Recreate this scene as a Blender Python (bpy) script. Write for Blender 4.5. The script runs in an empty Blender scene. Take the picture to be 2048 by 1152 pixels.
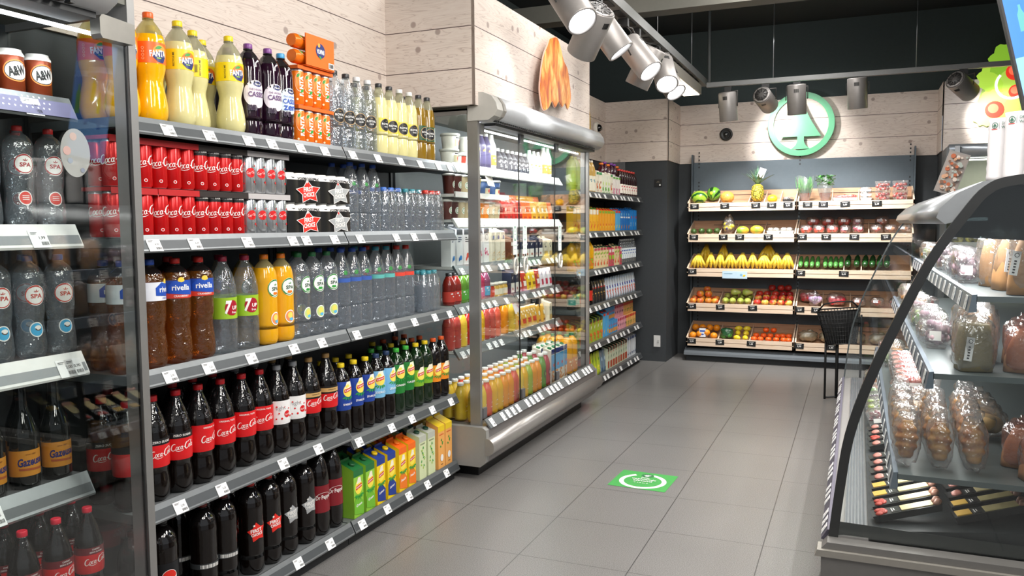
import bpy, bmesh, math, random
from mathutils import Vector, Matrix, Euler, noise
from mathutils.geometry import tessellate_polygon
random.seed(7)
S = bpy.context.scene
COL = S.collection
PI = math.pi
# ------------------------------------------------------------------ camera
cd = bpy.data.cameras.new('camera'); cam = bpy.data.objects.new('camera', cd); COL.objects.link(cam)
cd.sensor_width = 36; cd.lens = 1629.46/2048*36; cd.clip_start = .05
Rv = Vector((0.92079841, 0.38996547, -0.00756398)); Uv = Vector((-0.02277932, 0.07312679, 0.99706247)); Fv = Vector((-0.38937307, 0.91792124, -0.07621818))
cam.matrix_world = Matrix(((Rv.x, Uv.x, -Fv.x, 0), (Rv.y, Uv.y, -Fv.y, 0), (Rv.z, Uv.z, -Fv.z, 1.33), (0, 0, 0, 1)))
S.camera = cam
S.view_settings.view_transform = 'Standard'; S.view_settings.look = 'None'; S.view_settings.gamma = 1
S.view_settings.exposure = 0.70
S.cycles.use_denoising = True
S.cycles.max_bounces = 8; S.cycles.diffuse_bounces = 3; S.cycles.glossy_bounces = 3; S.cycles.transmission_bounces = 4
S.cycles.transparent_max_bounces = 24; S.cycles.caustics_reflective = False; S.cycles.caustics_refractive = False
S.cycles.sample_clamp_indirect = 4
# ------------------------------------------------------------------ world: the dim rest of the shop
w = bpy.data.worlds.new('world'); S.world = w; w.use_nodes = True
w.node_tree.nodes['Background'].inputs[0].default_value = (.80, .84, .90, 1); w.node_tree.nodes['Background'].inputs[1].default_value = .22
# ------------------------------------------------------------------ lights
def area(name, loc, rot, sx, sy, e, col=(1, .97, .93)):
    l = bpy.data.lights.new(name, 'AREA'); l.shape = 'RECTANGLE'; l.size = sx; l.size_y = sy; l.energy = e; l.color = col
    o = bpy.data.objects.new(name, l); o.location = loc; o.rotation_euler = rot; COL.objects.link(o); return o
def aim(o, target):
    d = Vector(target)-o.location; o.rotation_euler = d.to_track_quat('-Z', 'Y').to_euler()
LIGHTS = [  # added overhead area lights without fixtures, to brighten shelves and floor
    ('added_overhead_light', (-.30, 2.6, 2.95), (-2.1, 2.7, .8), .25, 2.6, 50, (1, .97, .92)),
    ('added_overhead_light', (-.25, .3, 2.95), (-2.1, 1.6, .8), .25, 2.2, 32, (1, .97, .92)),
    ('added_overhead_light', (-.6, 5.4, 2.95), (-1.6, 6.0, .8), .3, 2.6, 32, (1, .97, .92)),
    ('added_overhead_light', (.9, 1.0, 2.95), (-.3, 3.6, 0), .6, 1.6, 22, (1, .96, .92)),
    ('added_overhead_light', (-.35, 3.6, 3.0), (-.45, 3.7, 0), .3, 3.4, 38, (1, .96, .92)),
    ('added_overhead_light', (-.5, 6.6, 3.0), (-.55, 6.3, 0), .3, 1.8, 16, (1, .97, .94)),
]
for n, l, t, sx, sy, e, c in LIGHTS:
    aim(area(n, l, (0, 0, 0), sx, sy, e, c), t)
def spot(loc, target, e, ang=50, blend=.5, col=(1, .98, .95), r=.05):
    l = bpy.data.lights.new('spot_light', 'SPOT'); l.energy = e; l.spot_size = math.radians(ang); l.spot_blend = blend; l.color = col; l.shadow_soft_size = r
    o = bpy.data.objects.new('spot_light', l); o.location = loc; COL.objects.link(o); aim(o, target); return o
# ------------------------------------------------------------------ materials
def hexc(h):
    h = h.lstrip('#'); c = [int(h[i:i+2], 16)/255 for i in (0, 2, 4)]
    return tuple(x/12.92 if x <= .04045 else ((x+.055)/1.055)**2.4 for x in c)
MATS = {}
def M(key, rough=.45, metal=0, noise_amt=.06, coat=0, spec=.5, bump=0, scale=40):
    """colour material from a hex key, with a little procedural mottling"""
    k = (key, rough, metal, noise_amt, coat, bump, scale)
    if k in MATS: return MATS[k]
    m = bpy.data.materials.new('mat_'+key.strip('#')); m.use_nodes = True
    nt = m.node_tree; b = nt.nodes['Principled BSDF']; c = hexc(key)
    b.inputs['Roughness'].default_value = rough; b.inputs['Metallic'].default_value = metal
    b.inputs['Coat Weight'].default_value = coat; b.inputs['Specular IOR Level'].default_value = spec
    n = nt.nodes.new('ShaderNodeTexNoise'); n.inputs['Scale'].default_value = scale
    tc = nt.nodes.new('ShaderNodeTexCoord'); nt.links.new(tc.outputs['Object'], n.inputs['Vector'])
    r = nt.nodes.new('ShaderNodeMix'); r.data_type = 'RGBA'
    r.inputs[6].default_value = (*[x*(1-noise_amt) for x in c], 1); r.inputs[7].default_value = (*[min(1, x*(1+noise_amt)+.002) for x in c], 1)
    nt.links.new(n.outputs['Fac'], r.inputs[0]); nt.links.new(r.outputs[2], b.inputs['Base Color'])
    if bump:
        bp = nt.nodes.new('ShaderNodeBump'); bp.inputs['Strength'].default_value = bump; bp.inputs['Distance'].default_value = .004
        nt.links.new(n.outputs['Fac'], bp.inputs['Height']); nt.links.new(bp.outputs[0], b.inputs['Normal'])
    MATS[k] = m; return m
def emis(key, e):
    k = ('em', key, e)
    if k in MATS: return MATS[k]
    m = bpy.data.materials.new('lamp_'+key.strip('#')); m.use_nodes = True; nt = m.node_tree; b = nt.nodes['Principled BSDF']
    b.inputs['Base Color'].default_value = (*hexc(key), 1); b.inputs['Emission Color'].default_value = (*hexc(key), 1); b.inputs['Emission Strength'].default_value = e
    MATS[k] = m; return m
def film(name, tint, diff=None, da=.0, rough=.03, r0=.05, bump=0, bscale=60, gl=1.0):
    """thin clear sheet or filled clear plastic: transparent + (diffuse share da) + Schlick glossy"""
    if name in MATS: return MATS[name]
    m = bpy.data.materials.new(name); m.use_nodes = True; nt = m.node_tree; N = nt.nodes; L = nt.links
    N.remove(N['Principled BSDF']); out = N['Material Output']
    tr = N.new('ShaderNodeBsdfTransparent'); tr.inputs[0].default_value = (*tint, 1)
    last = tr
    if diff:
        df = N.new('ShaderNodeBsdfDiffuse'); df.inputs[0].default_value = (*diff, 1)
        tl = N.new('ShaderNodeBsdfTranslucent'); tl.inputs[0].default_value = (*diff, 1)
        a = N.new('ShaderNodeMixShader'); a.inputs[0].default_value = .45; L.new(df.outputs[0], a.inputs[1]); L.new(tl.outputs[0], a.inputs[2])
        mx = N.new('ShaderNodeMixShader'); mx.inputs[0].default_value = da; L.new(tr.outputs[0], mx.inputs[1]); L.new(a.outputs[0], mx.inputs[2]); last = mx
    g = N.new('ShaderNodeBsdfGlossy'); g.inputs['Roughness'].default_value = rough; g.inputs[0].default_value = (gl, gl, gl, 1)
    lw = N.new('ShaderNodeLayerWeight'); lw.inputs[0].default_value = .5
    p = N.new('ShaderNodeMath'); p.operation = 'POWER'; p.inputs[1].default_value = 5; L.new(lw.outputs['Facing'], p.inputs[0])
    q = N.new('ShaderNodeMath'); q.operation = 'MULTIPLY_ADD'; q.inputs[1].default_value = 1-r0; q.inputs[2].default_value = r0; L.new(p.outputs[0], q.inputs[0])
    m2 = N.new('ShaderNodeMixShader'); L.new(q.outputs[0], m2.inputs[0]); L.new(last.outputs[0], m2.inputs[1]); L.new(g.outputs[0], m2.inputs[2])
    L.new(m2.outputs[0], out.inputs[0])
    if bump:
        n = N.new('ShaderNodeTexNoise'); n.inputs['Scale'].default_value = bscale; tc = N.new('ShaderNodeTexCoord'); L.new(tc.outputs['Object'], n.inputs['Vector'])
        bp = N.new('ShaderNodeBump'); bp.inputs['Strength'].default_value = bump; bp.inputs['Distance'].default_value = .01
        L.new(n.outputs['Fac'], bp.inputs['Height']); L.new(bp.outputs[0], g.inputs['Normal']); L.new(bp.outputs[0], lw.inputs['Normal'])
    MATS[name] = m; return m
GLASS = film('pane_glass', (.93, .95, .94), None, r0=.045, rough=.005)
TINT = film('smoked_glass', (.10, .12, .12), (.02, .022, .022), .3, r0=.06, rough=.02)
PET = film('clear_bottle_plastic', (.90, .93, .95), (.78, .82, .84), .09, r0=.07, rough=.08, bump=.25, bscale=45)
PETG = film('green_bottle_plastic', (.12, .33, .14), (.03, .10, .03), .45, r0=.07, rough=.08, bump=.2)
WATER = film('water_in_bottle', (.82, .86, .90), (.80, .84, .88), .13, r0=.12, rough=.09, bump=.6, bscale=45)
AMBER = film('amber_drink', (.66, .30, .08), (.45, .17, .03), .26, r0=.08, rough=.08, bump=.7, bscale=50)
WRAP = film('crinkled_clear_film', (.90, .90, .90), (.75, .72, .72), .10, r0=.14, rough=.16, bump=1.0, bscale=45)
REDWRAP = film('red_clear_film', (.92, .74, .70), (.8, .5, .45), .14, r0=.14, rough=.16, bump=1.0, bscale=45)
PACKF = film('shrink_film', (.93, .94, .95), (.8, .8, .8), .03, r0=.06, rough=.12, bump=.9, bscale=30)
BLADE = film('milky_clear_film', (.82, .86, .86), (.7, .76, .76), .22, r0=.1, rough=.2, bump=.6, bscale=50)
COLA = M('#0b0503', .10, spec=.4, noise_amt=.3, coat=.35, bump=.15, scale=60)
def bottle_neck_dark(): return film('cola_neck_plastic', (.34, .34, .36), (.03, .026, .026), .45, r0=.09, rough=.06, bump=.2)
NECKD = bottle_neck_dark()
FANTAL = M('#f3b40a', .12, noise_amt=.05, coat=.4, bump=.1, scale=60)
LEMONL = M('#d9d196', .14, noise_amt=.05, coat=.4, bump=.1, scale=60)
LEMONTOP = film('cloudy_bottle_top', (.75, .75, .62), (.72, .70, .52), .45, r0=.07, rough=.08)
ORTOP = film('orange_bottle_top', (.8, .78, .5), (.75, .66, .32), .4, r0=.07, rough=.08)
METAL = M('#8f8e8c', .4, .5, .05); RAILM = M('#85898b', .38, .7, .08); DARK = M('#3a3e41', .55); BLACK = M('#0d0e0f', .5); STEEL = M('#b9bcc0', .3, .75)
GRAPH = M('#35393c', .6, noise_amt=.08); WHITE = M('#f0efec', .5, noise_amt=.02); TAGW = M('#f4f4f4', .5, noise_amt=.01); INK = M('#1c1c20', .5, noise_amt=0)
FRIDGE = M('#84807f', .35, .55, .03); FRIDGE2 = M('#9b9a97', .4, .25, .03)
# ------------------------------------------------------------------ mesh builder
class MB:
    def __init__(s): s.v = []; s.f = []; s.mi = []; s.sm = []; s.mats = []
    def mid(s, m):
        if m not in s.mats: s.mats.append(m)
        return s.mats.index(m)
    def add(s, vs, fs, mat, smooth=False):
        o = len(s.v); s.v.extend(tuple(v) for v in vs); k = s.mid(mat)
        for f in fs: s.f.append([o+i for i in f]); s.mi.append(k); s.sm.append(smooth)
        return s
    def box(s, x0, x1, y0, y1, z0, z1, mat, mtx=None):
        vs = [(x, y, z) for x in (x0, x1) for y in (y0, y1) for z in (z0, z1)]
        if mtx is not None: vs = [tuple(mtx @ Vector(v)) for v in vs]
        return s.add(vs, [(0, 1, 3, 2), (4, 6, 7, 5), (0, 4, 5, 1), (2, 3, 7, 6), (0, 2, 6, 4), (1, 5, 7, 3)], mat)
    def rings(s, rings, mat, smooth=True, cap=True, closed=True):
        n = len(rings[0]); vs = [p for r in rings for p in r]; fs = []; mf = mat if callable(mat) else None
        per = []
        for i in range(len(rings)-1):
            for j in range(n if closed else n-1):
                fs.append((i*n+j, i*n+(j+1) % n, (i+1)*n+(j+1) % n, (i+1)*n+j)); per.append(i)
        if mf:
            o = len(s.v); s.v.extend(tuple(v) for v in vs)
            for f, i in zip(fs, per): s.f.append([o+k for k in f]); s.mi.append(s.mid(mf(i))); s.sm.append(smooth)
            if cap: 
                s.f.append([o+k for k in range(n)][::-1]); s.mi.append(s.mid(mf(0))); s.sm.append(False)
                s.f.append([o+(len(rings)-1)*n+k for k in range(n)]); s.mi.append(s.mid(mf(len(rings)-2))); s.sm.append(False)
        else:
            s.add(vs, fs, mat, smooth)
            if cap:
                o = len(s.v)-len(vs)
                s.f.append([o+k for k in range(n)][::-1]); s.f.append([o+(len(rings)-1)*n+k for k in range(n)])
                s.mi += [s.mid(mat)]*2; s.sm += [False]*2
        return s
    def lathe(s, prof, mat, n=20, c=(0, 0, 0), smooth=True, cap=True, lob=None):
        R = []
        for r, z in prof:
            ring = []
            for j in range(n):
                a = 2*PI*j/n; rr = r*(lob(a, z) if lob else 1)
                ring.append((c[0]+rr*math.cos(a), c[1]+rr*math.sin(a), c[2]+z))
            R.append(ring)
        return s.rings(R, mat, smooth, cap)
    def tube(s, pts, r, mat, n=8, smooth=True, cap=True):
        pts = [Vector(p) for p in pts]; R = []; up = Vector((.13, .2, .97))
        for i, p in enumerate(pts):
            d = (pts[min(i+1, len(pts)-1)]-pts[max(i-1, 0)]).normalized()
            a = d.cross(up)
            if a.length < .01: a = d.cross(Vector((1, 0, 0)))
            a.normalize(); b = d.cross(a); rr = r[i] if isinstance(r, (list, tuple)) else r
            R.append([tuple(p+a*rr*math.cos(2*PI*j/n)-b*rr*math.sin(2*PI*j/n)) for j in range(n)])
        return s.rings(R, mat, smooth, cap)
    def prism(s, poly, axis, a, b, mat, smooth=False):
        """poly 2-D in the two remaining axes (x,z for 'y'; y,z for 'x'; x,y for 'z')"""
        def P(u, v, t): return (u, t, v) if axis == 'y' else (t, u, v) if axis == 'x' else (u, v, t)
        n = len(poly); vs = [P(u, v, a) for u, v in poly]+[P(u, v, b) for u, v in poly]
        tris = tessellate_polygon([[Vector((u, v, 0)) for u, v in poly]])
        o = len(s.v); s.add(vs, [(i, (i+1) % n, n+(i+1) % n, n+i) for i in range(n)], mat, smooth)
        for t in tris:
            s.f.append([o+i for i in t]); s.f.append([o+n+i for i in reversed(t)]); s.mi += [s.mid(mat)]*2; s.sm += [False]*2
        return s
    def blob(s, c, r, mat, nu=14, nv=9, amp=0, fr=3, seed=0, pw=1.0, fn=None):
        R = []
        for i in range(nv+1):
            t = PI*i/nv; t = min(max(t, .02), PI-.02); ring = []
            for j in range(nu):
                a = 2*PI*j/nu
                sx, sy, sz = math.sin(t)*math.cos(a), math.sin(t)*math.sin(a), -math.cos(t)
                sg = lambda q: math.copysign(abs(q)**pw, q)
                x, y, z = sg(sx), sg(sy), sg(sz); k = 1
                if amp: k += amp*noise.noise(Vector((sx*fr+seed, sy*fr, sz*fr+seed*.7)))
                p = (x*r[0]*k, y*r[1]*k, z*r[2]*k)
                if fn: p = fn(p)
                ring.append((c[0]+p[0], c[1]+p[1], c[2]+p[2]))
            R.append(ring)
        return s.rings(R, mat, True, True)
    def xf(s, mtx, start=0):
        s.v[start:] = [tuple(mtx @ Vector(v)) for v in s.v[start:]]; return s
    def mesh(s, name):
        me = bpy.data.meshes.new(name); me.from_pydata(s.v, [], s.f)
        for m in s.mats: me.materials.append(m)
        me.polygons.foreach_set('material_index', s.mi); me.polygons.foreach_set('use_smooth', s.sm)
        me.update()
        bm = bmesh.new(); bm.from_mesh(me); bmesh.ops.recalc_face_normals(bm, faces=bm.faces) if not getattr(s, 'keepn', False) else None
        bm.to_mesh(me); bm.free(); return me
# ------------------------------------------------------------------ objects
def ob(name, data=None, parent=None, loc=None, rot=None, label=None):
    if isinstance(data, MB): data = data.mesh(name)
    o = bpy.data.objects.new(name, data); COL.objects.link(o)
    if parent is not None: o.parent = parent
    if loc is not None: o.location = loc
    if rot is not None: o.rotation_euler = rot if not isinstance(rot, (int, float)) else (0, 0, rot)
    if label: o['label'] = label
    if data is None: o.empty_display_size = .05
    return o
def thing(name, label, cat, data=None, loc=(0, 0, 0), rot=0, group=None):
    o = ob(name, data, None, loc, rot); o['label'] = label; o['category'] = cat
    if group: o['group'] = group
    return o
def struct(name, mb): o = ob(name, mb); o['kind'] = 'structure'; return o
# ------------------------------------------------------------------ writing and printed shapes
TXT = {}
def text_tris(s, bold, shear):
    k = (s, bold, shear)
    if k in TXT: return TXT[k]
    cu = bpy.data.curves.new('t', 'FONT'); cu.body = s; cu.size = 1; cu.resolution_u = 2; cu.offset = bold; cu.shear = shear; cu.fill_mode = 'FRONT'
    cu.align_x = 'CENTER'
    o = bpy.data.objects.new('t', cu); COL.objects.link(o)
    me = bpy.data.meshes.new_from_object(o.evaluated_get(bpy.context.evaluated_depsgraph_get()))
    me.calc_loop_triangles()
    vs = [(v.co.x, v.co.y) for v in me.vertices]; ts = [tuple(t.vertices) for t in me.loop_triangles]
    bpy.data.objects.remove(o); bpy.data.curves.remove(cu); bpy.data.meshes.remove(me)
    ys = [v[1] for v in vs] or [0]; xs = [v[0] for v in vs] or [0]
    TXT[k] = (vs, ts, min(xs), max(xs), min(ys), max(ys)); return TXT[k]
class Decal:
    def __init__(s): s.it = []
    def poly(s, pts, mat):
        t = tessellate_polygon([[Vector((u, v, 0)) for u, v in pts]]); s.it.append((list(pts), [tuple(x) for x in t], mat)); return s
    def rect(s, x0, y0, x1, y1, mat): return s.poly([(x0, y0), (x1, y0), (x1, y1), (x0, y1)], mat)
    def disc(s, cx, cy, rx, mat, ry=None, n=24): ry = ry or rx; return s.poly([(cx+rx*math.cos(2*PI*i/n), cy+ry*math.sin(2*PI*i/n)) for i in range(n)], mat)
    def ring(s, cx, cy, r0, r1, mat, a0=0, a1=2*PI, n=28, ky=1):
        v = []; 
        for i in range(n+1):
            a = a0+(a1-a0)*i/n; v += [(cx+r0*math.cos(a), cy+ky*r0*math.sin(a)), (cx+r1*math.cos(a), cy+ky*r1*math.sin(a))]
        s.it.append((v, [t for i in range(n) for t in ((2*i, 2*i+1, 2*i+3), (2*i, 2*i+3, 2*i+2))], mat)); return s
    def star(s, cx, cy, r, mat, rot=.1, inner=.5, n=5, sq=1):
        return s.poly([(cx+r*(1 if i % 2 == 0 else inner)*math.cos(PI/2+rot+i*PI/n), cy+sq*r*(1 if i % 2 == 0 else inner)*math.sin(PI/2+rot+i*PI/n)) for i in range(2*n)], mat)
    def text(s, t, cx, cy, h, mat, bold=.01, shear=0, rot=0, wid=None):
        vs, ts, a, b, c, d = text_tris(t, bold, shear)
        if not ts: return s
        k = h/max(d-c, .3) if h else 1; kx = wid/(b-a) if wid else k
        R = (math.cos(rot), math.sin(rot)); mx, my = (a+b)/2, (c+d)/2; o = []
        for x, y in vs:
            x, y = (x-mx)*kx, (y-my)*k; o.append((cx+x*R[0]-y*R[1], cy+x*R[1]+y*R[0]))
        s.it.append((o, ts, mat)); return s
    def stroke(s, pts, w, mat):
        v = []; n = len(pts)
        for i, p in enumerate(pts):
            a, b = pts[max(i-1, 0)], pts[min(i+1, n-1)]; dx, dy = b[0]-a[0], b[1]-a[1]; l = math.hypot(dx, dy) or 1; ww = (w[min(i, len(w)-1)] if isinstance(w, list) else w)/2
            v += [(p[0]-dy/l*ww, p[1]+dx/l*ww), (p[0]+dy/l*ww, p[1]-dx/l*ww)]
        s.it.append((v, [t for i in range(n-1) for t in ((2*i, 2*i+1, 2*i+3), (2*i, 2*i+3, 2*i+2))], mat)); return s
    def cola(s, cx, cy, wid, mat, rot=.10):
        """the flowing cola lettering, drawn as strokes"""
        A = lambda x, y, rx, ry, a0, a1, n=14: [(x+rx*math.cos(math.radians(a0+(a1-a0)*i/n)), y+ry*math.sin(math.radians(a0+(a1-a0)*i/n))) for i in range(n+1)]
        tp = lambda n, a, b: [a+(b-a)*math.sin(PI*i/n) for i in range(n+1)]
        K = [(A(.36, .52, .34, .46, 55, 325, 18), tp(18, .05, .17)), ([(.60, .16), (.85, -.02), (1.2, -.12), (1.6, -.10), (1.95, .02)], [.05, .08, .09, .07, .02]),
             (A(.86, .34, .14, .21, 0, 360, 16), .085), (A(1.2, .34, .14, .21, 50, 320), tp(14, .05, .11)), (A(1.53, .34, .13, .21, 0, 360, 16), .085), ([(1.69, .56), (1.66, .3), (1.72, .14), (1.82, .2)], .08),
             ([(1.86, .38), (2.02, .41)], .07), (A(2.40, .52, .32, .46, 55, 325, 18), tp(18, .05, .17)), ([(2.50, .97), (2.8, 1.12), (3.1, 1.02), (3.4, .86)], [.06, .09, .07, .02]),
             (A(2.84, .34, .13, .21, 0, 360, 16), .085), ([(3.02, .34), (3.14, .8), (3.18, .98), (3.10, .9), (3.06, .3), (3.14, .14), (3.2, .2)], .075), (A(3.40, .34, .12, .21, 0, 360, 16), .085), ([(3.54, .56), (3.52, .3), (3.57, .14), (3.66, .2)], .08)]
        k = wid/3.7; c, sn = math.cos(rot), math.sin(rot); V = []; T_ = []
        for pts, w in K:
            P_ = [((x+.32*y-1.95)*k, (y-.45)*k*1.12) for x, y in pts]; P_ = [(cx+x*c-y*sn, cy+x*sn+y*c) for x, y in P_]
            d = Decal(); d.stroke(P_, [q*k for q in w] if isinstance(w, list) else w*k, mat); v, t, _ = d.it[0]; o = len(V); V += v; T_ += [tuple(i+o for i in q) for q in t]
        s.it.append((V, T_, mat)); return s
    def leaf(s, cx, cy, l, wd, ang, mat):
        P = []
        for i in range(9):
            t = i/8; P.append((t*l, wd*math.sin(PI*t)))
        for i in range(7, 0, -1):
            t = i/8; P.append((t*l, -wd*math.sin(PI*t)*.6))
        return s.poly([(cx+x*math.cos(ang)-y*math.sin(ang), cy+x*math.sin(ang)+y*math.cos(ang)) for x, y in P], mat)
    def to(s, mb, fn, off=.0006, step=None):
        for k, (vs, ts, mat) in enumerate(s.it):
            if step:
                bm = bmesh.new(); bv = [bm.verts.new((x, y, 0)) for x, y in vs]
                for t in ts:
                    try: bm.faces.new([bv[i] for i in t])
                    except ValueError: pass
                x0, x1 = min(v[0] for v in vs), max(v[0] for v in vs); q = math.ceil(x0/step)*step
                while q < x1:
                    bmesh.ops.bisect_plane(bm, geom=bm.verts[:]+bm.edges[:]+bm.faces[:], plane_co=(q+1e-5, 0, 0), plane_no=(1, 0, 0)); q += step
                bm.verts.ensure_lookup_table(); bm.verts.index_update()
                vs = [(v.co.x, v.co.y) for v in bm.verts]; ts = [[v.index for v in f.verts] for f in bm.faces]; bm.free()
            mb.add([fn(x, y, off+k*.00025) for x, y in vs], ts, mat)
        return mb
def flatX(X0, y0=0, z0=0): return lambda u, v, o: (X0+o, y0+u, z0+v)
def flatY(Y0, x0=0, z0=0): return lambda u, v, o: (x0+u, Y0-o, z0+v)
ORD = ['first', 'second', 'third', 'fourth', 'fifth', 'sixth', 'seventh', 'eighth', 'ninth', 'tenth', 'eleventh', 'twelfth', 'thirteenth', 'fourteenth', 'fifteenth', 'sixteenth', 'seventeenth', 'eighteenth', 'nineteenth', 'twentieth', 'twenty-first', 'twenty-second', 'twenty-third', 'twenty-fourth']
REG = []
class Prod:
    """a product: root mesh plus part meshes, instanced by sharing mesh data"""
    def __init__(s, name, cat, desc, root, parts=(), grp=None): s.name, s.cat, s.desc, s.root, s.parts, s.grp = name, cat, desc, root, parts, grp or desc
def make(p, loc, rot=0, place='', order=None, row=0, desc=None, sc=1, grp=None):
    """copy of a product with copies of its parts; place: where it stands; row 0 front, 1 behind, 2 further back, 'u' upper layer"""
    if isinstance(p.root, MB): p.root = p.root.mesh(p.name)
    o = bpy.data.objects.new(p.name, p.root); COL.objects.link(o); o.location = loc
    o.rotation_euler = (0, 0, rot) if isinstance(rot, (int, float)) else rot; o.scale = (sc, sc, sc) if not isinstance(sc, tuple) else sc
    o['category'] = p.cat
    fixed = []
    for q in p.parts:
        nm, me, lb = q[0], q[1], q[2] if len(q) > 2 else None
        if isinstance(me, MB): me = me.mesh(nm)
        c = bpy.data.objects.new(nm, me); COL.objects.link(c); c.parent = o
        if lb: c['label'] = lb
        fixed.append((nm, me, lb))
        if len(q) > 3: c.location = q[3]; fixed[-1] = (nm, me, lb, q[3])
    p.parts = fixed
    REG.append((o, desc or p.desc, place, row, order if order is not None else loc[1], grp or ((desc or p.grp)+' '+place)))
    return o
def relax():
    """nudge neighbours on one shelf apart so that they do not touch"""
    from collections import defaultdict
    info = []
    for e in REG:
        o = e[0]; me = o.data
        pts = [Vector(c) for c in o.bound_box]
        for ch in o.children: pts += [ch.matrix_basis @ Vector(c) for c in ch.bound_box]
        K = Matrix.LocRotScale(None, o.rotation_euler, o.scale); P_ = [K @ p for p in pts]
        lo = [min(p[i] for p in P_) for i in range(3)]; hi = [max(p[i] for p in P_) for i in range(3)]
        if o.name.split('.')[0] in NORELAX: continue
        if o.location.y > 7.93 or o.location.z > 2: continue
        info.append([o, lo, hi])
    start = {t[0].name: t[0].location.copy() for t in info}
    info.sort(key=lambda t: (t[0].location.y > 7.9, t[0].location.y))
    for it in range(25):
        for i, (o, lo, hi) in enumerate(info):
            ax = 0 if o.location.y > 7.93 else 1
            for o2, lo2, hi2 in info[i+1:i+40]:
                if abs(o2.location[ax]-o.location[ax]) > .3: continue
                ov = [min(o.location[k]+hi[k], o2.location[k]+hi2[k])-max(o.location[k]+lo[k], o2.location[k]+lo2[k]) for k in range(3)]
                if min(ov) <= .0003: continue
                w1, w2 = hi[ax]-lo[ax], hi2[ax]-lo2[ax]
                ob_ = 1-ax if ax < 2 else 0
                # round things may tuck into each other's rows
                c1 = [(lo[k]+hi[k])/2+o.location[k] for k in (0, 1)]; c2 = [(lo2[k]+hi2[k])/2+o2.location[k] for k in (0, 1)]
                rr = (w1+w2)/2
                if 'pack' not in o.name and 'carton' not in o.name and math.hypot(c1[0]-c2[0], c1[1]-c2[1]) >= rr: continue
                side = abs(c1[ob_]-c2[ob_]); 
                if side > abs(c1[ax]-c2[ax]):
                    m = (math.sqrt(max(0, rr*rr-(c1[ax]-c2[ax])**2))-side if 'pack' not in o.name else ov[ob_])
                    m = min(m, .006)+.0003; s_ = 1 if c1[ob_] < c2[ob_] else -1
                    back = (c1[0] < c2[0]) if ob_ == 0 else (c1[1] > c2[1])
                    (o if back else o2).location[ob_] += (-s_ if back else s_)*m
                    continue
                m = min(ov[ax]/2, .006)+.0003; s_ = 1 if c1[ax] < c2[ax] else -1
                o.location[ax] -= s_*m; o2.location[ax] += s_*m
    for o, lo, hi in info:
        for k in (0, 1): o.location[k] = min(max(o.location[k], start[o.name][k]-MAXSHIFT*(2 if k == 0 else 1)), start[o.name][k]+MAXSHIFT)
MAXSHIFT = .013
NORELAX = ('banana_bunch', 'potted_herb', 'can_box', 'snack_tray')
ROWTXT = {0: '', 1: 'second row', 2: 'third row', 3: 'fourth row', 'u': 'upper layer', 'l': 'lower layer'}
def finish_labels():
    from collections import defaultdict
    G = defaultdict(list)
    for e in REG: G[(e[1], e[2])].append(e)
    bad = 0
    for (desc, place), L in G.items():
        rows = defaultdict(list)
        for e in L: rows[e[3]].append(e)
        for r, E in rows.items():
            E.sort(key=lambda e: e[4])
            rt = ROWTXT[r] if r != 0 else ('front row' if len(rows) > 1 and 'l' not in rows else '')
            if r == 0 and 'u' in rows: rt = 'lower layer'
            for i, e in enumerate(E):
                o = ORD[i]+(' from near end' if 'chiller' in place and 'croissant' not in desc and 'on top' not in place else ' from left') if len(E) > 1 else ''
                
                lab = ', '.join(x for x in (desc, ' '.join(y for y in (o, rt) if y), place) if x)
                e[0]['label'] = lab
                if len(L) > 1: e[0]['group'] = e[5]
                if len(lab.split()) > 16: bad += 1; print('LONG', lab)
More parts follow.
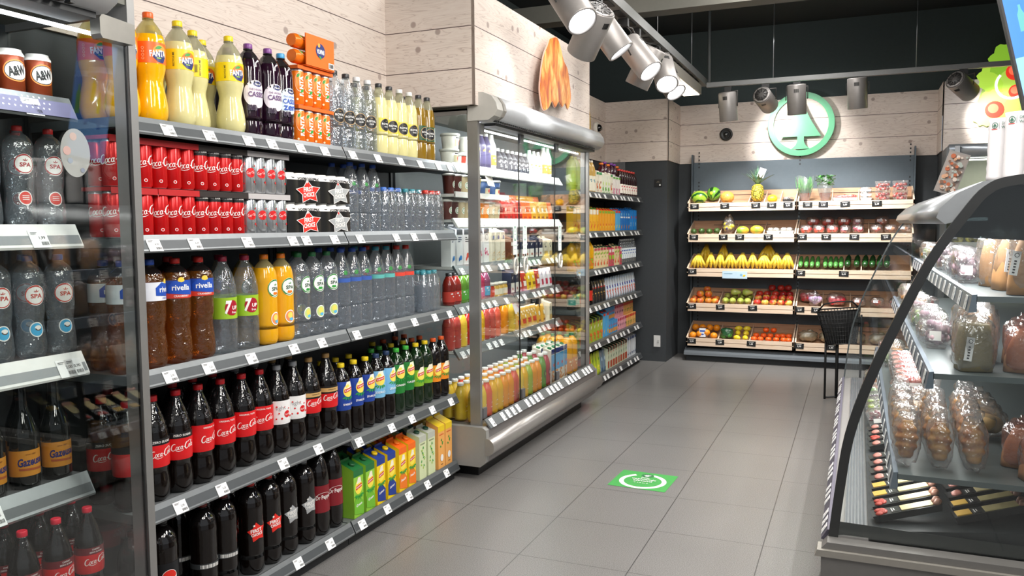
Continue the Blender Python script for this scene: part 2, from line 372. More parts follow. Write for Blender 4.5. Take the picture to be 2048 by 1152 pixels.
# ------------------------------------------------------------------ structure
def plank_mat():
    m = bpy.data.materials.new('whitewashed_planks'); m.use_nodes = True; nt = m.node_tree; N = nt.nodes; L = nt.links; b = N['Principled BSDF']
    uv = N.new('ShaderNodeUVMap'); uv.uv_map = 'UVMap'
    sep = N.new('ShaderNodeSeparateXYZ'); L.new(uv.outputs[0], sep.inputs[0])
    def math_(op, a, b_=None, c=None):
        n = N.new('ShaderNodeMath'); n.operation = op
        for i, x in enumerate((a, b_, c)):
            if x is None: continue
            if isinstance(x, (int, float)): n.inputs[i].default_value = x
            else: L.new(x, n.inputs[i])
        return n.outputs[0]
    PH = .209
    row = math_('FLOOR', math_('DIVIDE', math_('SUBTRACT', sep.outputs[1], 2.118-10*PH), PH))
    # grain: noise stretched along the plank, offset per plank
    comb = N.new('ShaderNodeCombineXYZ'); L.new(math_('ADD', sep.outputs[0], math_('MULTIPLY', row, 7.3)), comb.inputs[0]); L.new(sep.outputs[1], comb.inputs[1]); L.new(math_('MULTIPLY', row, 3.1), comb.inputs[2])
    mp = N.new('ShaderNodeMapping'); mp.inputs['Scale'].default_value = (1.3, 11, 1); L.new(comb.outputs[0], mp.inputs[0])
    n1 = N.new('ShaderNodeTexNoise'); n1.inputs['Scale'].default_value = 1.6; n1.inputs['Detail'].default_value = 3; n1.inputs['Distortion'].default_value = .9; L.new(mp.outputs[0], n1.inputs['Vector'])
    rings = math_('FRACT', math_('MULTIPLY', n1.outputs['Fac'], 13))
    r1 = N.new('ShaderNodeValToRGB'); e = r1.color_ramp.elements
    e[0].position = 0; e[0].color = (*hexc('#a08a80'), 1); e[1].position = .14; e[1].color = (*hexc('#d2c2b6'), 1)
    x = e.new(.5); x.color = (*hexc('#d8cbc0'), 1); x = e.new(1); x.color = (*hexc('#cfbfb4'), 1)
    L.new(rings, r1.inputs[0])
    # knots
    mp2 = N.new('ShaderNodeMapping'); mp2.inputs['Scale'].default_value = (1, 1, 1); L.new(comb.outputs[0], mp2.inputs[0])
    vo = N.new('ShaderNodeTexVoronoi'); vo.voronoi_dimensions = '2D'; vo.inputs['Scale'].default_value = 3.3; vo.inputs['Randomness'].default_value = 1; L.new(mp2.outputs[0], vo.inputs['Vector'])
    kn = N.new('ShaderNodeValToRGB'); k = kn.color_ramp.elements; k[0].position = .040; k[0].color = (1, 1, 1, 1); k[1].position = .062; k[1].color = (0, 0, 0, 1)
    L.new(vo.outputs['Distance'], kn.inputs[0])
    mk = N.new('ShaderNodeMix'); mk.data_type = 'RGBA'; mk.inputs[7].default_value = (*hexc('#735850'), 1); L.new(math_('MULTIPLY', kn.outputs[0], .85), mk.inputs[0]); L.new(r1.outputs[0], mk.inputs[6])
    # broad whitewash patches
    n3 = N.new('ShaderNodeTexNoise'); n3.inputs['Scale'].default_value = 2.2; L.new(comb.outputs[0], n3.inputs['Vector'])
    mw = N.new('ShaderNodeMix'); mw.data_type = 'RGBA'; mw.inputs[7].default_value = (*hexc('#ddd3ca'), 1); L.new(math_('MULTIPLY', n3.outputs['Fac'], .55), mw.inputs[0]); L.new(mk.outputs[2], mw.inputs[6])
    # joints
    fr = math_('FRACT', math_('DIVIDE', math_('SUBTRACT', math_('ADD', sep.outputs[1], math_('MULTIPLY', math_('SUBTRACT', n1.outputs['Fac'], .5), .004)), 2.118-10*PH), PH))
    j = math_('LESS_THAN', math_('ABSOLUTE', math_('SUBTRACT', fr, 0)), .02)
    mj = N.new('ShaderNodeMix'); mj.data_type = 'RGBA'; mj.inputs[7].default_value = (*hexc('#4c3a36'), 1); L.new(j, mj.inputs[0]); L.new(mw.outputs[2], mj.inputs[6])
    L.new(mj.outputs[2], b.inputs['Base Color']); b.inputs['Roughness'].default_value = .62
    return m
def floor_mat():
    m = bpy.data.materials.new('grey_floor_tiles'); m.use_nodes = True; nt = m.node_tree; N = nt.nodes; L = nt.links; b = N['Principled BSDF']
    g = N.new('ShaderNodeNewGeometry'); sep = N.new('ShaderNodeSeparateXYZ'); L.new(g.outputs['Position'], sep.inputs[0])
    def mt(op, a, b_=None):
        n = N.new('ShaderNodeMath'); n.operation = op
        for i, x in enumerate((a, b_)):
            if x is None: continue
            if isinstance(x, (int, float)): n.inputs[i].default_value = x
            else: L.new(x, n.inputs[i])
        return n.outputs[0]
    def line(o, off, s, wd): return mt('LESS_THAN', mt('FRACT', mt('DIVIDE', mt('SUBTRACT', o, off-20*s-wd/2), s)), wd/s)
    ln = mt('MAXIMUM', line(sep.outputs[0], -.785, .4525, .004), line(sep.outputs[1], 2.965, .4605, .0035))
    n = N.new('ShaderNodeTexNoise'); n.inputs['Scale'].default_value = 260; n.inputs['Detail'].default_value = 1; L.new(g.outputs['Position'], n.inputs['Vector'])
    n2 = N.new('ShaderNodeTexNoise'); n2.inputs['Scale'].default_value = 1.4; L.new(g.outputs['Position'], n2.inputs['Vector'])
    r = N.new('ShaderNodeValToRGB'); e = r.color_ramp.elements; e[0].position = .36; e[0].color = (*hexc('#6a6866'), 1); e[1].position = .62; e[1].color = (*hexc('#8f8d8b'), 1); L.new(n.outputs['Fac'], r.inputs[0])
    mx = N.new('ShaderNodeMix'); mx.data_type = 'RGBA'; mx.blend_type = 'MULTIPLY'; mx.inputs[0].default_value = .25; L.new(r.outputs[0], mx.inputs[6]); L.new(n2.outputs['Fac'], mx.inputs[7])
    ml = N.new('ShaderNodeMix'); ml.data_type = 'RGBA'; ml.inputs[7].default_value = (*hexc('#454443'), 1); L.new(ln, ml.inputs[0]); L.new(mx.outputs[2], ml.inputs[6])
    L.new(ml.outputs[2], b.inputs['Base Color']); b.inputs['Roughness'].default_value = .30; b.inputs['Specular IOR Level'].default_value = .55
    return m
def wood_mat(name, a, c, sc=(2, 30, 30)):
    m = bpy.data.materials.new(name); m.use_nodes = True; nt = m.node_tree; N = nt.nodes; L = nt.links; b = N['Principled BSDF']
    tc = N.new('ShaderNodeTexCoord'); mp = N.new('ShaderNodeMapping'); mp.inputs['Scale'].default_value = sc; L.new(tc.outputs['Object'], mp.inputs[0])
    n = N.new('ShaderNodeTexNoise'); n.inputs['Scale'].default_value = 2; n.inputs['Distortion'].default_value = 1; L.new(mp.outputs[0], n.inputs[0])
    r = N.new('ShaderNodeValToRGB'); e = r.color_ramp.elements; e[0].position = .3; e[0].color = (*hexc(a), 1); e[1].position = .7; e[1].color = (*hexc(c), 1); L.new(n.outputs['Fac'], r.inputs[0]); L.new(r.outputs[0], b.inputs['Base Color']); b.inputs['Roughness'].default_value = .6
    return m
struct('floor', MB().box(-3, 4, -2.5, 9, -.1, 0, floor_mat()))
struct('ceiling', MB().box(-3, 4, -2.5, 9, 3.25, 3.35, M('#1f2526', .9)))
WD = M('#33373a', .7, noise_amt=.1)
PLAN = [(-2.31, -1.2), (-2.31, 3.76), (-1.80, 3.76), (-1.80, 5.66), (-2.31, 5.66), (-2.31, 7.80), (-1.69, 7.80), (-1.69, 8.36), (.65, 8.36), (.65, 7.90), (2.6, 7.90)]
def wall_mb(i0, i1, z0, z1, mat, push=0):
    mb = MB(); us = []; u = 0
    for i in range(len(PLAN)-1):
        (xa, ya), (xb, yb) = PLAN[i], PLAN[i+1]; l = math.hypot(xb-xa, yb-ya)
        if i0 <= i < i1:
            nx, ny = (yb-ya)/l, -(xb-xa)/l     # towards the shop
            A = (xa+nx*push, ya+ny*push); B = (xb+nx*push, yb+ny*push)
            mb.add([(A[0], A[1], z0), (B[0], B[1], z0), (B[0], B[1], z1), (A[0], A[1], z1)], [(0, 1, 2, 3)], mat); us += [(u, z0), (u+l, z0), (u+l, z1), (u, z1)]
            # top edge and back, 3 cm thick
            k = .03; C = (xa-nx*k, ya-ny*k); D = (xb-nx*k, yb-ny*k)
            mb.add([(A[0], A[1], z1), (B[0], B[1], z1), (D[0], D[1], z1), (C[0], C[1], z1)], [(0, 1, 2, 3)], mat); us += [(u, z1), (u+l, z1), (u+l, z1+k), (u, z1+k)]
            mb.add([(A[0], A[1], z0), (B[0], B[1], z0), (D[0], D[1], z0), (C[0], C[1], z0)], [(0, 3, 2, 1)], mat); us += [(u, z0), (u, z0+k), (u+l, z0+k), (u+l, z0)]
            mb.add([(C[0], C[1], z0), (D[0], D[1], z0), (D[0], D[1], z1), (C[0], C[1], z1)], [(0, 3, 2, 1)], mat); us += [(u, z0), (u, z1), (u+l, z1), (u+l, z0)]
        u += l
    return mb, us
def wall_struct(name, i0, i1, z0, z1, mat, push=0):
    mb, us = wall_mb(i0, i1, z0, z1, mat, push); mb.keepn = True
    o = struct(name, mb); me = o.data; uvl = me.uv_layers.new(name='UVMap')
    # loops follow the vertex order of each quad
    for l in me.loops: uvl.data[l.index].uv = us[l.vertex_index]
    return o
PL = plank_mat()
struct('wall_left', MB().box(-2.36, -2.31, -1.2, 7.85, 0, 1.94, WD))
wall_struct('wall_column', 5, 7, 0, 1.94, WD)
wall_struct('wall_back', 7, 8, 0, 1.94, WD)
wall_struct('wall_right', 8, 10, 0, 1.94, WD)
wall_struct('trim_1', 0, 5, 1.94, 2.52, PL, .012)
wall_struct('trim_2', 5, 7, 1.94, 2.52, PL, .012)
wall_struct('trim_3', 7, 10, 1.94, 2.52, PL, .012)
up = MB(); DK = M('#3d4747', .85)
up.box(-3, 4, 8.42, 8.5, 2.3, 3.25, DK); up.box(-2.9, -2.8, -2.5, 8.5, 0, 3.25, DK)
struct('wall_back_upper', up)
struct('wall_end', MB().box(2.6, 2.7, 2.0, 8.5, 0, 3.25, M('#4a4b4c', .8)))
b = MB(); b.box(-2.8, 3.9, 5.45, 5.6, 2.74, 2.86, M('#5a5952', .8)); struct('beam_1', b)
b = MB(); b.tube([(-1.28, 7.65, 2.62), (-1.28, 7.65, 3.25)], .014, M('#5a5f60', .6)); struct('beam_2', b)
# ------------------------------------------------------------------ bottles and cans
def smooth_prof(pts, k=2):
    out = []
    for i in range(len(pts)-1):
        p0 = pts[max(i-1, 0)]; p1 = pts[i]; p2 = pts[i+1]; p3 = pts[min(i+2, len(pts)-1)]
        for j in range(k):
            t = j/k
            f = lambda a, b, c, d: .5*((2*b)+(-a+c)*t+(2*a-5*b+4*c-d)*t*t+(-a+3*b-3*c+d)*t**3)
            out.append((f(p0[0], p1[0], p2[0], p3[0]), f(p0[1], p1[1], p2[1], p3[1])))
    out.append(pts[-1]); return out
def rfun(prof):
    def f(z):
        for (r0, z0), (r1, z1) in zip(prof, prof[1:]):
            if z0 <= z <= z1: return r0+(r1-r0)*(z-z0)/max(z1-z0, 1e-6)
        return prof[-1][0]
    return f
PROF = {
 'contour': [(.026, .0), (.036, .004), (.0445, .022), (.0455, .05), (.0415, .082), (.0405, .095), (.044, .108), (.0455, .125), (.0455, .19), (.044, .205), (.039, .228), (.031, .256), (.021, .283), (.0145, .300), (.0135, .305)],
 'fanta': [(.028, .0), (.038, .004), (.047, .025), (.0475, .055), (.042, .09), (.0365, .118), (.0375, .135), (.0435, .16), (.0455, .178), (.0455, .235), (.044, .25), (.037, .275), (.025, .295), (.0155, .307), (.0138, .312)],
 'straight': [(.028, .0), (.038, .004), (.044, .02), (.044, .05), (.043, .06), (.044, .075), (.044, .225), (.0435, .245), (.039, .27), (.030, .288), (.019, .301), (.0145, .306), (.0135, .309)],
 'waist': [(.028, .0), (.037, .004), (.0445, .022), (.0445, .06), (.042, .09), (.0395, .115), (.042, .14), (.0445, .16), (.0445, .26), (.042, .278), (.033, .294), (.021, .304), (.0145, .309), (.0135, .312)],
 'cone': [(.028, .0), (.037, .004), (.044, .02), (.044, .1), (.043, .12), (.043, .18), (.044, .2), (.042, .225), (.036, .255), (.027, .28), (.018, .298), (.0145, .306), (.0135, .31)],
 'tall': [(.026, .0), (.034, .004), (.0385, .02), (.0385, .08), (.037, .09), (.0385, .1), (.0385, .205), (.037, .225), (.031, .255), (.022, .28), (.0155, .295), (.0135, .30)],
 'ice': [(.026, .0), (.036, .004), (.041, .02), (.040, .06), (.0385, .1), (.041, .13), (.0415, .20), (.040, .225), (.034, .25), (.024, .27), (.0155, .285), (.0135, .29)],
 'juice': [(.026, .0), (.033, .003), (.035, .012), (.035, .10), (.034, .115), (.028, .135), (.021, .148), (.0185, .153), (.0185, .158)],
 'glass': [(.028, .0), (.040, .003), (.0425, .012), (.0425, .15), (.041, .17), (.030, .205), (.019, .235), (.0155, .26), (.0145, .30), (.0155, .305)],
 'small': [(.02, .0), (.028, .003), (.031, .012), (.031, .12), (.029, .14), (.02, .165), (.0145, .18), (.0135, .185)],
}
def bottle_meshes(kind, bodymat, capcol, label=None, decal=None, split=None, topmat=None, capr=.0152, caph=.019, lobes=True, band=None, a0=0, H=None, extra=None):
    if isinstance(decal, tuple): decal, extra = decal
    pf = PROF[kind]
    if H: k = H/pf[-1][1]; pf = [(r, z*k) for r, z in pf]
    pf = smooth_prof(pf, 2); rf = rfun(pf)
    mb = MB(); ztop = pf[-1][1]
    def lob(a, z):
        k = 1
        if lobes and z < .045: k += .05*math.cos(5*a)*(1-z/.045)
        return k
    if split: mf = lambda i: (topmat if pf[i][1] >= split else bodymat)
    else: mf = bodymat
    mb.lathe(pf, mf, 20, lob=lob if lobes else None)
    mb.lathe([(.0165, ztop-.002), (.0165, ztop+.001)], topmat or bodymat, 16)
    cap = MB(); cm = M(capcol, .35)
    def ridge(a, z): return 1+.025*math.cos(16*a)
    cap.lathe([(capr*.96, ztop+.001), (capr, ztop+.003), (capr, ztop+caph-.003), (capr*.9, ztop+caph)], cm, 32, lob=ridge)
    parts = [('cap', cap)]
    lb = None
    if label:
        lb = MB(); rings = []
        if isinstance(label[0], (int, float)): label = [label]
        for z0, z1, col in label:
            zs = [z0+(z1-z0)*i/6 for i in range(7)]
            lb.lathe([(rf(z)+.0007, z) for z in zs], M(col, .38) if isinstance(col, str) else col, 20, cap=False)
    if decal:
        lb = lb or MB()
        def fn(u, v, o): r = rf(v)+.0009+o; a = a0+u/rf(v); return (r*math.cos(a), r*math.sin(a), v)
        decal.to(lb, fn, 0, .006)
    if lb: parts.append(('label', lb))
    if extra:
        l2 = MB()
        def fn2(u, v, o): r = rf(v)+.0009+o; a = a0+u/rf(v); return (r*math.cos(a), r*math.sin(a), v)
        extra.to(l2, fn2, 0, .006); parts.append(('label', l2))
    return mb, parts
def PB(name, cat, desc, *a, grp=None, **k):
    mb, parts = bottle_meshes(*a, **k); return Prod(name, cat, desc, mb, parts, grp)
RED = M('#d3171c', .38); RED2 = M('#e02a1e', .4); WH = M('#f6f4f0', .45, noise_amt=.01); BK = M('#111214', .4); NAVY = M('#1c2a6e', .4); YEL = M('#f6d312', .4); ORG = M('#f07a12', .4)
GRN = M('#2f9a3c', .45); LIME = M('#9bc53d', .4); GOLD = M('#c8a064', .4); SIL = M('#c3c6c8', .35, .5); BLU = M('#1f4fb4', .4); SKY = M('#5db6df', .4); TEAL = M('#1e8a8a', .4); MAR = M('#7d1128', .4); PNK = M('#e65c86', .4); PUR = M('#6b3d8f', .4)
def cola_label(kind):
    d = Decal()
    if kind in ('zero', 'original', 'cherry', 'gold'):
        if kind == 'zero': d.text('ZERO SUGAR', 0, .186, .007, WH, .012, .1)
        if kind == 'original': d.text('ORIGINAL TASTE', 0, .186, .0055, WH, .01)
        if kind == 'cherry': d.text('CHERRY', 0, .189, .005, WH, .01); d.text('ZERO SUGAR', 0, .180, .005, WH, .01)
        if kind == 'gold': d.text('CAFFEINE FREE', 0, .181, .004, BK, .01)
        d.cola(0, .150, .074, WH)
    if kind == 'light':
        d.text('light', -.012, .168, .02, M('#9a9a9c', .4), 0, 0, .03)
        for x, y, r in ((.012, .145, .013), (-.01, .13, .004), (.02, .165, .003), (-.02, .15, .003), (0, .172, .002), (.028, .135, .004), (-.028, .175, .003), (-.03, .13, .003)): d.disc(x, y, r, RED, n=16)
        d.cola(.012, .145, .022, WH)
    return d
P = {}
P['zero'] = PB('cola_bottle', 'bottle', 'cola bottle with black-topped red label', 'contour', COLA, '#c01822', [(.108, .176, '#d3171c'), (.176, .196, '#121214')], cola_label('zero'), .215, NECKD)
P['orig'] = PB('cola_bottle', 'bottle', 'cola bottle with plain red label', 'contour', COLA, '#c01822', (.108, .196, '#d3171c'), cola_label('original'), .215, NECKD)
P['cherry'] = PB('cola_bottle', 'bottle', 'cola bottle with maroon-topped red label', 'contour', COLA, '#e0203c', [(.108, .172, '#d3171c'), (.172, .196, '#6d0f1c')], cola_label('cherry'), .215, NECKD)
P['light'] = PB('cola_bottle', 'bottle', 'cola bottle with white label, grey cap', 'contour', COLA, '#8f9296', (.108, .196, '#e9e7e6'), cola_label('light'), .215, NECKD)
P['gold'] = PB('cola_bottle', 'bottle', 'cola bottle with gold-banded red label', 'contour', COLA, '#a8834e', [(.108, .165, '#d3171c'), (.165, .172, '#16120f'), (.172, .188, '#c8a064'), (.188, .196, '#16120f')], cola_label('gold'), .215, NECKD)
def fanta_decal(lem):
    d = Decal(); c = (.004, .205)
    d.disc(c[0]+.004, c[1]+.002, .026, ORG if lem else M('#f4a13a', .4), .024); d.poly([(-.018, .206), (.022, .215), (.026, .196), (.016, .178), (-.002, .180), (-.016, .192)], NAVY)
    d.text('FANTA', 0, .205, .019, WH, .035, 0, .08, .052); d.leaf(-.010, .218, .024, .006, .3, GRN); d.rect(-.006, .190, .008, .193, LIME)
    if lem: d.text('RECYCLE ME', -.042, .206, .0055, INK, .01, 0, PI/2, .042)
    else:
        for i in range(4): d.ring(-.044, .188+i*.01, .0025, .0042, M('#f7c08a', .5), n=10)
    return d
P['fanta'] = PB('soda_bottle', 'bottle', 'orange soda bottle with orange cap', 'fanta', FANTAL, '#f0641a', (.176, .238, '#f26a16'), fanta_decal(0), .262, ORTOP)
P['lemon'] = PB('soda_bottle', 'bottle', 'cloudy lemon soda bottle with yellow cap', 'fanta', LEMONL, '#f1d313', (.176, .238, '#f3d50e'), fanta_decal(1), .262, LEMONTOP)
d = Decal().text('RECYCLE ME', .010, .206, .006, INK, .01, 0, PI/2, .05)
for i in range(9): d.rect(-.014+i*.0018, .19, -.013+i*.0018, .215, INK)
d.rect(-.03, .185, -.024, .21, INK); d.disc(-.027, .215, .002, INK)
P['lemonback'] = PB('soda_bottle', 'bottle', 'lemon soda bottle turned label backwards', 'fanta', LEMONL, '#f1d313', (.176, .238, '#f3d50e'), d, .262, LEMONTOP)
def cassis(zero):
    d = Decal(); bg = M('#eadfe6', .4) if not zero else M('#dcebf3', .4); tx = M('#57306e', .4) if not zero else BLU
    d.disc(0, .150, .045, bg, .048, 32); d.disc(.006, .185, .017, NAVY, .009); d.text('Hero', .006, .185, .008, WH, .02, .2)
    for i in range(5): d.leaf(-.03+i*.012, .187-abs(i-2)*.004, .010, .003, 2.2-.3*i, INK)
    d.text('THE ORIGINAL', 0, .166, .007, tx, .01, 0, 0, .05); d.text('CASSIS', 0, .149, .018, tx, .02, 0, 0, .058)
    if zero: d.text('zero', .006, .125, .018, BLU, .02)
    for i in range(12): d.disc(-.026+(i % 4)*.007+random.uniform(-.002, .002), .108-(i//4)*.006, .0042, M('#2b1433', .3), n=10)
    return d
CASM = M('#220a1c', .1, coat=.6, bump=.1)
P['cassis'] = PB('juice_bottle', 'bottle', 'dark blackcurrant bottle with purple cap', 'straight', CASM, '#7b3f8a', None, cassis(0), .262, NECKD)
P['cassis0'] = PB('juice_bottle', 'bottle', 'dark blackcurrant bottle with blue cap', 'straight', CASM, '#3f9ad0', None, cassis(1), .262, NECKD)
def royal(y):
    d = Decal(); z = .135
    if y: d.rect(-.035, .105, .035, .165, M('#d6cf3c', .4))
    d.disc(0, z, .0285, GOLD); d.disc(0, z, .0265, BK); d.text('ROYAL', 0, z+.004, .009, WH, .02, 0, 0, .042); d.text('CLUB', 0, z-.008, .006, WH, .02); d.text('***', 0, z+.016, .004, GOLD, .02)
    d.text('Tonic', 0, z-.035, .006, GOLD if not y else WH, .01, .2); return d
for k, cc, body, yy, ds in (('royalb', '#2a2a2c', WATER, 0, 'clear mixer bottle with black cap'), ('royalw', '#dadada', WATER, 0, 'clear mixer bottle with white cap'), ('royalyb', '#2a2a2c', LEMONL, 1, 'pale yellow mixer bottle with black cap'), ('royalyw', '#e0e0dc', LEMONL, 1, 'pale yellow mixer bottle with white cap')):
    P[k] = PB('mixer_bottle', 'bottle', ds, 'tall', body, cc, None, royal(yy), .24, PET if not yy else LEMONTOP)
d = Decal(); d.rect(-.036, .10, .036, .17, M('#1f4a2a', .4)); d.disc(0, .135, .0285, GOLD); d.disc(0, .135, .0265, BK); d.text('ROYAL', 0, .139, .009, WH, .02, 0, 0, .042); d.text('CLUB', 0, .127, .006, WH, .02)
P['royalg'] = PB('mixer_bottle', 'bottle', 'golden ginger mixer bottle with dark label', 'tall', M('#8a6a1e', .12, coat=.4), '#2a2a2c', None, d, .24, LEMONTOP)
def spa(col, juice=None, lower=None, z=.205):
    c = M(col, .4); d = Decal(); d.disc(0, z, .031, WH, .033); d.ring(0, z, .026, .029, c, -2.6, 2.2, ky=1.05); d.ring(0, z, .0275, .0305, c, 1.2, 4.2, ky=1.05)
    d.text('SPA', .002, z-.002, .014, c if col != '#2f8a3c' else M('#1e4f35', .4), .025, 0, 0, .034)
    for i in range(3): d.leaf(.002, z+.010, .009, .0016, .5+i*1.05, c)
    if juice: d.ring(0, z, .014, .023, M(juice, .4), 4.2, 5.2)
    if lower:
        top = d; d = Decal()
        zl = .095 if z > .2 else z-.085; lc, kind = lower; d.disc(0, zl, .0215, WH, .024)
        d.disc(0, zl, .0185, M(lc, .4), .0205)
        if kind == 'fruit': d.disc(.0, zl+.004, .011, M('#f6dc66', .4)); d.disc(.004, zl-.011, .009, SKY, .006)
        if kind == 'coco': d.disc(.004, zl+.006, .010, WH, .007); d.ring(.004, zl+.006, .007, .010, M('#5a4030', .5), 3.4, 5.8)
        if kind == 'bars':
            for q in range(3): d.rect(-.010, zl-.006+q*.006, .010, zl-.004+q*.006, WH)
        return (top, d)
    return d
P['spaorange'] = PB('soda_bottle', 'bottle', 'orange drink bottle with round white sticker', 'straight', M('#e2a417', .13, coat=.4, bump=.1), '#f08018', None, spa('#2f8a3c', '#f07a12', ('#f0925a', 'fruit')), .272, ORTOP)
P['spaclear'] = PB('soda_bottle', 'bottle', 'clear drink bottle with round white sticker', 'straight', WATER, '#1d6a3a', None, spa('#2f8a3c', '#2f9a3c', ('#c6dc8a', 'fruit')), .272, PET)
P['spaint'] = PB('water_bottle', 'bottle', 'sparkling water bottle', 'waist', WATER, '#c8201f', None, spa('#b02a30', None, ('#dc4a40', 'bars')), .272, PET)
P['spacoco'] = PB('water_bottle', 'bottle', 'water bottle with red and blue stickers', 'waist', WATER, '#2a68b4', None, spa('#c8473e', None, ('#49aede', 'coco')), .272, PET)
def rivella(red):
    d = Decal(); d.disc(0, .262, .010, M('#f2cf4a', .4), .010)
    d.poly([(-.04, .245), (-.02, .262), (0, .256), (.02, .262), (.04, .245), (.04, .215), (-.04, .222)], BLU); d.text('rivella', 0, .240, .018, WH, .02, 0, 0, .056); d.text('CRANBERRY' if red else 'ORIGINAL', 0, .213, .006, WH if red else BLU, .01); return d
P['rivb'] = PB('soda_bottle', 'bottle', 'amber soda bottle with blue-white label', 'waist', AMBER, '#2a4fa8', (.206, .262, '#e8eaf0'), rivella(0), .283, NECKD)
P['rivr'] = PB('soda_bottle', 'bottle', 'amber soda bottle with blue-red label', 'waist', AMBER, '#c8261e', [(.206, .222, '#d8402c'), (.222, .262, '#24479f')], rivella(1), .283, NECKD)
d = Decal(); d.disc(.004, .155, .026, M('#a8152a', .4)); d.text('7', -.010, .157, .046, WH, .05, .25, 0, .026); d.text('UP', .014, .155, .013, WH, .03, .1); d.text('free', .010, .140, .008, WH, .01)
P['7up'] = PB('soda_bottle', 'bottle', 'clear soda bottle with lime green label', 'cone', WATER, '#9a1f3c', (.118, .19, '#9ac22e'), d, .25, PET)
def firstc(sil):
    d = Decal(); c = RED2 if not sil else SIL; d.star(.004, .155, .037, c, .15, .62); d.text('FIRST', 0, .162, .013, WH, .03, .05, .12, .042); d.text('CHOICE', .002, .148, .011, WH, .03, .05, .12, .042); d.star(-.008, .180, .005, WH); return d
P['fcr'] = PB('cola_bottle', 'bottle', 'dark cola bottle with red star label', 'straight', COLA, '#cf2a20', None, firstc(0), .26, NECKD, H=.313)
P['fcs'] = PB('cola_bottle', 'bottle', 'dark cola bottle with silver star label', 'straight', COLA, '#8f9296', None, firstc(1), .26, NECKD, H=.313)
d = Decal()
for i in range(16): d.rect(-.03+i*.0038, .118, -.0285+i*.0038+(i % 3)*.0006, .13, WH)
P['fcb'] = PB('cola_bottle', 'bottle', 'dark cola bottle showing barcode side', 'straight', COLA, '#7a1a16', (.115, .133, '#3a3d3f'), d, .26, NECKD, H=.313)
d = Decal(); d.disc(0, .155, .024, WH); d.poly([(-.021+.042*i/12, .155+.004*math.sin(i/12*6.3)) for i in range(13)]+[(.0226*math.cos(t), .155+.0226*math.sin(t)) for t in [PI*i/14 for i in range(1, 14)]], RED2)
d.poly([(-.020+.040*i/12, .149+.004*math.sin(i/12*6.3)) for i in range(13)]+[(.022*math.cos(t), .154+.022*math.sin(t)) for t in [-.25-PI*.82*i/12 for i in range(0, 13)]], BLU)
P['pepsi'] = PB('cola_bottle', 'bottle', 'black cola bottle with tricolour roundel', 'straight', COLA, '#121214', (.1, .2, '#101114'), d, .26, NECKD, H=.313)
d = Decal(); d.ring(0, .16, .030, .032, WH, .4, 2.9, ky=.5); d.text('Dr Pepper', 0, .156, .022, WH, .01, .1, .08, .068)
P['drp'] = PB('cola_bottle', 'bottle', 'dark cola bottle with maroon label', 'cone', COLA, '#a82028', (.095, .205, '#7c1620'), d, .25, NECKD, H=.335)
def lipton(bg, gname, sub, extra=None, z=.185):
    d = Decal(); d.disc(.002, z+.012, .026, M('#f6df5e', .4), .027); d.poly([(-.02, z+.020), (-.006, z+.048), (.016, z+.050), (.022, z+.026)], M('#f3ead2', .4))
    d.poly([(-.019, z+.004), (.022, z+.012), (.022, z+.026), (-.019, z+.018)], RED); d.text('Lipton', .002, z+.015, .010, WH, .02, 0, .18, .036)
    for i in range(5): d.leaf(-.012+.006*i, z-.012, .018, .004, 3.6+.5*i, GRN)
    if sub: d.text(sub, 0, z-.045, .009, WH, .015, 0, 0, .05)
    return d
P['lipb'] = PB('iced_tea_bottle', 'bottle', 'iced tea bottle with dark blue label', 'ice', COLA, '#e6c81c', (.115, .235, '#1d3f96'), lipton('b', '', 'SPARKLING'), .24, NECKD)
P['lipz'] = PB('iced_tea_bottle', 'bottle', 'iced tea bottle with sky blue label', 'ice', COLA, '#253a5c', (.115, .235, '#79b7dc'), lipton('b', '', 'ZERO'), .24, NECKD)
P['lipg'] = PB('iced_tea_bottle', 'bottle', 'iced tea bottle with leafy green label', 'ice', M('#0e2210', .1, coat=.5), '#3fae3e', (.10, .235, '#1c7a2e'), lipton('g', '', 'GREEN'), .24, PETG)
P['lipl'] = PB('iced_tea_bottle', 'bottle', 'iced tea bottle with yellow-green label', 'ice', M('#10220e', .1, coat=.5), '#e6c81c', (.10, .18, '#7fb52a'), lipton('g', '', None, z=.145), .24, PETG)
P['lipp'] = PB('iced_tea_bottle', 'bottle', 'iced tea bottle with orange label', 'ice', COLA, '#d8561c', (.09, .175, '#ee8c1e'), lipton('o', '', None, z=.135), .24, NECKD)
def waterb(cap, band, ds):
    d = Decal(); d.ring(0, .235, .006, .009, GRN); d.poly([(-.005, .231), (0, .242), (.005, .231)], GRN)
    return PB('water_bottle', 'bottle', ds, 'tall', WATER, cap, (.195, .212, band) if band else None, d, .25, PET, H=.318)
P['wb'] = waterb('#2e54b0', '#3c5fae', 'tall water bottle with blue band'); P['wt'] = waterb('#3b93a6', '#5fb2ac', 'tall water bottle with teal band'); P['wr'] = waterb('#c83224', '#dd4838', 'tall water bottle with red band')
P['wn'] = waterb('#2e54b0', None, 'tall clear water bottle with blue cap')
P['gaz'] = PB('lemonade_bottle', 'bottle', 'dark glass lemonade bottle with amber label', 'glass', M('#0c0f0e', .06, coat=.8), '#20242a', (.04, .12, '#d08a2e'),
    Decal().text('Gazeuse', 0, .085, .026, NAVY, .03, .2, .06, .075).poly([(-.035, .066), (.036, .062), (.034, .055), (-.033, .059)], M('#a8542e', .4)).text('anno 1887', 0, .108, .005, M('#7d4418', .4), .01), .16, M('#0c0f0e', .06, coat=.8), lobes=False, capr=.016, caph=.024, H=.315)
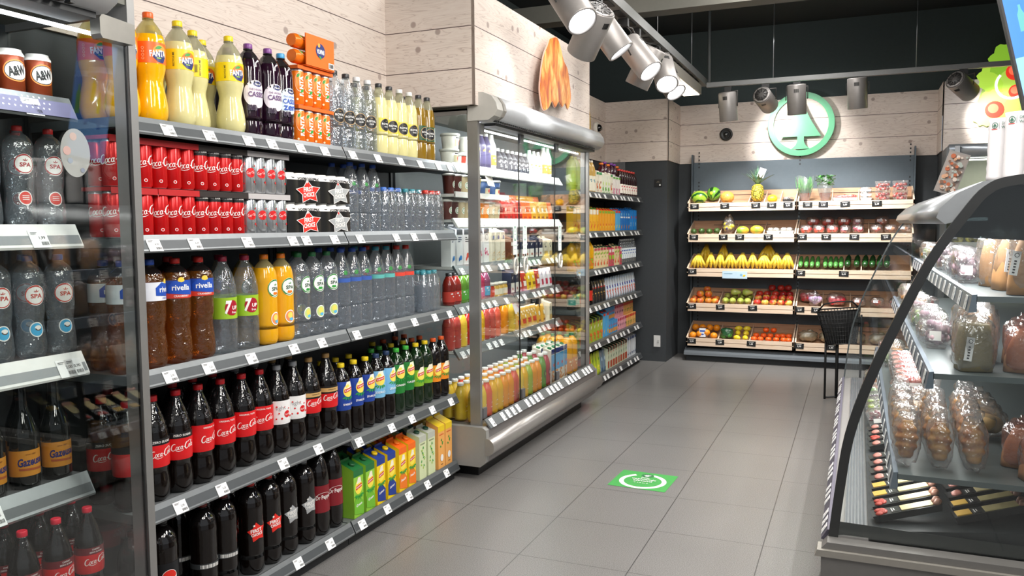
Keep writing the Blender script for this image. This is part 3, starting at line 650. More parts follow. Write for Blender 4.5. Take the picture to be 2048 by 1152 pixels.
# ---- cans and packs
def can_mesh(r, h, body, top=STEEL, band=None, decal=None, a0=0, z0=0, cx=0, cy=0):
    mb = MB(); mb.lathe([(r*.84, 0), (r*.86, .002), (r, .008), (r, h-.012), (r*.84, h-.003), (r*.84, h)], lambda i: (body if 1 <= i <= 2 else top), 20, c=(cx, cy, z0))
    mb.lathe([(r*.74, h-.001), (r*.74, h-.0005)], M('#8d9093', .3, .8), 16, c=(cx, cy, z0))
    if band:
        for za, zb, m in band: mb.lathe([(r+.0005, za), (r+.0005, zb)], m, 20, cap=False, c=(cx, cy, z0))
    if decal:
        def fn(u, v, o): a = a0+u/r; q = r+.0008+o; return (cx+q*math.cos(a), cy+q*math.sin(a), z0+v)
        decal.to(mb, fn, 0, .006)
    return mb
REDC = M('#cf1518', .25, .35); 
def colacan(kind):
    d = Decal()
    if kind == 'light':
        d.disc(.004, .07, .017, RED); d.cola(.004, .07, .030, WH)
        for i in range(7): d.disc(random.uniform(-.03, .03), random.uniform(.02, .125), random.uniform(.002, .006), RED, n=12)
    else:
        d.cola(.004, .078, .088, WH, .14); d.disc(0, .022, .005, WH, n=14); d.disc(0, .022, .0035, RED, n=14)
        if kind == 'zero': d.text('ZERO SUGAR', 0, .123, .005, WH, .01)
    return d
CAN = {'red': (.0268, .138, REDC, None, 'original', 'red'), 'zero': (.0268, .138, REDC, [(.112, .130, BK)], 'zero', 'black-topped red'), 'light': (.0268, .138, M('#c6cacd', .22, .8), None, 'light', 'silver')}
def can_pack(kind, n):
    r, h, body, band, dk, ds = CAN[kind]; parts = []
    me = can_mesh(r, h, body, STEEL, band, colacan(dk), a0=-.45).mesh('can'); 
    for i in range(2):
        for j in range(n): parts.append(('can', me, None, (-i*.055, (j-(n-1)/2)*.0555, 0)))
    tr = MB(); c = M({'red': '#b8161a', 'zero': '#2a2220', 'light': '#b8b4b4'}[kind], .5); L = n*.0555/2+.001
    tr.box(-.086, .030, -L, L, h-.004, h+.007, c); tr.box(.0295, .0305, -L, L, h-.012, h+.007, c)
    parts.append(('cardboard_top', tr)); return Prod('can_pack', 'can pack', f'pack of {ds} slim cola cans', None, parts)
P['cpr'] = can_pack('red', 3); P['cpz'] = can_pack('zero', 4); P['cpl'] = can_pack('light', 4)
def fc_pack(sil):
    parts = []; me = can_mesh(.0325, .115, M('#141414', .3, .4), WH, [(.098, .106, WH)]).mesh('can')
    for i in range(2):
        for j in range(3): parts.append(('can', me, None, (-i*.066, (j-1)*.066, 0)))
    sl = MB(); R = []; N_ = 25
    for z in (.004, .02, .06, .088, .0885, .1, .109):
        R.append([(-.0 + (.0345 if z < .1 else .030)*(.86+.14*abs(math.cos(PI*(y+.099)/.066-PI/2)))+.0, y, z) for y in [-.101+.202*i/(N_-1) for i in range(N_)]])
    BLK = M('#151515', .3); zs = [.004, .02, .06, .088, .0885, .1, .109]
    sl.rings(R, lambda i: (BLK if zs[i] < .0885 else WH), True, False, False)
    d = Decal(); d.text('VOORDEELPAK', .022, .0935, .011, INK, .035, 0, 0, .135)
    d.star(.022, .044, .080, WH, .12, .56, sq=.60); d.star(.022, .044, .074, RED2 if not sil else M('#b9bdbf', .35, .3), .12, .56, sq=.60)
    d.text('FIRST', .020, .055, .018, WH, .03, .05, .1, .060); d.text('CHOICE', .022, .034, .018, WH, .03, .05, .1, .068); d.star(.012, .082, .007, RED2 if sil else WH)
    d.it = d.it[:1]+[x for x in d.it[1:]]
    d.to(sl, lambda u, v, o: (.0352+o, u, v), .0, None); parts.append(('paper_sleeve', sl))
    return Prod('can_pack', 'can pack', 'six-pack wrap with %s star' % ('silver' if sil else 'red'), None, parts)
P['fp'] = fc_pack(0); P['fps'] = fc_pack(1)
def fanta_can(a=0):
    d = Decal(); d.text('FANTA', .006, .07, .019, WH, .035, 0, PI/2, .075); d.leaf(-.012, .1, .02, .006, 1, GRN); d.leaf(.0, .045, .022, .007, .6, GRN); d.ring(-.002, .085, .017, .0182, M('#ffd9b0', .4), 1.4, 4.5, ky=2); d.disc(-.012, .02, .004, M('#ffd9b0', .4)); return d
ORC = M('#ee7410', .28, .2)
fc = can_mesh(.0268, .138, ORC, STEEL, None, fanta_can(), a0=-.4).mesh('can')
pp = [('can', fc, None, (-i*.055, (j-1.5)*.0545, 0)) for i in range(2) for j in range(4)]
t = MB(); t.box(-.086, .030, -.112, .112, .134, .147, M('#e8650f', .5)); pp.append(('cardboard_top', t))
P['fap'] = Prod('can_pack', 'can pack', 'pack of orange soda slim cans', None, pp)
# open box of cans lying on its side on top of the stack
bx = MB(); bx.box(.0, .004, -.08, .10, 0, .118, M('#ef6a10', .5)); bx.box(-.10, 0, .095, .10, 0, .118, M('#ef6a10', .5)); bx.box(-.10, .0, -.08, .10, -.003, 0, M('#ef6a10', .5))
d = Decal(); d.disc(.01, .065, .030, NAVY, .028); d.text('FANTA', .01, .062, .017, WH, .04, 0, PI, .046); d.leaf(0, .045, .02, .006, 5.6, GRN); d.disc(.0, .085, .008, M('#f4a13a', .4)); d.rect(.06, .006, .095, .028, WH)
for i in range(8): d.rect(.063+i*.0035, .009, .065+i*.0035, .025, INK)
d.to(bx, flatX(.0043)); 
fl = MB(); fl.blob((0, 0, 0), (.001, .001, .001), ORC)
fcl = can_mesh(.0268, .138, ORC, ORC, None, fanta_can(), a0=.4); fcl.xf(Matrix.Rotation(PI/2, 4, 'X') @ Matrix.Rotation(.5, 4, 'Z'))
P['fbox'] = Prod('can_box', 'can box', 'tipped orange cardboard box of soda cans', bx, [('can', fcl, None, (-.035, .02, .030)), ('can', fcl, None, (-.035, .02, .088))])
d = Decal(); d.disc(0, .062, .033, M('#f08c3c', .4), .028); d.disc(0, .062, .030, BK, .025); d.disc(0, .062, .028, WH, .023); d.text('A&W', 0, .062, .026, BK, .05, 0, .2, .044)
P['aw'] = Prod('root_beer_can', 'can', 'brown root beer can', can_mesh(.033, .118, M('#8c3b1c', .3, .35), M('#e8e6e2', .35, .3), [(.100, .106, WH)], d), [])
# ---- cartons
def carton(name, cat, desc, w, dp, h, base, decal=None, cap=None, slant=.02, topcol=None, sidecol=None):
    mb = MB(); b = M(base, .42) if isinstance(base, str) else base; tc = M(topcol, .42) if topcol else b
    x0, x1 = -dp/2, dp/2; y0, y1 = -w/2, w/2
    poly = [(x0, 0), (x1, 0), (x1, h-slant), (x0, h)] if slant > 0 else [(x0, 0), (x1, 0), (x1, h), (x0, h)]
    mb.prism(poly, 'y', y0, y1, b)
    if topcol: mb.add([(x1+.0003, y0-.0003, h-slant-.03), (x1+.0003, y1+.0003, h-slant-.03), (x1+.0003, y1+.0003, h-slant+.0003), (x1+.0003, y0-.0003, h-slant+.0003), (x0, y0, h+.0006), (x0, y1, h+.0006)], [(0, 1, 2, 3), (3, 2, 5, 4)], tc)
    mb.box(x0-.001, x0+.002, y0+.004, y1-.004, h-.004, h+.010, tc)
    if decal: decal.to(mb, flatX(x1), .0008)
    parts = []
    if cap:
        c = MB(); k = Matrix.Translation((0, 0, h-slant/2)) @ Matrix.Rotation(math.atan2(slant, dp), 4, 'Y')
        c.lathe([(.0145, 0), (.0145, .009), (.012, .011)], M(cap, .35), 16); c.xf(k); parts.append(('cap', c))
    return Prod(name, cat, desc, mb, parts)
def lip_carton(base, top, cap, mid, word, ds, wc=WH):
    d = Decal(); h = .235; d.disc(.0, .13, .026, M('#f8e24e', .4), .030); d.poly([(-.016, .145), (-.004, .172), (.014, .172), (.018, .148)], M('#f3ead2', .4))
    d.poly([(-.020, .120), (.022, .128), (.022, .144), (-.020, .136)], RED); d.text('Lipton', .001, .132, .011, WH, .02, 0, .18, .038)
    d.poly([(-.034, .07), (-.034, .02), (.034, .005), (.034, .06), (.010, .085), (-.02, .088)], M(mid, .4))
    d.text(word, 0, .055, .012, wc, .02, .15, .15, .042)
    for i in range(6): d.leaf(-.012+.005*i, .098, .022, .005, 3.3+.55*i, GRN)
    return carton('iced_tea_carton', 'carton', ds, .070, .070, h, base, d, cap, .028, top)
P['lcg'] = lip_carton('#8fc63a', '#1d6a34', '#1f5a30', '#6fb52e', 'Green', 'green iced tea carton')
P['lcl'] = lip_carton('#f3d21a', '#1f3a8c', '#e9c218', '#1f3a8c', 'Lemon', 'yellow and navy iced tea carton')
P['lcp'] = lip_carton('#f6cf1e', '#ee6a16', '#e8731a', '#ee7a1c', 'Peach', 'yellow and orange iced tea carton')
d = Decal(); d.text('PICKWICK', 0, .175, .007, INK, .01)
for i in range(10): d.leaf(random.uniform(-.02, .02), .05+i*.011, .016, .005, random.uniform(.3, 2.8), GRN if i % 2 else LIME)
P['lcw'] = carton('iced_tea_carton', 'carton', 'pale green herbal tea carton', .070, .070, .235, '#d3dcae', d, '#1f4433', .02, '#b9bcae')
d = Decal(); d.text('PICKWICK', 0, .175, .007, RED, .01)
for i in range(4): d.leaf(random.uniform(-.015, .01), .11+i*.010, .016, .006, random.uniform(.3, 2.8), GRN)
d.disc(0, .055, .015, WH, .018); d.rect(-.01, .02, .01, .023, INK)
P['lcy'] = carton('iced_tea_carton', 'carton', 'tall yellow and peach tea carton', .070, .070, .25, '#f0ad5e', d, None, .03, '#ecc928')
# ---- shrink pack of six small bottles
def water_pack(cap, H, desc, nb=3):
    mb, parts = bottle_meshes('small' if H < .2 else 'tall', WATER, cap, None, None, .14 if H < .2 else .24, PET, H=H)
    bm_ = mb.mesh('bottle'); cp = parts[0][1].mesh('cap'); r = .062 if H < .2 else .077
    return bm_, cp, r
wp = {}
def shrink_pack(cap, H, desc):
    b_, c_, r = water_pack(cap, H, desc); out = []
    for i in range(2):
        for j in range(3): out += [('bottle', b_, None, (-i*r, (j-1)*r, 0)), ('cap', c_, None, (-i*r, (j-1)*r, 0))]
    f = MB(); L = 1.5*r+.001; hh = H*.8; R = []
    for z, k in ((.002, 1), (hh*.5, 1.01), (hh, 1.0), (H*.92, .93), (H+.012, .8)):
        ring = []
        for t in range(28):
            a = 2*PI*t/28; sg = lambda q: math.copysign(abs(q)**.35, q)
            ring.append((-r/2+sg(math.cos(a))*(r+.002)*k, sg(math.sin(a))*L*k, z+.004*math.sin(5*a)*(z > hh)))
        R.append(ring)
    f.rings(R, PACKF, True, False); out.append(('shrink_film', f))
    return Prod('water_pack', 'water pack', desc, None, out)
P['spb'] = shrink_pack('#3c6fc4', .185, 'shrink pack of small blue-capped water bottles'); P['spt'] = shrink_pack('#3a8f9c', .185, 'shrink pack of small teal-capped water bottles'); P['spr'] = shrink_pack('#d83a2c', .185, 'shrink pack of small red-capped water bottles')
# ------------------------------------------------------------------ shelving
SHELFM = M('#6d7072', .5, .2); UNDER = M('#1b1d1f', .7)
TAGS = {}
def tag_mesh(price, w=.050, h=.038, slope=0, dark=False):
    k = (price, w, h, dark)
    if k in TAGS: return TAGS[k]
    mb = MB(); bgm = TAGW if not dark else M('#121314', .4)
    mb.box(0, .0012, -w/2, w/2, 0, h, bgm)
    d = Decal(); tx = INK if not dark else WH
    if dark: d.text(price, 0, h*.42, h*.36, tx, .02); d.rect(-w*.3, h*.78, w*.25, h*.84, tx)
    else:
        d.text(price, w*.18, h*.56, h*.20, tx, .02)
        for i in range(7): d.rect(w*(.04+i*.055), h*.14, w*(.04+i*.055)+w*(.022 if i % 3 else .035), h*.34, tx)
        d.rect(-w*.42, h*.84, -w*.05, h*.87, tx); d.rect(-w*.42, h*.76, -w*.12, h*.785, tx)
    d.to(mb, flatX(.0013), 0); TAGS[k] = mb.mesh('price_tag'); return TAGS[k]
def shelf(parent, y0, y1, xb, xf, z, tags, rail=.045, lean=.022, col=None, light=False, thick=.028, under=None, name='shelf'):
    """slab from xb (back) to xf (front); the price rail leans out at the front; tags = [(y, price)]"""
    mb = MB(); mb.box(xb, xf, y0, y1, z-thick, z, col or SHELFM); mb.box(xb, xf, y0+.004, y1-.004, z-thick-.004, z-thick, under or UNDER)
    s = ob(name, mb, parent)
    r = MB(); r.prism([(xf-.004, z+.006), (xf+.003, z+.008), (xf+.004+lean, z-rail+.004), (xf+.002+lean, z-rail-.002), (xf+lean-.006, z-rail+.002), (xf-.006, z-.004)], 'y', y0, y1, RAILM if not light else M('#e9e9e6', .45))
    a = math.atan2(lean, rail); k = Matrix.Translation((xf+.0045+.002, 0, z-.002)) @ Matrix.Rotation(-a, 4, 'Y')
    r.add([tuple(k @ Vector(v)) for v in [(.0012, y0+.003, -rail+.006), (.0012, y1-.003, -rail+.006), (.0012, y1-.003, -.004), (.0012, y0+.003, -.004)]], [(0, 1, 2, 3)], M('#4a4e51', .42, .3) if not light else M('#8b8f92', .45))
    ob('price_rail', r, s)
    for y, pr in tags:
        t = ob('price_tag', tag_mesh(pr, h=rail*.92), s); t.location = (xf+.006+lean*1.02, y, z-rail+.002); t.rotation_euler = (0, -a, 0)
    return s
GX = -1.925
def gondola(label, y0, y1, zs, tags, toe=True, end_panels=()):
    g = thing('gondola_shelving', label, 'shelving', None, (0, 0, 0), 0, 'dark metal gondola bays along the left wall')
    b = MB(); b.box(-2.295, -2.280, y0, y1, .02, zs[0]+.05, M('#26292b', .6)); b.box(-2.28, -2.272, y0+.01, y0+.03, .05, zs[0], BLACK); b.box(-2.28, -2.272, y1-.03, y1-.01, .05, zs[0], BLACK); ob('back_panel', b, g)
    b = MB(); b.box(-2.28, -1.935, y0, y1, 0, .045, M('#1d1e20', .6)); b.box(-2.28, -1.925, y0, y1, .038, .058, M('#2a2c2e', .5)); ob('base_plinth', b, g)
    for i, z in enumerate(zs):
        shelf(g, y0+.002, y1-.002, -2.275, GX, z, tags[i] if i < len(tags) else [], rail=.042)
    return g
Z1 = [1.645, 1.303, .905, .495, .095]; Z2 = [1.645, 1.303, .905, .452, .095]
gondola('near dark gondola bay of soda and cola beside the glass cooler', 1.70, 2.785, Z1,
        [[(1.87, '2,05'), (2.04, '3,19'), (2.22, '3,19'), (2.34, '1,85'), (2.50, '1,85'), (2.65, '4,75')],
         [(1.80, '4,99'), (1.96, '4,99'), (2.20, '4,99'), (2.44, '4,99'), (2.52, '2,49'), (2.70, '2,49')],
         [(1.84, '2,05'), (2.00, '3,25'), (2.20, '1,99'), (2.43, '1,89'), (2.60, '1,89')],
         [(1.86, '2,45'), (2.04, '2,25'), (2.35, '2,25'), (2.56, '2,49')], [(2.42, '1,25'), (2.62, '1,09')]])
gondola('second dark gondola bay of water and iced tea', 2.79, 3.762, Z2,
        [[(2.84, '1,09'), (3.03, '1,09'), (3.22, '1,09'), (3.40, '1,09'), (3.58, '1,09'), (3.7, '1,09')],
         [(2.88, '3,49'), (3.17, '3,49'), (3.33, '2,19'), (3.52, '2,49')],
         [(2.84, '0,99'), (3.12, '1,29'), (3.32, '1,05'), (3.52, '0,99'), (3.68, '2,39')],
         [(2.84, '1,89'), (3.10, '1,89'), (3.28, '1,89'), (3.48, '1,89'), (3.68, '1,89')],
         [(2.85, '1,39'), (3.05, '1,39'), (3.24, '1,39'), (3.42, '1,89'), (3.62, '1,89')]])
def row(place, x, z, items, row_=0, rot=None, dz=0, jit=.12, sc=1):
    for it in items:
        p, y = it[0], it[1]; r = it[2] if len(it) > 2 else random.uniform(-jit, jit)
        r -= 0 if p.startswith('lc') else .30 if 'top shelf, second' in place else .48
        make(P[p], (x+(it[3] if len(it) > 3 else 0), y, z+.001+dz), r, place, y, row_, sc=sc)
XF = -1.982
A1, A2 = 'near bay', 'second bay'
T = {0: 'top shelf', 1: 'second shelf', 2: 'third shelf', 3: 'fourth shelf', 4: 'bottom shelf'}
n1 = lambda i: f'{T[i]}, near bay'; n2 = lambda i: f'{T[i]}, second bay'
# top shelves
row(n1(0), XF, Z1[0], [('fanta', 1.79, .35), ('fanta', 1.895, .3), ('lemon', 2.01, .3), ('lemonback', 2.125, -.1, -.05), ('lemon', 2.235, .25), ('cassis', 2.333, .2, -.01), ('cassis', 2.423, .2), ('cassis0', 2.513, .35, -.012)])
row(n1(0), XF-.10, Z1[0], [('fanta', 1.80), ('fanta', 1.90), ('lemon', 2.02), ('lemon', 2.24), ('cassis', 2.34), ('cassis', 2.435)], 1)
make(P['fap'], (-1.985, 2.685, Z1[0]+.001), 0, n1(0), 2.685); make(P['fap'], (-1.985, 2.685, Z1[0]+.150), 0, n1(0), 2.685, 'u')
make(P['fbox'], (-1.945, 2.675, Z1[0]+.302), .0, 'on top of the orange can packs')
row(n2(0), XF, Z2[0], [('royalb', 2.832), ('royalb', 2.911), ('royalw', 2.991), ('royalw', 3.075), ('royalyb', 3.165), ('royalyb', 3.245), ('royalyw', 3.33), ('royalyw', 3.42), ('royalg', 3.51), ('royalg', 3.595)], jit=.3)
row(n2(0), XF-.09, Z2[0], [('royalb', 2.83), ('royalw', 2.92), ('royalw', 3.00), ('royalyb', 3.11), ('royalyb', 3.2), ('royalyw', 3.30), ('royalyw', 3.4), ('royalg', 3.53)], 1, jit=.3)
# second shelves: can packs, two high
for dz, r in ((0, 0), (.147, 'u')):
    for k, y in (('cpr', 1.787), ('cpr', 1.957), ('cpz', 2.155), ('cpl', 2.382)): make(P[k], (-1.975, y, Z1[1]+.001+dz), random.uniform(-.01, .01), n1(1), y, r)
for dz, r in ((0, 0), (.117, 'u')):
    for k, y in (('fp', 2.585), ('fps', 2.785)): make(P[k], (-1.985, y+.005, Z1[1]+.001+dz), random.uniform(-.015, .015), n1(1), y, r)
row(n2(1), XF, Z2[1], [('wn', 2.93), ('wn', 3.01), ('wn', 3.09), ('wb', 2.92, 0, -.09), ('wb', 3.0, 0, -.09), ('wb', 3.08, 0, -.09)], sc=.885)
for k, y in (('spb', 3.225), ('spt', 3.42), ('spr', 3.615)): make(P[k], (-1.975, y, Z2[1]+.001), 0, n2(1), y)
# third
row(n1(2), XF, Z1[2], [('rivb', 1.76, .5), ('rivb', 1.86, 1.0), ('rivr', 1.962, .1), ('rivr', 2.058, .1), ('7up', 2.16, .25), ('7up', 2.255, .05), ('spaorange', 2.365, .55), ('spaorange', 2.455, .3), ('spaclear', 2.575, .5), ('spaclear', 2.665, .3), ('spaclear', 2.75, .2)])
row(n1(2), XF-.10, Z1[2], [('rivb', 1.77, .4), ('rivr', 1.94), ('rivr', 2.04), ('7up', 2.17), ('7up', 2.26), ('spaorange', 2.37), ('spaclear', 2.60), ('spaclear', 2.69)], 1)
row(n2(2), XF, Z2[2], [('wb', 2.845), ('wb', 2.93), ('wb', 3.01), ('wt', 3.10), ('wt', 3.19), ('wr', 3.28), ('wr', 3.365)])
row(n2(2), XF-.085, Z2[2], [('wb', 2.85), ('wb', 2.94), ('wb', 3.02), ('wt', 3.10), ('wr', 3.19), ('wr', 3.28), ('wr', 3.37)], 1)
make(P['spt'], (-1.975, 3.58, Z2[2]+.001), .05, n2(2), 3.58, sc=1.0)
# fourth
row(n1(3), XF, Z1[3], [('zero', 1.755, .8), ('zero', 1.85, .3), ('zero', 1.944, .1), ('orig', 2.04, .6), ('orig', 2.135, .15), ('orig', 2.232, .05), ('orig', 2.325, -.1), ('light', 2.42, .15), ('light', 2.515, .1), ('gold', 2.61, .2), ('gold', 2.715, .1)])
row(n1(3), XF-.10, Z1[3], [('zero', 1.77), ('zero', 1.86), ('orig', 2.04), ('orig', 2.14), ('orig', 2.24), ('light', 2.34), ('light', 2.43), ('gold', 2.53), ('gold', 2.63)], 1)
row(n1(3), XF-.20, Z1[3], [('zero', 1.87), ('orig', 2.05), ('orig', 2.15), ('light', 2.35), ('gold', 2.55)], 2)
row(n2(3), XF, Z2[3], [(k, 2.836+i*.0872, r_) for i, (k, r_) in enumerate((('lipb', .3), ('lipb', .3), ('lipb', .25), ('lipz', -.05), ('lipz', .4), ('lipg', .05), ('lipg', .2), ('lipl', .15), ('lipl', .1), ('lipp', .15), ('lipp', .1)))])
row(n2(3), XF-.095, Z2[3], [('lipb', 2.85), ('lipb', 2.94), ('lipb', 3.03), ('lipg', 3.23), ('lipg', 3.32), ('lipl', 3.41), ('lipl', 3.50), ('lipp', 3.59), ('lipp', 3.678)], 1)
row(n2(3), XF-.19, Z2[3], [('lipl', 3.42), ('lipp', 3.52), ('lipp', 3.61), ('lipp', 3.7)], 2)
# bottom
row(n1(4), XF, Z1[4], [('pepsi', 1.75, .2), ('pepsi', 1.85, .1), ('fcb', 2.04), ('fcb', 2.135), ('fcr', 2.27, .05), ('fcr', 2.367, .15), ('fcs', 2.46, .2), ('fcs', 2.55, .1), ('drp', 2.641, .1), ('drp', 2.733, .05)])
row(n1(4), XF-.10, Z1[4], [('pepsi', 1.86), ('fcb', 2.05), ('fcr', 2.15), ('fcr', 2.27), ('fcs', 2.38), ('fcs', 2.48), ('drp', 2.66)], 1)
for r, dx in ((0, 0), (1, -.085)):
    row(n2(4), -1.968+dx, Z2[4], [('lcg', 2.855), ('lcg', 2.945), ('lcl', 3.045), ('lcl', 3.135), ('lcp', 3.235), ('lcp', 3.32), ('lcw', 3.425), ('lcw', 3.515), ('lcy', 3.62), ('lcy', 3.70)], r, jit=.03)
# ------------------------------------------------------------------ glass-door coolers on the left wall
def cooler(label, y0, y1, doors, grp='upright glass coolers on the left wall', near=False):
    """base with bumper, side glass with posts, door panes on the front plane, rounded canopy"""
    g = thing('upright_cooler', label, 'cooler', None, (0, 0, 0), 0, grp)
    zt = 1.93; xf = -1.80
    b = MB(); x = xf
    prof = [(-2.29, .075), (x+.015, .075), (x+.045, .10), (x+.052, .135), (x+.052, .235), (x+.050, .272), (x+.030, .285), (-2.29, .285)]
    b.prism(prof, 'y', y0, y1, FRIDGE); ob('base', b, g)
    bp_ = [(x+.045+.050*math.cos(t)**.8 if math.cos(t) > 0 else x+.045, .184+.046*math.sin(t)) for t in [-PI/2+PI*q_/14 for q_ in range(15)]]
    b = MB(); b.prism(bp_, 'y', y0-.036, y1+.036, M('#a09c98', .3, .45), True); ob('bumper', b, g)
    for ye in (y0, y1):
        b = MB(); s = 1 if ye == y1 else -1
        b.prism([(px_, pz) if px_ > -2 else (px_, pz) for px_, pz in prof], 'y', ye, ye+s*.035, FRIDGE2)
        ob('base_end_cap', b, g)
    b = MB(); b.box(-2.2, x-.04, y0+.06, y1-.06, 0, .075, BLACK); ob('kick_plate', b, g)
    b = MB(); k = .030
    b.prism([(x+.018, .318), (x+.022, .320), (x+.060, .276), (x+.052, .270)], 'y', y0+.01, y1-.01, M('#75797c', .4, .4)); sill = ob('price_sill', b, g)
    a = math.atan2(.038, .046)
    n = int((y1-y0)/.075)
    for i in range(n):
        if (i*7) % 5 == 2: continue
        t = ob('price_tag', tag_mesh(['1,99', '2,49', '1,79', '2,19', '3,29'][i % 5], .042, .05), sill); t.location = (x+.061, y0+.06+i*(y1-y0-.1)/n, .276); t.rotation_euler = (0, -a, 0)
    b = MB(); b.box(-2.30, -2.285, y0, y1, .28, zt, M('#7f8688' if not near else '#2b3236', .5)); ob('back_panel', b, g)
    b = MB(); b.box(-2.29, x+.0, y0, y1, zt-.01, zt+.03, M('#66665c', .5)); ob('roof_panel', b, g)
    for ye in (y0, y1):
        s = -1 if ye == y1 else 1
        b = MB(); b.box(-2.285, x-.03, ye+s*.004, ye+s*.010, .285, zt-.01, GLASS); ob('side_glass', b, g)
        b = MB(); b.box(x-.055, x+.004, ye, ye+s*.024, .285, zt+.01, METAL); b.box(-2.285, x, ye, ye+s*.014, zt-.03, zt, METAL); ob('corner_post', b, g)
    # canopy
    cprof = [(x-.05, 1.865), (x+.065, 1.865), (x+.10, 1.885), (x+.118, 1.915), (x+.110, 1.95), (x+.085, 1.985), (x+.04, 2.005), (x-.05, 2.01)]
    yc = y1-(.14 if near else 0)
    c = MB(); c.prism(cprof, 'y', y0+.10, yc, M('#b2b4b6', .42, .35), True); 
    for i in range(int((yc-y0-.15)/.028)): c.box(x+.066, x+.086, y0+.06+i*.028, y0+.072+i*.028, 1.861, 1.868, BLACK)
    c.box(x-.04, x+.05, y0+.12, yc-.02, 1.850, 1.866, M('#222426', .5)); cn = ob('canopy', c, g)
    e = MB(); e.prism(cprof, 'y', y0-.005, y0+.07, M('#b4b2ac', .4)); e.prism([(px_+.006*(px_ > x+.05), pz) for px_, pz in cprof], 'y', y0+.07, y0+.10, M('#8d8a84', .4))
    ob('end_cap', e, cn)
    # lamp under the canopy
    l = MB(); l.box(x-.073, x-.062, y0+.05, y1-.05, 1.838, 1.846, emis('#f4f8ff', 5)); ob('light_tube', l, g)
    # doors
    for i, (ya, yb, hy) in enumerate(doors):
        gl = MB(); gl.box(x-.004, x+.001, ya, yb, .315, 1.86, GLASS); dd = ob('glass_door', gl, g)
        ed = MB(); ed.box(x-.005, x+.002, yb-.004, yb, .315, 1.86, BLACK); ob('door_seal', ed, dd)
        if hy:
            h = MB(); R = []
            h.tube([(x+.006, hy+.026*math.cos(t), 1.10+.045*math.sin(t)) for t in [2*PI*q/20 for q in range(21)]], .0065, M('#d9d6cc', .35), 6); h.box(x+.001, x+.006, hy-.012, hy+.012, 1.145, 1.15, STEEL)
            ob('ring_handle', h, dd)
            st = MB(); st.box(x+.0012, x+.0018, hy-.030, hy+.030, 1.165, 1.345, M('#e9f0ec', .4))
            q = Decal(); q.ring(0, .12, .019, .0225, M('#2c8a6a', .4), ky=1.9); q.text('ruimte', 0, .135, .006, M('#2c8a6a', .4)); q.text('maken', 0, .115, .006, M('#2c8a6a', .4)); q.rect(-.02, .05, .02, .053, M('#a9cbbd', .4)); q.rect(-.02, .03, .014, .033, M('#a9cbbd', .4))
            q.it = [it for it in q.it]; q.to(st, flatX(x+.0019, hy, 1.165), 0); ob('door_sticker', st, dd)
        for zz in (1.80, .318): bk = MB(); bk.box(x-.006, x+.010, ya+.0, ya+.045, zz, zz+.055, M('#77777a', .35, .5)); ob('door_hinge', bk, dd)
    return g
g = cooler('middle upright glass-door cooler of dairy and juice below the croissant poster', 3.80, 5.68, [(3.825, 4.36, 4.29), (4.365, 4.96, 4.44), (4.965, 5.60, 5.05)])
d = Decal(); MCZ = [1.655, 1.365, 1.115, .905, .665]
for i, z in enumerate(MCZ):
    for ya, yb in ((3.83, 4.62), (4.63, 5.48)):
        tg = [(ya+.06+j*.085, ['1,99', '0,89', '2,35', '1,65'][j % 4]) for j in range(int((yb-ya-.05)/.085)) if (j*3+i) % 4 != 1]
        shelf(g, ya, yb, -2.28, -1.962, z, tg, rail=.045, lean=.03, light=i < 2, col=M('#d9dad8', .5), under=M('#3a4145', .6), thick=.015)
tray = MB(); tray.box(-2.2, -1.95, 3.84, 4.55, 1.485, 1.50, WHITE); tray.box(-1.955, -1.945, 3.84, 4.55, 1.482, 1.512, WHITE); ob('white_divider_tray', tray, g)
pr = MB(); pr.box(0, .0015, -.07, .07, 0, .095, M('#ece4d8', .5)); q = Decal().rect(-.05, .07, .03, .078, M('#c9b8a8', .5)); q.ring(.03, .045, .014, .020, M('#d9b8b0', .5)); q.to(pr, flatX(.0017)); o = ob('price_card', pr, g, (-1.925, 4.25, 1.555)); o.rotation_euler = (.0, -.3, .15)
pr = MB(); pr.box(0, .0015, -.075, .075, 0, .085, M('#f2e6e8', .5)); q = Decal().rect(-.075, .06, .075, .085, M('#e58aa0', .5)); q.ring(.045, .04, .018, .023, M('#d8556f', .5)); q.to(pr, flatX(.0017)); o = ob('price_card', pr, g, (-1.925, 4.63, .800)); o.rotation_euler = (.1, -.3, .15)
# near cooler: only its far end is in view
gn = cooler('near upright glass cooler at the left with spotted price strip', -.2, 1.66, [(.9, 1.632, None)], near=True)
for i, z in enumerate([1.675, 1.335, .985, .645, .300]):
    if i < 4: shelf(gn, .4, 1.60, -2.28, -1.985, z, [(1.475-.16*(i == 3)+.06*(i == 2), ['1,85', '1,99', '2,00', '1,25'][i])]+([(1.56, '0,90')] if i == 2 else []), rail=.055, lean=.03, col=SHELFM, light=(i == 1 or i == 2))
sp = MB(); sp.add([(-1.973, .42, 1.668), (-1.973, 1.595, 1.668), (-1.948, 1.595, 1.626), (-1.948, .42, 1.626)], [(0, 1, 2, 3)], M('#6f6d8c', .5))
q = Decal()
for i in range(70):
    for j in range(3): q.disc(-.55+i*.0148+(j % 2)*.0074, .008+j*.014, .0024, M('#e8e8f2', .5), n=8)
q.to(sp, lambda u, v, o: (-1.947-(v)*.6+o, 1.005+u, 1.626+v), .0006); ob('spotted_price_strip', sp, gn)
ova = MB(); q = Decal().disc(0, 0, .042, film('milky_sticker', (.5, .52, .5), (.75, .78, .74), .75), .060, 32); q.to(ova, flatX(-1.7985, 1.463, 1.519), 0)
rr = random.Random(3)
q = Decal()
for cx, cy, r, m in ((-.005, .04, .010, '#b9a39a'), (-.024, .004, .011, '#bf9c94'), (-.016, -.02, .007, '#8f9aa6'), (.018, -.042, .006, '#7f8796')): q.disc(cx, cy, r, M(m, .5), n=16)
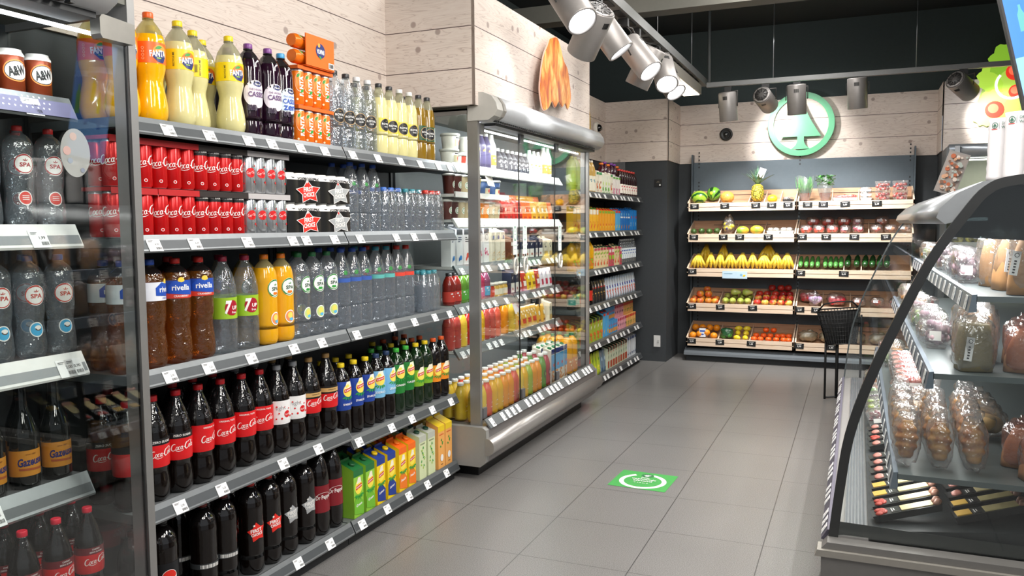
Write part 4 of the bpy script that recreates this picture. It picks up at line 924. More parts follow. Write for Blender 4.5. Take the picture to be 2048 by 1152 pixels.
q.to(ova, flatX(-1.7985, 1.463, 1.519), .0004); thing('oval_sticker', 'milky oval sticker on the near cooler glass', 'sticker', ova)
NCX = -2.035
hg = MB(); hg.prism([(1.535, 1.812), (1.63, 1.812), (1.636, 1.82), (1.636, 1.865), (1.535, 1.872), (1.528, 1.862), (1.528, 1.822)], 'x', -1.805, -1.770, M('#88857e', .35, .5)); ob('hinge_block', hg, gn)
row('top shelf, near cooler', NCX, 1.675, [('aw', 1.40, .5), ('aw', 1.475, .35), ('aw', 1.55, .3)], sc=1); row('top shelf, near cooler', NCX-.08, 1.675, [('aw', 1.44), ('aw', 1.52)], 1, sc=1)
row('second shelf, near cooler', NCX, 1.335, [('spaint', 1.39, .3), ('spaint', 1.485, .25), ('spaint', 1.58-.01, .2)], sc=.80); row('second shelf, near cooler', NCX-.1, 1.335, [('spaint', 1.45), ('spaint', 1.55)], 1, sc=.80)
row('third shelf, near cooler', NCX, .985, [('spacoco', 1.40, .3), ('spacoco', 1.50, .3), ('spacoco', 1.585-.01, .2)], sc=.83); row('third shelf, near cooler', NCX-.1, .985, [('spacoco', 1.45), ('spacoco', 1.55)], 1, sc=.83)
row('fourth shelf, near cooler', NCX, .645, [('gaz', 1.36, .4), ('gaz', 1.455, .3), ('gaz', 1.55, .25)], sc=.86); row('fourth shelf, near cooler', NCX-.1, .645, [('gaz', 1.42), ('gaz', 1.52)], 1, sc=.86)
row('floor, near cooler', -1.94, .30, [('cherry', 1.27, .3), ('cherry', 1.37, .5), ('cherry', 1.465, .4), ('cherry', 1.56, .3)], sc=.82); row('floor, near cooler', -2.045, .30, [('cherry', 1.30), ('cherry', 1.4), ('cherry', 1.5), ('cherry', 1.6-.02)], 1, sc=.82); row('floor, near cooler', -2.15, .30, [('cherry', 1.35), ('cherry', 1.45), ('cherry', 1.55)], 2, sc=.82)
# ------------------------------------------------------------------ goods in the middle cooler and in the far bay
def rc(seed): return random.Random(seed)
def cup(name, desc, col, lidcol, r=.034, h=.095, badge=WH, lidh=.008, lidr=1.08):
    mb = MB(); mb.lathe([(r*.80, 0), (r*.82, .002), (r, h-.004), (r, h)], M(col, .4), 20)
    d = Decal().disc(0, h*.5, h*.2, badge); d.ring(0, h*.5, h*.12, h*.15, GRN if badge is WH else WH)
    d.to(mb, lambda u, v, o: ((r*(.82+.18*v/h)+.0008+o)*math.cos(u/r), (r*(.82+.18*v/h)+.0008+o)*math.sin(u/r), v), 0, .006)
    lid = MB(); lid.lathe([(r*lidr, h-.002), (r*lidr, h+lidh*.5), (r*.9, h+lidh), (r*.5, h+lidh*1.4)], M(lidcol, .4), 20)
    return Prod(name, 'cup', desc, mb, [('lid', lid)])
def pouch(name, cat, desc, w, h, base, accents, dp=.045, seed=1, top=None):
    """stand-up pouch: flat crimped top, full bottom"""
    mb = MB(); R = []; n = 20
    for i in range(8):
        t = i/7; z = h*t; dd = dp*(1-t**2.2)*.5+.001; ring = []
        for j in range(n):
            a = 2*PI*j/n; sg = lambda q: math.copysign(abs(q)**.45, q)
            ring.append((sg(math.cos(a))*dd, sg(math.sin(a))*w/2*(1-.04*math.sin(PI*t)), z))
        R.append(ring)
    bm_ = M(base, .3, coat=.3); tm = M(top, .3) if top else bm_
    mb.rings(R, lambda i: tm if i >= 6 else bm_)
    r = rc(seed); d = Decal()
    for m, kind, a, b, s in accents:
        m = M(m, .4)
        if kind == 'disc': d.disc(a*w, b*h, s*w, m)
        elif kind == 'bar': d.rect(-w*.46, b*h, w*.46, (b+s)*h, m)
        elif kind == 'drops':
            for _ in range(int(a)): d.disc(r.uniform(-.38, .38)*w, (b+r.uniform(0, .3))*h, s*w*r.uniform(.6, 1), m, n=10)
        elif kind == 'swoosh': d.leaf(a*w, b*h, s*w*2, s*w*.5, .9, m)
    d.to(mb, lambda u, v, o: (dp*(1-(v/h)**2.2)*.5*(max(0, 1-(abs(u)/(w*.5))**4))**.5+.002+o, u, v), 0, w/8)
    return Prod(name, cat, desc, mb, [])
def pcart(name, desc, w, h, base, accents, cap=None, seed=1, dp=.06, slant=.02, top=None):
    r = rc(seed); d = Decal()
    for m, kind, a, b, s in accents:
        m = M(m, .4)
        if kind == 'disc': d.disc(a*w, b*h, s*w, m)
        elif kind == 'bar': d.rect(-w*.48, b*h, w*.48, (b+s)*h, m)
        elif kind == 'drops':
            for _ in range(int(a)): d.disc(r.uniform(-.35, .35)*w, (b+r.uniform(0, .3))*h, s*w*r.uniform(.6, 1), m, n=10)
        elif kind == 'swoosh': d.leaf(a*w, b*h, s*w*2, s*w*.5, .9, m)
        elif kind == 'lines':
            for q in range(int(a)): d.rect(-w*.3, (b+q*.05)*h, w*r.uniform(0, .35), (b+q*.05+.02)*h, m)
    return carton(name, 'carton', desc, w, dp, h, base, d, cap, slant, top)
Q = {}
# cups, tubs, jars
Q['cupbrown'] = cup('coffee_cup', 'dark brown chilled coffee cup', '#5a2a22', '#c9c6c0'); Q['cupbeige'] = cup('coffee_cup', 'beige chilled coffee cup', '#c9b691', '#d2cfc8'); Q['cupyellow'] = cup('coffee_cup', 'yellow chilled coffee cup', '#ecc02a', '#b9b7b1'); Q['cuporange'] = cup('coffee_cup', 'orange chilled coffee cup', '#e8871f', '#d9d4c8')
def tub(desc, col, lid, r=.05, h=.075, seed=0):
    mb = MB(); mb.lathe([(r*.82, 0), (r*.84, .002), (r, h)], M(col, .45), 22); d = Decal().rect(-.03, .015, .03, .05, M(lid, .4)); d.disc(.01, .033, .012, RED); d.rect(-.025, .055, .02, .06, INK)
    d.to(mb, lambda u, v, o: ((r*(.84+.16*v/h)+.0008+o)*math.cos(u/r), (r*(.84+.16*v/h)+.0008+o)*math.sin(u/r), v), 0, .006)
    l = MB(); l.lathe([(r*1.06, h-.008), (r*1.06, h+.004), (r*.98, h+.006)], M('#f0efe8', .4), 22); return Prod('yogurt_tub', 'tub', desc, mb, [('lid', l)])
Q['tubw'] = tub('white yogurt tub with pale lid', '#efece2', '#d8cfa8'); Q['tubr'] = tub('white dessert tub with red print', '#eeeae6', '#c94a3f', .045, .06)
Q['bigtub'] = tub('blue pudding bucket with clear lid', '#2d4f86', '#e6d9b4', .06, .10)
def pbot(name, desc, kind, H, body, cap, label, deco=None, **k):
    return PB(name, 'bottle', desc, kind, body, cap, label, deco, None, None, lobes=False, H=H, **k)
def dots(m, n=8, z0=.03, z1=.08, s=.006, seed=1):
    r = rc(seed); d = Decal()
    for _ in range(n): d.disc(r.uniform(-.025, .025), r.uniform(z0, z1), s*r.uniform(.6, 1), M(m, .4), n=12)
    return d
JUI = lambda c: M(c, .18, coat=.3, bump=.08)
Q['milkw'] = pbot('dairy_bottle', 'white dairy bottle with gold print', 'small', .19, M('#ece9e0', .35), '#f2f0ea', (.03, .09, '#cfa24a'), dots('#f6f3ea', 5), capr=.014)
Q['milkd'] = pbot('dairy_bottle', 'white-capped bottle with purple sleeve', 'small', .19, M('#4c4668', .35), '#e8e6de', (.03, .10, '#5d5680'), Decal().leaf(-.02, .1, .03, .008, .4, M('#e0a84e', .4)), capr=.014)
Q['milkb'] = pbot('dairy_bottle', 'small black and white patterned dairy bottle', 'small', .12, M('#3c3c44', .4), '#e8e8e8', (.015, .07, '#55555f'), dots('#f0f0f0', 14, .018, .065, .006), capr=.012)
Q['milkg'] = pbot('dairy_bottle', 'white drink bottle with green fruit print', 'small', .15, M('#f0efe6', .4), '#f4f4f0', (.02, .09, '#e9eec6'), dots('#8fbf3a', 8), capr=.012)
for k, c, lab, ds in (('sred', '#8e2418', '#e0483a', 'red smoothie bottle with red-white label'), ('sgrn', '#5b8a22', '#57a83a', 'green smoothie bottle with green label'), ('spnk', '#b8375c', '#ea7ba2', 'pink smoothie bottle with pink label'), ('sblu', '#8a4a66', '#5fb4d8', 'purple smoothie bottle with sky blue label'), ('sor', '#dd7b16', '#f0a032', 'orange smoothie bottle with orange label')):
    Q[k] = pbot('smoothie_bottle', ds, 'juice', .155, JUI(c), '#2c2c2e', (.02, .075, lab), dots('#ffffff', 4, .03, .07, .005), capr=.0155)
for k, c, ds in (('jpink', '#b9483f', 'salmon pink juice bottle with white cap'), ('jred', '#a8221e', 'deep red juice bottle with white cap'), ('jyel', '#e0aa10', 'bright yellow juice bottle with white cap'), ('jor', '#e38e0f', 'orange juice bottle with white cap'), ('jlem', '#dfbb3c', 'pale yellow juice bottle with white cap'), ('jmel', '#d95a43', 'watermelon red juice bottle with white cap'), ('jgrn', '#9db134', 'green juice bottle with white cap')):
    Q[k] = pbot('juice_bottle', ds, 'juice', .185, JUI(c), '#ecebe7', None, Decal().text('juice', .006, .075, .010, WH, .01, .2).rect(-.012, .05, .016, .052, WH), capr=.0185, caph=.016)
Q['jdark'] = pbot('juice_bottle', 'green juice bottle with dark oval badge', 'juice', .20, JUI('#4f8a1e'), '#ecebe7', None, Decal().disc(0, .09, .018, M('#1f3f22', .4), .028).text('B', 0, .09, .018, LIME, .03), capr=.0185)
Q['jrub'] = pbot('juice_bottle', 'crimson juice bottle with oval badge', 'juice', .20, JUI('#a3172d'), '#ecebe7', None, Decal().disc(0, .09, .018, M('#6d1024', .4), .028).text('S', 0, .09, .018, WH, .03), capr=.0185)
Q['jbig'] = pbot('juice_bottle', 'large orange juice bottle with printed sleeve', 'straight', .26, JUI('#f0a808'), '#1d7a46', (.02, .11, '#d98a4a'), dots('#f6e3b8', 8, .03, .1, .008), capr=.018)
jar = MB(); jar.lathe([(.026, 0), (.029, .003), (.029, .055), (.024, .065), (.024, .07)], JUI('#c8a24a'), 18); jl = MB(); jl.lathe([(.026, .068), (.026, .082), (.024, .083)], M('#d8d4c4', .35), 18)
jb = MB(); jb.lathe([(.0296, .012), (.0296, .046)], M('#e4dfc8', .4), 18, cap=False); Q['jar'] = Prod('sauce_jar', 'jar', 'small glass jar with cream label', jar, [('lid', jl), ('label', jb)])
jar2 = MB(); jar2.lathe([(.026, 0), (.029, .003), (.029, .055), (.024, .065), (.024, .07)], JUI('#b6301c'), 18); jl2 = MB(); jl2.lathe([(.026, .068), (.026, .082), (.024, .083)], M('#c9c7be', .35), 18)
jb2 = MB(); jb2.lathe([(.0296, .012), (.0296, .046)], M('#d84a30', .4), 18, cap=False); Q['jar2'] = Prod('sauce_jar', 'jar', 'small glass jar with red label', jar2, [('lid', jl2), ('label', jb2)])
Q['pmar'] = pouch('snack_pouch', 'pouch', 'maroon pouch with white drop emblem', .07, .135, '#7d1f22', [('#f2ece4', 'swoosh', -.05, .4, .22), ('#c9b8ae', 'bar', 0, .08, .05)])
Q['pred'] = pouch('snack_pouch', 'pouch', 'red pouch with white drop emblem', .07, .125, '#c3271f', [('#f2ece4', 'swoosh', -.05, .4, .22), ('#7f1a14', 'bar', 0, .08, .1)])
Q['porg'] = pouch('snack_pouch', 'pouch', 'orange pouch with white drop emblem', .07, .125, '#e2651a', [('#f2ece4', 'swoosh', -.05, .4, .22), ('#b9320f', 'bar', 0, .08, .1)])
Q['pyel'] = pouch('snack_pouch', 'pouch', 'golden yellow pouch with oval print', .07, .125, '#dca531', [('#f6efdc', 'disc', 0, .55, .22), ('#8a4a14', 'bar', 0, .1, .1)])
Q['pcoc'] = pouch('drink_pouch', 'pouch', 'red and white crimped pouch', .075, .13, '#b3301d', [('#f2ece4', 'bar', 0, .25, .25), ('#f6c23c', 'disc', .1, .65, .15)])
Q['pcoy'] = pouch('drink_pouch', 'pouch', 'yellow crimped pouch with brown print', .075, .13, '#e6c11e', [('#8a5a14', 'bar', 0, .25, .15), ('#f8f4e6', 'disc', -.1, .65, .15)])
Q['pwr'] = pouch('drink_pouch', 'pouch', 'white and red pouch with blue top', .07, .13, '#e9e3e6', [('#c8284a', 'bar', 0, .15, .3), ('#2c3f8f', 'swoosh', -.1, .65, .2)])
Q['pfr'] = pouch('fruit_pouch', 'pouch', 'clear fruit salad bag with red print', .08, .14, '#d9a845', [('#c93a22', 'bar', 0, .2, .22), ('#f1ead8', 'drops', 8, .5, .09)])
Q['cmilk'] = pcart('milk_carton', 'white milk carton with blue splash', .07, .23, '#eef0f2', [('#2f6fc0', 'swoosh', -.2, .1, .3), ('#1c2a5a', 'lines', 3, .6, 0), ('#3a8fd8', 'disc', .15, .2, .2)], None, 1, top='#4e5156')
Q['cmilkr'] = pcart('milk_carton', 'white milk carton with red splash', .07, .23, '#f2eeee', [('#d8402c', 'swoosh', -.2, .1, .3), ('#e0503a', 'disc', .15, .25, .22), ('#222222', 'lines', 3, .6, 0)], None, 2, top='#55575b')
Q['cmilkp'] = pcart('milk_carton', 'white carton with pink fruit and round emblem', .07, .235, '#f4f2f2', [('#d8286a', 'drops', 7, .08, .12), ('#2a3540', 'disc', 0, .68, .28), ('#f4f2f2', 'disc', 0, .68, .23)], None, 3, top='#62656a')
Q['cgrain'] = pcart('milk_carton', 'cream carton with wheat print, blue emblem', .065, .21, '#ece4d0', [('#d1a55c', 'drops', 12, .05, .08), ('#3d4fa0', 'disc', 0, .75, .2)], None, 4)
Q['cchoc'] = pcart('milk_carton', 'brown chocolate milk carton', .065, .16, '#6d3a22', [('#e0a060', 'drops', 6, .1, .12), ('#f2ece4', 'bar', 0, .6, .15)], None, 5)
Q['cbw'] = pcart('milk_carton', 'small dark carton with white patterned band', .06, .15, '#262c44', [('#f0ede4', 'bar', 0, .05, .4), ('#9a2a22', 'disc', 0, .2, .16), ('#f0ede4', 'swoosh', -.2, .6, .2)], None, 6)
Q['cmargy'] = pcart('dessert_carton', 'cream dessert carton with cow pattern', .07, .14, '#e9e0c4', [('#3a3a3c', 'drops', 5, .5, .12), ('#d9b86a', 'bar', 0, .05, .25)], None, 7)
Q['cjuice'] = pcart('juice_carton', 'blue-topped juice carton with tropical print', .075, .235, '#e4dccb', [('#3c9fd6', 'bar', 0, .35, .45), ('#1c2f7c', 'bar', 0, .82, .14), ('#d8402c', 'disc', .1, .5, .16), ('#e88a20', 'drops', 9, .05, .14)], '#1d7a46', 8, top='#e6e0cc')
for k, row_items, z in (
 ('top shelf, middle cooler', [('tubw', 3.90), ('tubr', 4.0), ('tubw', 4.11), ('milkd', 4.215), ('milkd', 4.29), ('milkd', 4.36), ('milkw', 4.435), ('milkb', 4.53), ('milkb', 4.60), ('milkb', 4.68), ('milkb', 4.75), ('milkb', 4.82), ('milkb', 4.89), ('milkb', 4.96), ('milkg', 5.04), ('milkg', 5.12), ('milkg', 5.2), ('milkw', 5.3), ('milkw', 5.38)], 1.655),
 ('second shelf, middle cooler', [('cupbrown', 3.86), ('cupbrown', 3.935), ('cupbeige', 4.01), ('cupbeige', 4.085), ('cupyellow', 4.16), ('cuporange', 4.235), ('cuporange', 4.31), ('cupbeige', 4.40), ('cupbeige', 4.475), ('pred', 4.60), ('pred', 4.68), ('pred', 4.76), ('pred', 4.84), ('porg', 4.92), ('porg', 5.0), ('pyel', 5.08), ('pyel', 5.16), ('pyel', 5.24), ('pyel', 5.32), ('porg', 5.40)], 1.365),
 ('third shelf, middle cooler', [('cmilk', 3.87), ('cmilk', 3.955), ('cmilkr', 4.04), ('cmilkp', 4.13), ('cmilkp', 4.215), ('cmilkp', 4.30), ('cgrain', 4.39), ('cgrain', 4.465), ('cgrain', 4.54), ('cchoc', 4.69), ('cbw', 4.78), ('cbw', 4.86), ('cbw', 4.94), ('cbw', 5.02), ('cbw', 5.10), ('cbw', 5.18), ('cmargy', 5.28), ('cmargy', 5.37)], 1.115),
 ('fourth shelf, middle cooler', [('sred', 3.87), ('sred', 3.945), ('sgrn', 4.02), ('sgrn', 4.095), ('spnk', 4.17), ('spnk', 4.245), ('sblu', 4.32), ('jar2', 4.40), ('jar', 4.465), ('jar', 4.53), ('jar', 4.595), ('cbw', 4.68), ('cbw', 4.75), ('pcoc', 4.83), ('pcoc', 4.91), ('pcoy', 4.99), ('pcoy', 5.07), ('pcoc', 5.15), ('pwr', 5.23), ('pwr', 5.31), ('pwr', 5.39)], .905),
 ('bottom shelf, middle cooler', [('jpink', 3.86), ('jpink', 3.935), ('jlem', 4.01), ('jred', 4.085), ('jred', 4.16), ('jyel', 4.24), ('jpink', 4.32), ('jpink', 4.395), ('jmel', 4.47), ('jor', 4.59), ('jlem', 4.70), ('pfr', 4.81), ('pfr', 4.90), ('pfr', 4.99), ('pfr', 5.08), ('pyel', 5.17), ('pyel', 5.26), ('cmargy', 5.36)], .665),
 ('base tray, middle cooler', [('jlem', 3.87), ('jlem', 3.945), ('jmel', 4.02), ('jyel', 4.10), ('jyel', 4.175), ('jor', 4.25), ('jor', 4.325), ('jmel', 4.40), ('jlem', 4.475), ('jyel', 4.55), ('jgrn', 4.625), ('jor', 4.705), ('jor', 4.78), ('jdark', 4.86), ('jrub', 4.935), ('cjuice', 5.02), ('cjuice', 5.10), ('cjuice', 5.18), ('cjuice', 5.26), ('jbig', 5.36), ('jbig', 5.46)], .288)):
    X = -2.01 if z > .3 else -1.865
    for p, y in row_items: make(Q[p], (X, y, z+.001), random.uniform(-.15, .15), k, y, 0, sc=.93 if z == 1.115 else 1)
    if z < .3:
        for p, y in row_items:
            y2 = y+.015
            make(Q[p], (X-.085, y2, z+.001), random.uniform(-.2, .2), k, y, 1)
            if p.startswith('j'): make(Q[p], (X-.165, y2+.02, z+.001), random.uniform(-.2, .2), k, y, 2)
for p, y in (('tubw', 3.91), ('tubw', 4.11)): make(Q[p], (-2.01, y, 1.655+.084), .1, 'upper layer, top shelf, middle cooler', y)
for p, y in [('cupbrown', 3.87), ('cupbrown', 3.95), ('cupbeige', 4.03), ('cupbeige', 4.11), ('cupyellow', 4.19)]: make(Q[p], (-2.0, y, 1.503), random.uniform(-.2, .2), 'on white tray, middle cooler', y)
for p, y in [('bigtub', 4.34), ('bigtub', 4.48)]: make(Q[p], (-2.03, y, 1.503), random.uniform(-.2, .2), 'on white tray, middle cooler', y, sc=.9)
for p, y in [('pmar', 4.608), ('pmar', 4.70), ('pmar', 4.793), ('porg', 4.89), ('porg', 4.98), ('pyel', 5.07), ('pyel', 5.17), ('pyel', 5.27), ('porg', 5.38)]: make(Q[p], (-2.10, y, 1.367), random.uniform(-.2, .2), 'second shelf, middle cooler', y, 1, sc=1.3)
# ---- far bay
Q['fyg'] = pbot('drink_bottle', 'lime green squash bottle', 'straight', .27, JUI('#b6c62a'), '#d8d24a', (.05, .2, '#c9d83a'))
Q['fcr'] = pbot('syrup_bottle', 'amber squash bottle with cream label', 'tall', .27, JUI('#c9a45a'), '#e9e4d6', (.02, .15, '#eae4d0'), dots('#3c8a9a', 3, .08, .12, .008))
Q['fwo'] = pcart('juice_carton', 'white carton with orange fruit', .075, .21, '#f0ead6', [('#e0641c', 'drops', 8, .1, .16), ('#3c9a5a', 'bar', 0, .82, .1), ('#9a3a1c', 'disc', .1, .5, .14)], '#e8e4da', 11)
Q['fwg'] = pcart('juice_carton', 'white carton with green leaves', .075, .20, '#eef0dc', [('#5fb52a', 'drops', 8, .05, .16), ('#d8f08a', 'disc', 0, .5, .2)], None, 12)
Q['fwp'] = pcart('juice_carton', 'white carton with pink fruit', .07, .20, '#f2ece6', [('#d8488a', 'drops', 8, .05, .16), ('#5fae3a', 'bar', 0, .8, .08)], None, 13)
Q['fsy'] = pbot('syrup_bottle', 'dark fruit syrup bottle with red cap', 'cone', .25, JUI('#2a0e14'), '#c8342c', (.03, .12, '#efe8dc'), dots('#c8284a', 9, .035, .11, .008), capr=.018)
Q['fsp'] = pbot('syrup_bottle', 'striped syrup bottle with orange cap', 'cone', .27, JUI('#4a1420'), '#ee7a1e', (.05, .20, '#e9e4e6'), dots('#6a1f4a', 10, .06, .19, .009), capr=.02)
Q['fsu'] = pbot('syrup_bottle', 'striped syrup bottle with purple cap', 'cone', .285, JUI('#3a1028'), '#7a3a9a', (.05, .20, '#ece8ee'), dots('#3a1f5a', 10, .06, .19, .009), capr=.02)
Q['foj'] = pcart('juice_carton', 'yellow carton with orange splash, green cap', .072, .215, '#f2b61e', [('#e5541c', 'swoosh', -.15, .12, .34), ('#f7f2e0', 'bar', 0, .72, .2), ('#d8341c', 'drops', 4, .2, .1)], '#3f8a3a', 14)
Q['for'] = pcart('juice_carton', 'orange yellow carton with red cap', .072, .21, '#f4a822', [('#f8d24a', 'swoosh', -.15, .12, .36), ('#e04a1e', 'disc', .1, .3, .16), ('#8ab82e', 'bar', 0, .8, .1)], '#d8341c', 15)
Q['fbl'] = pcart('juice_carton', 'light blue carton with yellow fruit', .07, .215, '#56aee0', [('#f2d23a', 'swoosh', -.15, .12, .34), ('#e2402c', 'bar', 0, .82, .1)], '#d8341c', 16)
Q['fbb'] = pcart('juice_multipack', 'bright blue drink multipack with orange splash', .08, .22, '#1673c4', [('#f2f4f8', 'bar', 0, .58, .07), ('#ee8a22', 'swoosh', -.2, .08, .34), ('#8ac8ee', 'disc', -.1, .75, .18)], None, 17)
Q['fbc'] = pcart('juice_multipack', 'plain blue drink pack with red disc', .08, .23, '#1f86d8', [('#e0403a', 'disc', .2, .6, .18), ('#bfe0f4', 'lines', 4, .2, 0)], None, 18)
Q['fgo'] = pbot('juice_bottle', 'golden orange juice bottle', 'ice', .232, JUI('#d9a112'), '#1f6a34', (.03, .10, '#c8781c'), dots('#7fc22e', 6, .035, .095, .01))
Q['fsm'] = pcart('juice_carton', 'small carton with coral and lime fruit', .06, .19, '#f0d9a8', [('#e8643a', 'drops', 7, .1, .18), ('#9ac83a', 'drops', 5, .45, .16), ('#c83a5a', 'bar', 0, .82, .1)], '#1f4a2e', 19)
Q['fsg'] = pcart('juice_carton', 'pink and green striped small carton', .06, .18, '#d9506a', [('#9ac83a', 'bar', 0, .35, .2), ('#f0e6d8', 'bar', 0, .7, .15), ('#5f9a2e', 'drops', 4, .05, .12)], '#1f4a2e', 20)
Q['fwb'] = pbot('water_bottle', 'slim white-labelled water bottle', 'small', .22, WATER, '#dfe4e8', (.05, .15, '#e4ecf0'), dots('#2f5fae', 6, .06, .14, .008), capr=.012)
Q['fco'] = pbot('soda_bottle', 'dark soda bottle with red label', 'ice', .235, COLA, '#1a1a1c', (.04, .13, '#c8301e'))
Q['fct'] = pbot('soda_bottle', 'dark soda bottle with yellow-teal label', 'ice', .235, COLA, '#1a1a1c', (.04, .13, '#4aae9a'), dots('#e6c62a', 5, .09, .125, .008))
Q['fbk'] = pouch('soup_pouch', 'pouch', 'black pouch with red and white panel', .07, .22, '#1a1c1c', [('#e9e4da', 'disc', -.02, .7, .26), ('#c8342c', 'bar', 0, .6, .06), ('#c9a45a', 'drops', 4, .15, .1)])
Q['fcap'] = pouch('drink_pouch', 'pouch', 'silver and blue pouch with red fruit', .072, .21, '#dbe4ee', [('#2c4fae', 'bar', 0, .5, .12), ('#e0502a', 'drops', 6, .12, .17), ('#f2a52e', 'drops', 3, .3, .12), ('#f4f6fa', 'swoosh', -.15, .66, .26)], top='#c2d4e6')
Q['fgr'] = pcart('juice_carton', 'green carton with orange fruit, dark top', .072, .205, '#a9b63a', [('#e8742a', 'drops', 9, .05, .2), ('#f0ead0', 'swoosh', -.15, .5, .3), ('#d8402c', 'drops', 3, .5, .1)], None, 22, top='#28402a')
Q['fmn'] = pcart('juice_box', 'small blue and orange juice box', .05, .11, '#4a9ed8', [('#f0a032', 'bar', 0, .1, .3), ('#e04a3a', 'disc', 0, .65, .2)], None, 23, slant=0, dp=.045)
Q['fmp'] = pcart('juice_box', 'small pink juice box with dark letters', .05, .11, '#f0a8b4', [('#c83a5a', 'bar', 0, .75, .2), ('#5a2a4a', 'disc', 0, .4, .22)], None, 24, slant=0, dp=.045)
Q['fmo'] = pcart('juice_box', 'small orange and green juice box', .05, .11, '#f0b46a', [('#d8402c', 'bar', 0, .75, .2), ('#5f9a2e', 'drops', 4, .1, .16)], None, 25, slant=0, dp=.045)
Q['fpr'] = pouch('drink_pouch', 'pouch', 'glossy red drink pouch', .075, .22, '#cf1f22', [('#f0a0a0', 'swoosh', -.1, .2, .3), ('#e8403a', 'disc', .05, .65, .2)])
Q['fpo'] = pouch('drink_pouch', 'pouch', 'orange and red printed drink pouch', .08, .23, '#ee5a1c', [('#f6c23c', 'disc', .05, .25, .2), ('#c81f1a', 'bar', 0, .6, .12), ('#2f5fae', 'drops', 4, .05, .1)])
Q['fpg'] = pouch('drink_pouch', 'pouch', 'lemon green drink pouch', .075, .22, '#b9cc2a', [('#f2e24a', 'drops', 7, .12, .17), ('#4a8a2a', 'swoosh', -.15, .6, .25)])
Q['fpb'] = pouch('drink_pouch', 'pouch', 'grey blue drink pouch', .075, .21, '#6d8496', [('#b4c8d8', 'disc', 0, .6, .26), ('#3a5a7a', 'bar', 0, .1, .12)])
Q['fst'] = pcart('juice_carton', 'striped carton of green, white and terracotta', .07, .22, '#cfd4b8', [('#b9502e', 'bar', 0, .05, .3), ('#2f6a4a', 'swoosh', -.15, .45, .3), ('#d8604a', 'drops', 4, .7, .12)], None, 27, top='#3a4a34')
Q['fsv'] = pcart('juice_carton', 'white and navy patterned carton', .07, .23, '#d8dce0', [('#3a4a7a', 'drops', 6, .1, .12), ('#3a4a7a', 'bar', 0, .8, .12)], None, 28)
fg = gondola('far gondola bay of juice cartons beside the grey column', 5.74, 7.72, [1.585, 1.275, .975, .69, .385, .085],
    [[(5.8+i*.125+.03*(i % 2), ['1,49', '2,19', '0,99', '1,79'][(i+j) % 4]) for i in range(15) if (i*5+j*3) % 7 != 2] for j in range(6)])
FP = {0: 'top shelf, far bay', 1: 'second shelf, far bay', 2: 'third shelf, far bay', 3: 'fourth shelf, far bay', 4: 'fifth shelf, far bay', 5: 'bottom shelf, far bay'}
FZ = [1.585, 1.275, .975, .69, .385, .085]
seqs = [
 'fyg fyg fcr fcr fcr fcr fcr fwo fwo fwg fwg fwg fwo fwp fwp fwp fsy fsy fsy fsy fsy fsy fsy',
 'foj foj foj foj foj foj foj foj for for for for for for fbl fbl fbb fbb fbb fbb fbc fbc fbc',
 'fgo fgo fgo fgo fgo fgo fsm fsm fsm fsm fsm fsg fsg fsm fsm fsg fwb fwb fwb fwb fwb fwb fwb fwb',
 'fct fct fco fco fco fco fbk fbk fbk fbk fbk fcap fcap fcap fcap fcap fcap fcap fcap fcap fcap fcap fcap',
 'fgr fgr fgr fgr fgr fgr fgr fgr fbl fbl fmn fmn fmn fmn fmn fmp fmp fmp fmp fmp fmo fmo fmo fmo fmo fmo',
 'fpo fpo fpr fpr fpr fpr fpg fpg fpg fpb fpb fst fst fst fst fst fst fst fst fsv fsv fsv fsv']
for j, sq in enumerate(seqs):
    it = sq.split(); wd = [.054 if p.startswith('fm') else .066 if p in ('fwb',) else .088 for p in it]; tot = sum(wd); y = 5.79; k = 1.9/tot
    for p, w_ in zip(it, wd):
        yy = y+w_*k/2; y += w_*k
        make(Q[p], (-1.985, yy, FZ[j]+.001), random.uniform(-.06, .06), FP[j], yy, 0, sc=min(1, k*.96))
        if p.startswith('fm'): make(Q[p], (-1.987, yy, FZ[j]+.113), random.uniform(-.05, .05), FP[j], yy, 'u', sc=min(1, k*.96))
for p, y in (('fsp', 6.95), ('fsu', 7.05), ('fsp', 7.15), ('fsu', 7.25), ('fsu', 7.35), ('fsp', 7.45)): make(Q[p], (-2.09, y, FZ[0]+.001), 0, FP[0], y, 1)
# ------------------------------------------------------------------ fruit rack on the back wall
PINE = wood_mat('crate_pine', '#e9d3bd', '#dcc2a6', (3, 30, 30)); PINEB = wood_mat('crate_pine_shaded', '#c9a384', '#b88f70', (3, 30, 30))  # back and bottom boards: browner pine, shade put into the colour
RZ = [1.455, 1.160, .828, .490, .150]; RX = [-1.53, -.525, .455]; RY = 7.95
rk = thing('produce_rack', 'blue-grey metal produce rack on the back wall', 'rack')
RKM = M('#4f5a62', .5, .25)
b = MB(); b.box(RX[0], RX[2], 8.315, 8.335, .14, 1.945, RKM); ob('back_panel', b, rk)
for x in (RX[0]-.012, RX[2]+.0):
    b = MB(); b.box(x, x+.012, 8.24, 8.335, .1, 2.02, RKM); ob('side_upright', b, rk)
b = MB(); b.box(RX[0]-.0, RX[2], RY+.04, 8.33, 0, .125, M('#202427', .55)); ob('plinth', b, rk)
b = MB(); b.prism([(RY-.02, .06), (RY-.02, .085), (RY+.06, .125), (RY+.10, .125), (RY+.10, .06)], 'x', RX[0]-.012, RX[2]+.012, M('#9aa3ab', .3, .7)); ob('bumper_rail', b, rk)
for x in (RX[0]+.05, RX[1], RX[2]-.03):
    for z0 in RZ+[1.75]:
        b = MB()
        for k in range(5): b.box(x-.006, x+.006, 8.312, 8.3155, z0+.14+k*.036, z0+.155+k*.036, BLACK)
        ob('slotted_upright', b, rk)
LV = ['top', 'second', 'third', 'fourth', 'bottom']; SD = ['left', 'right']
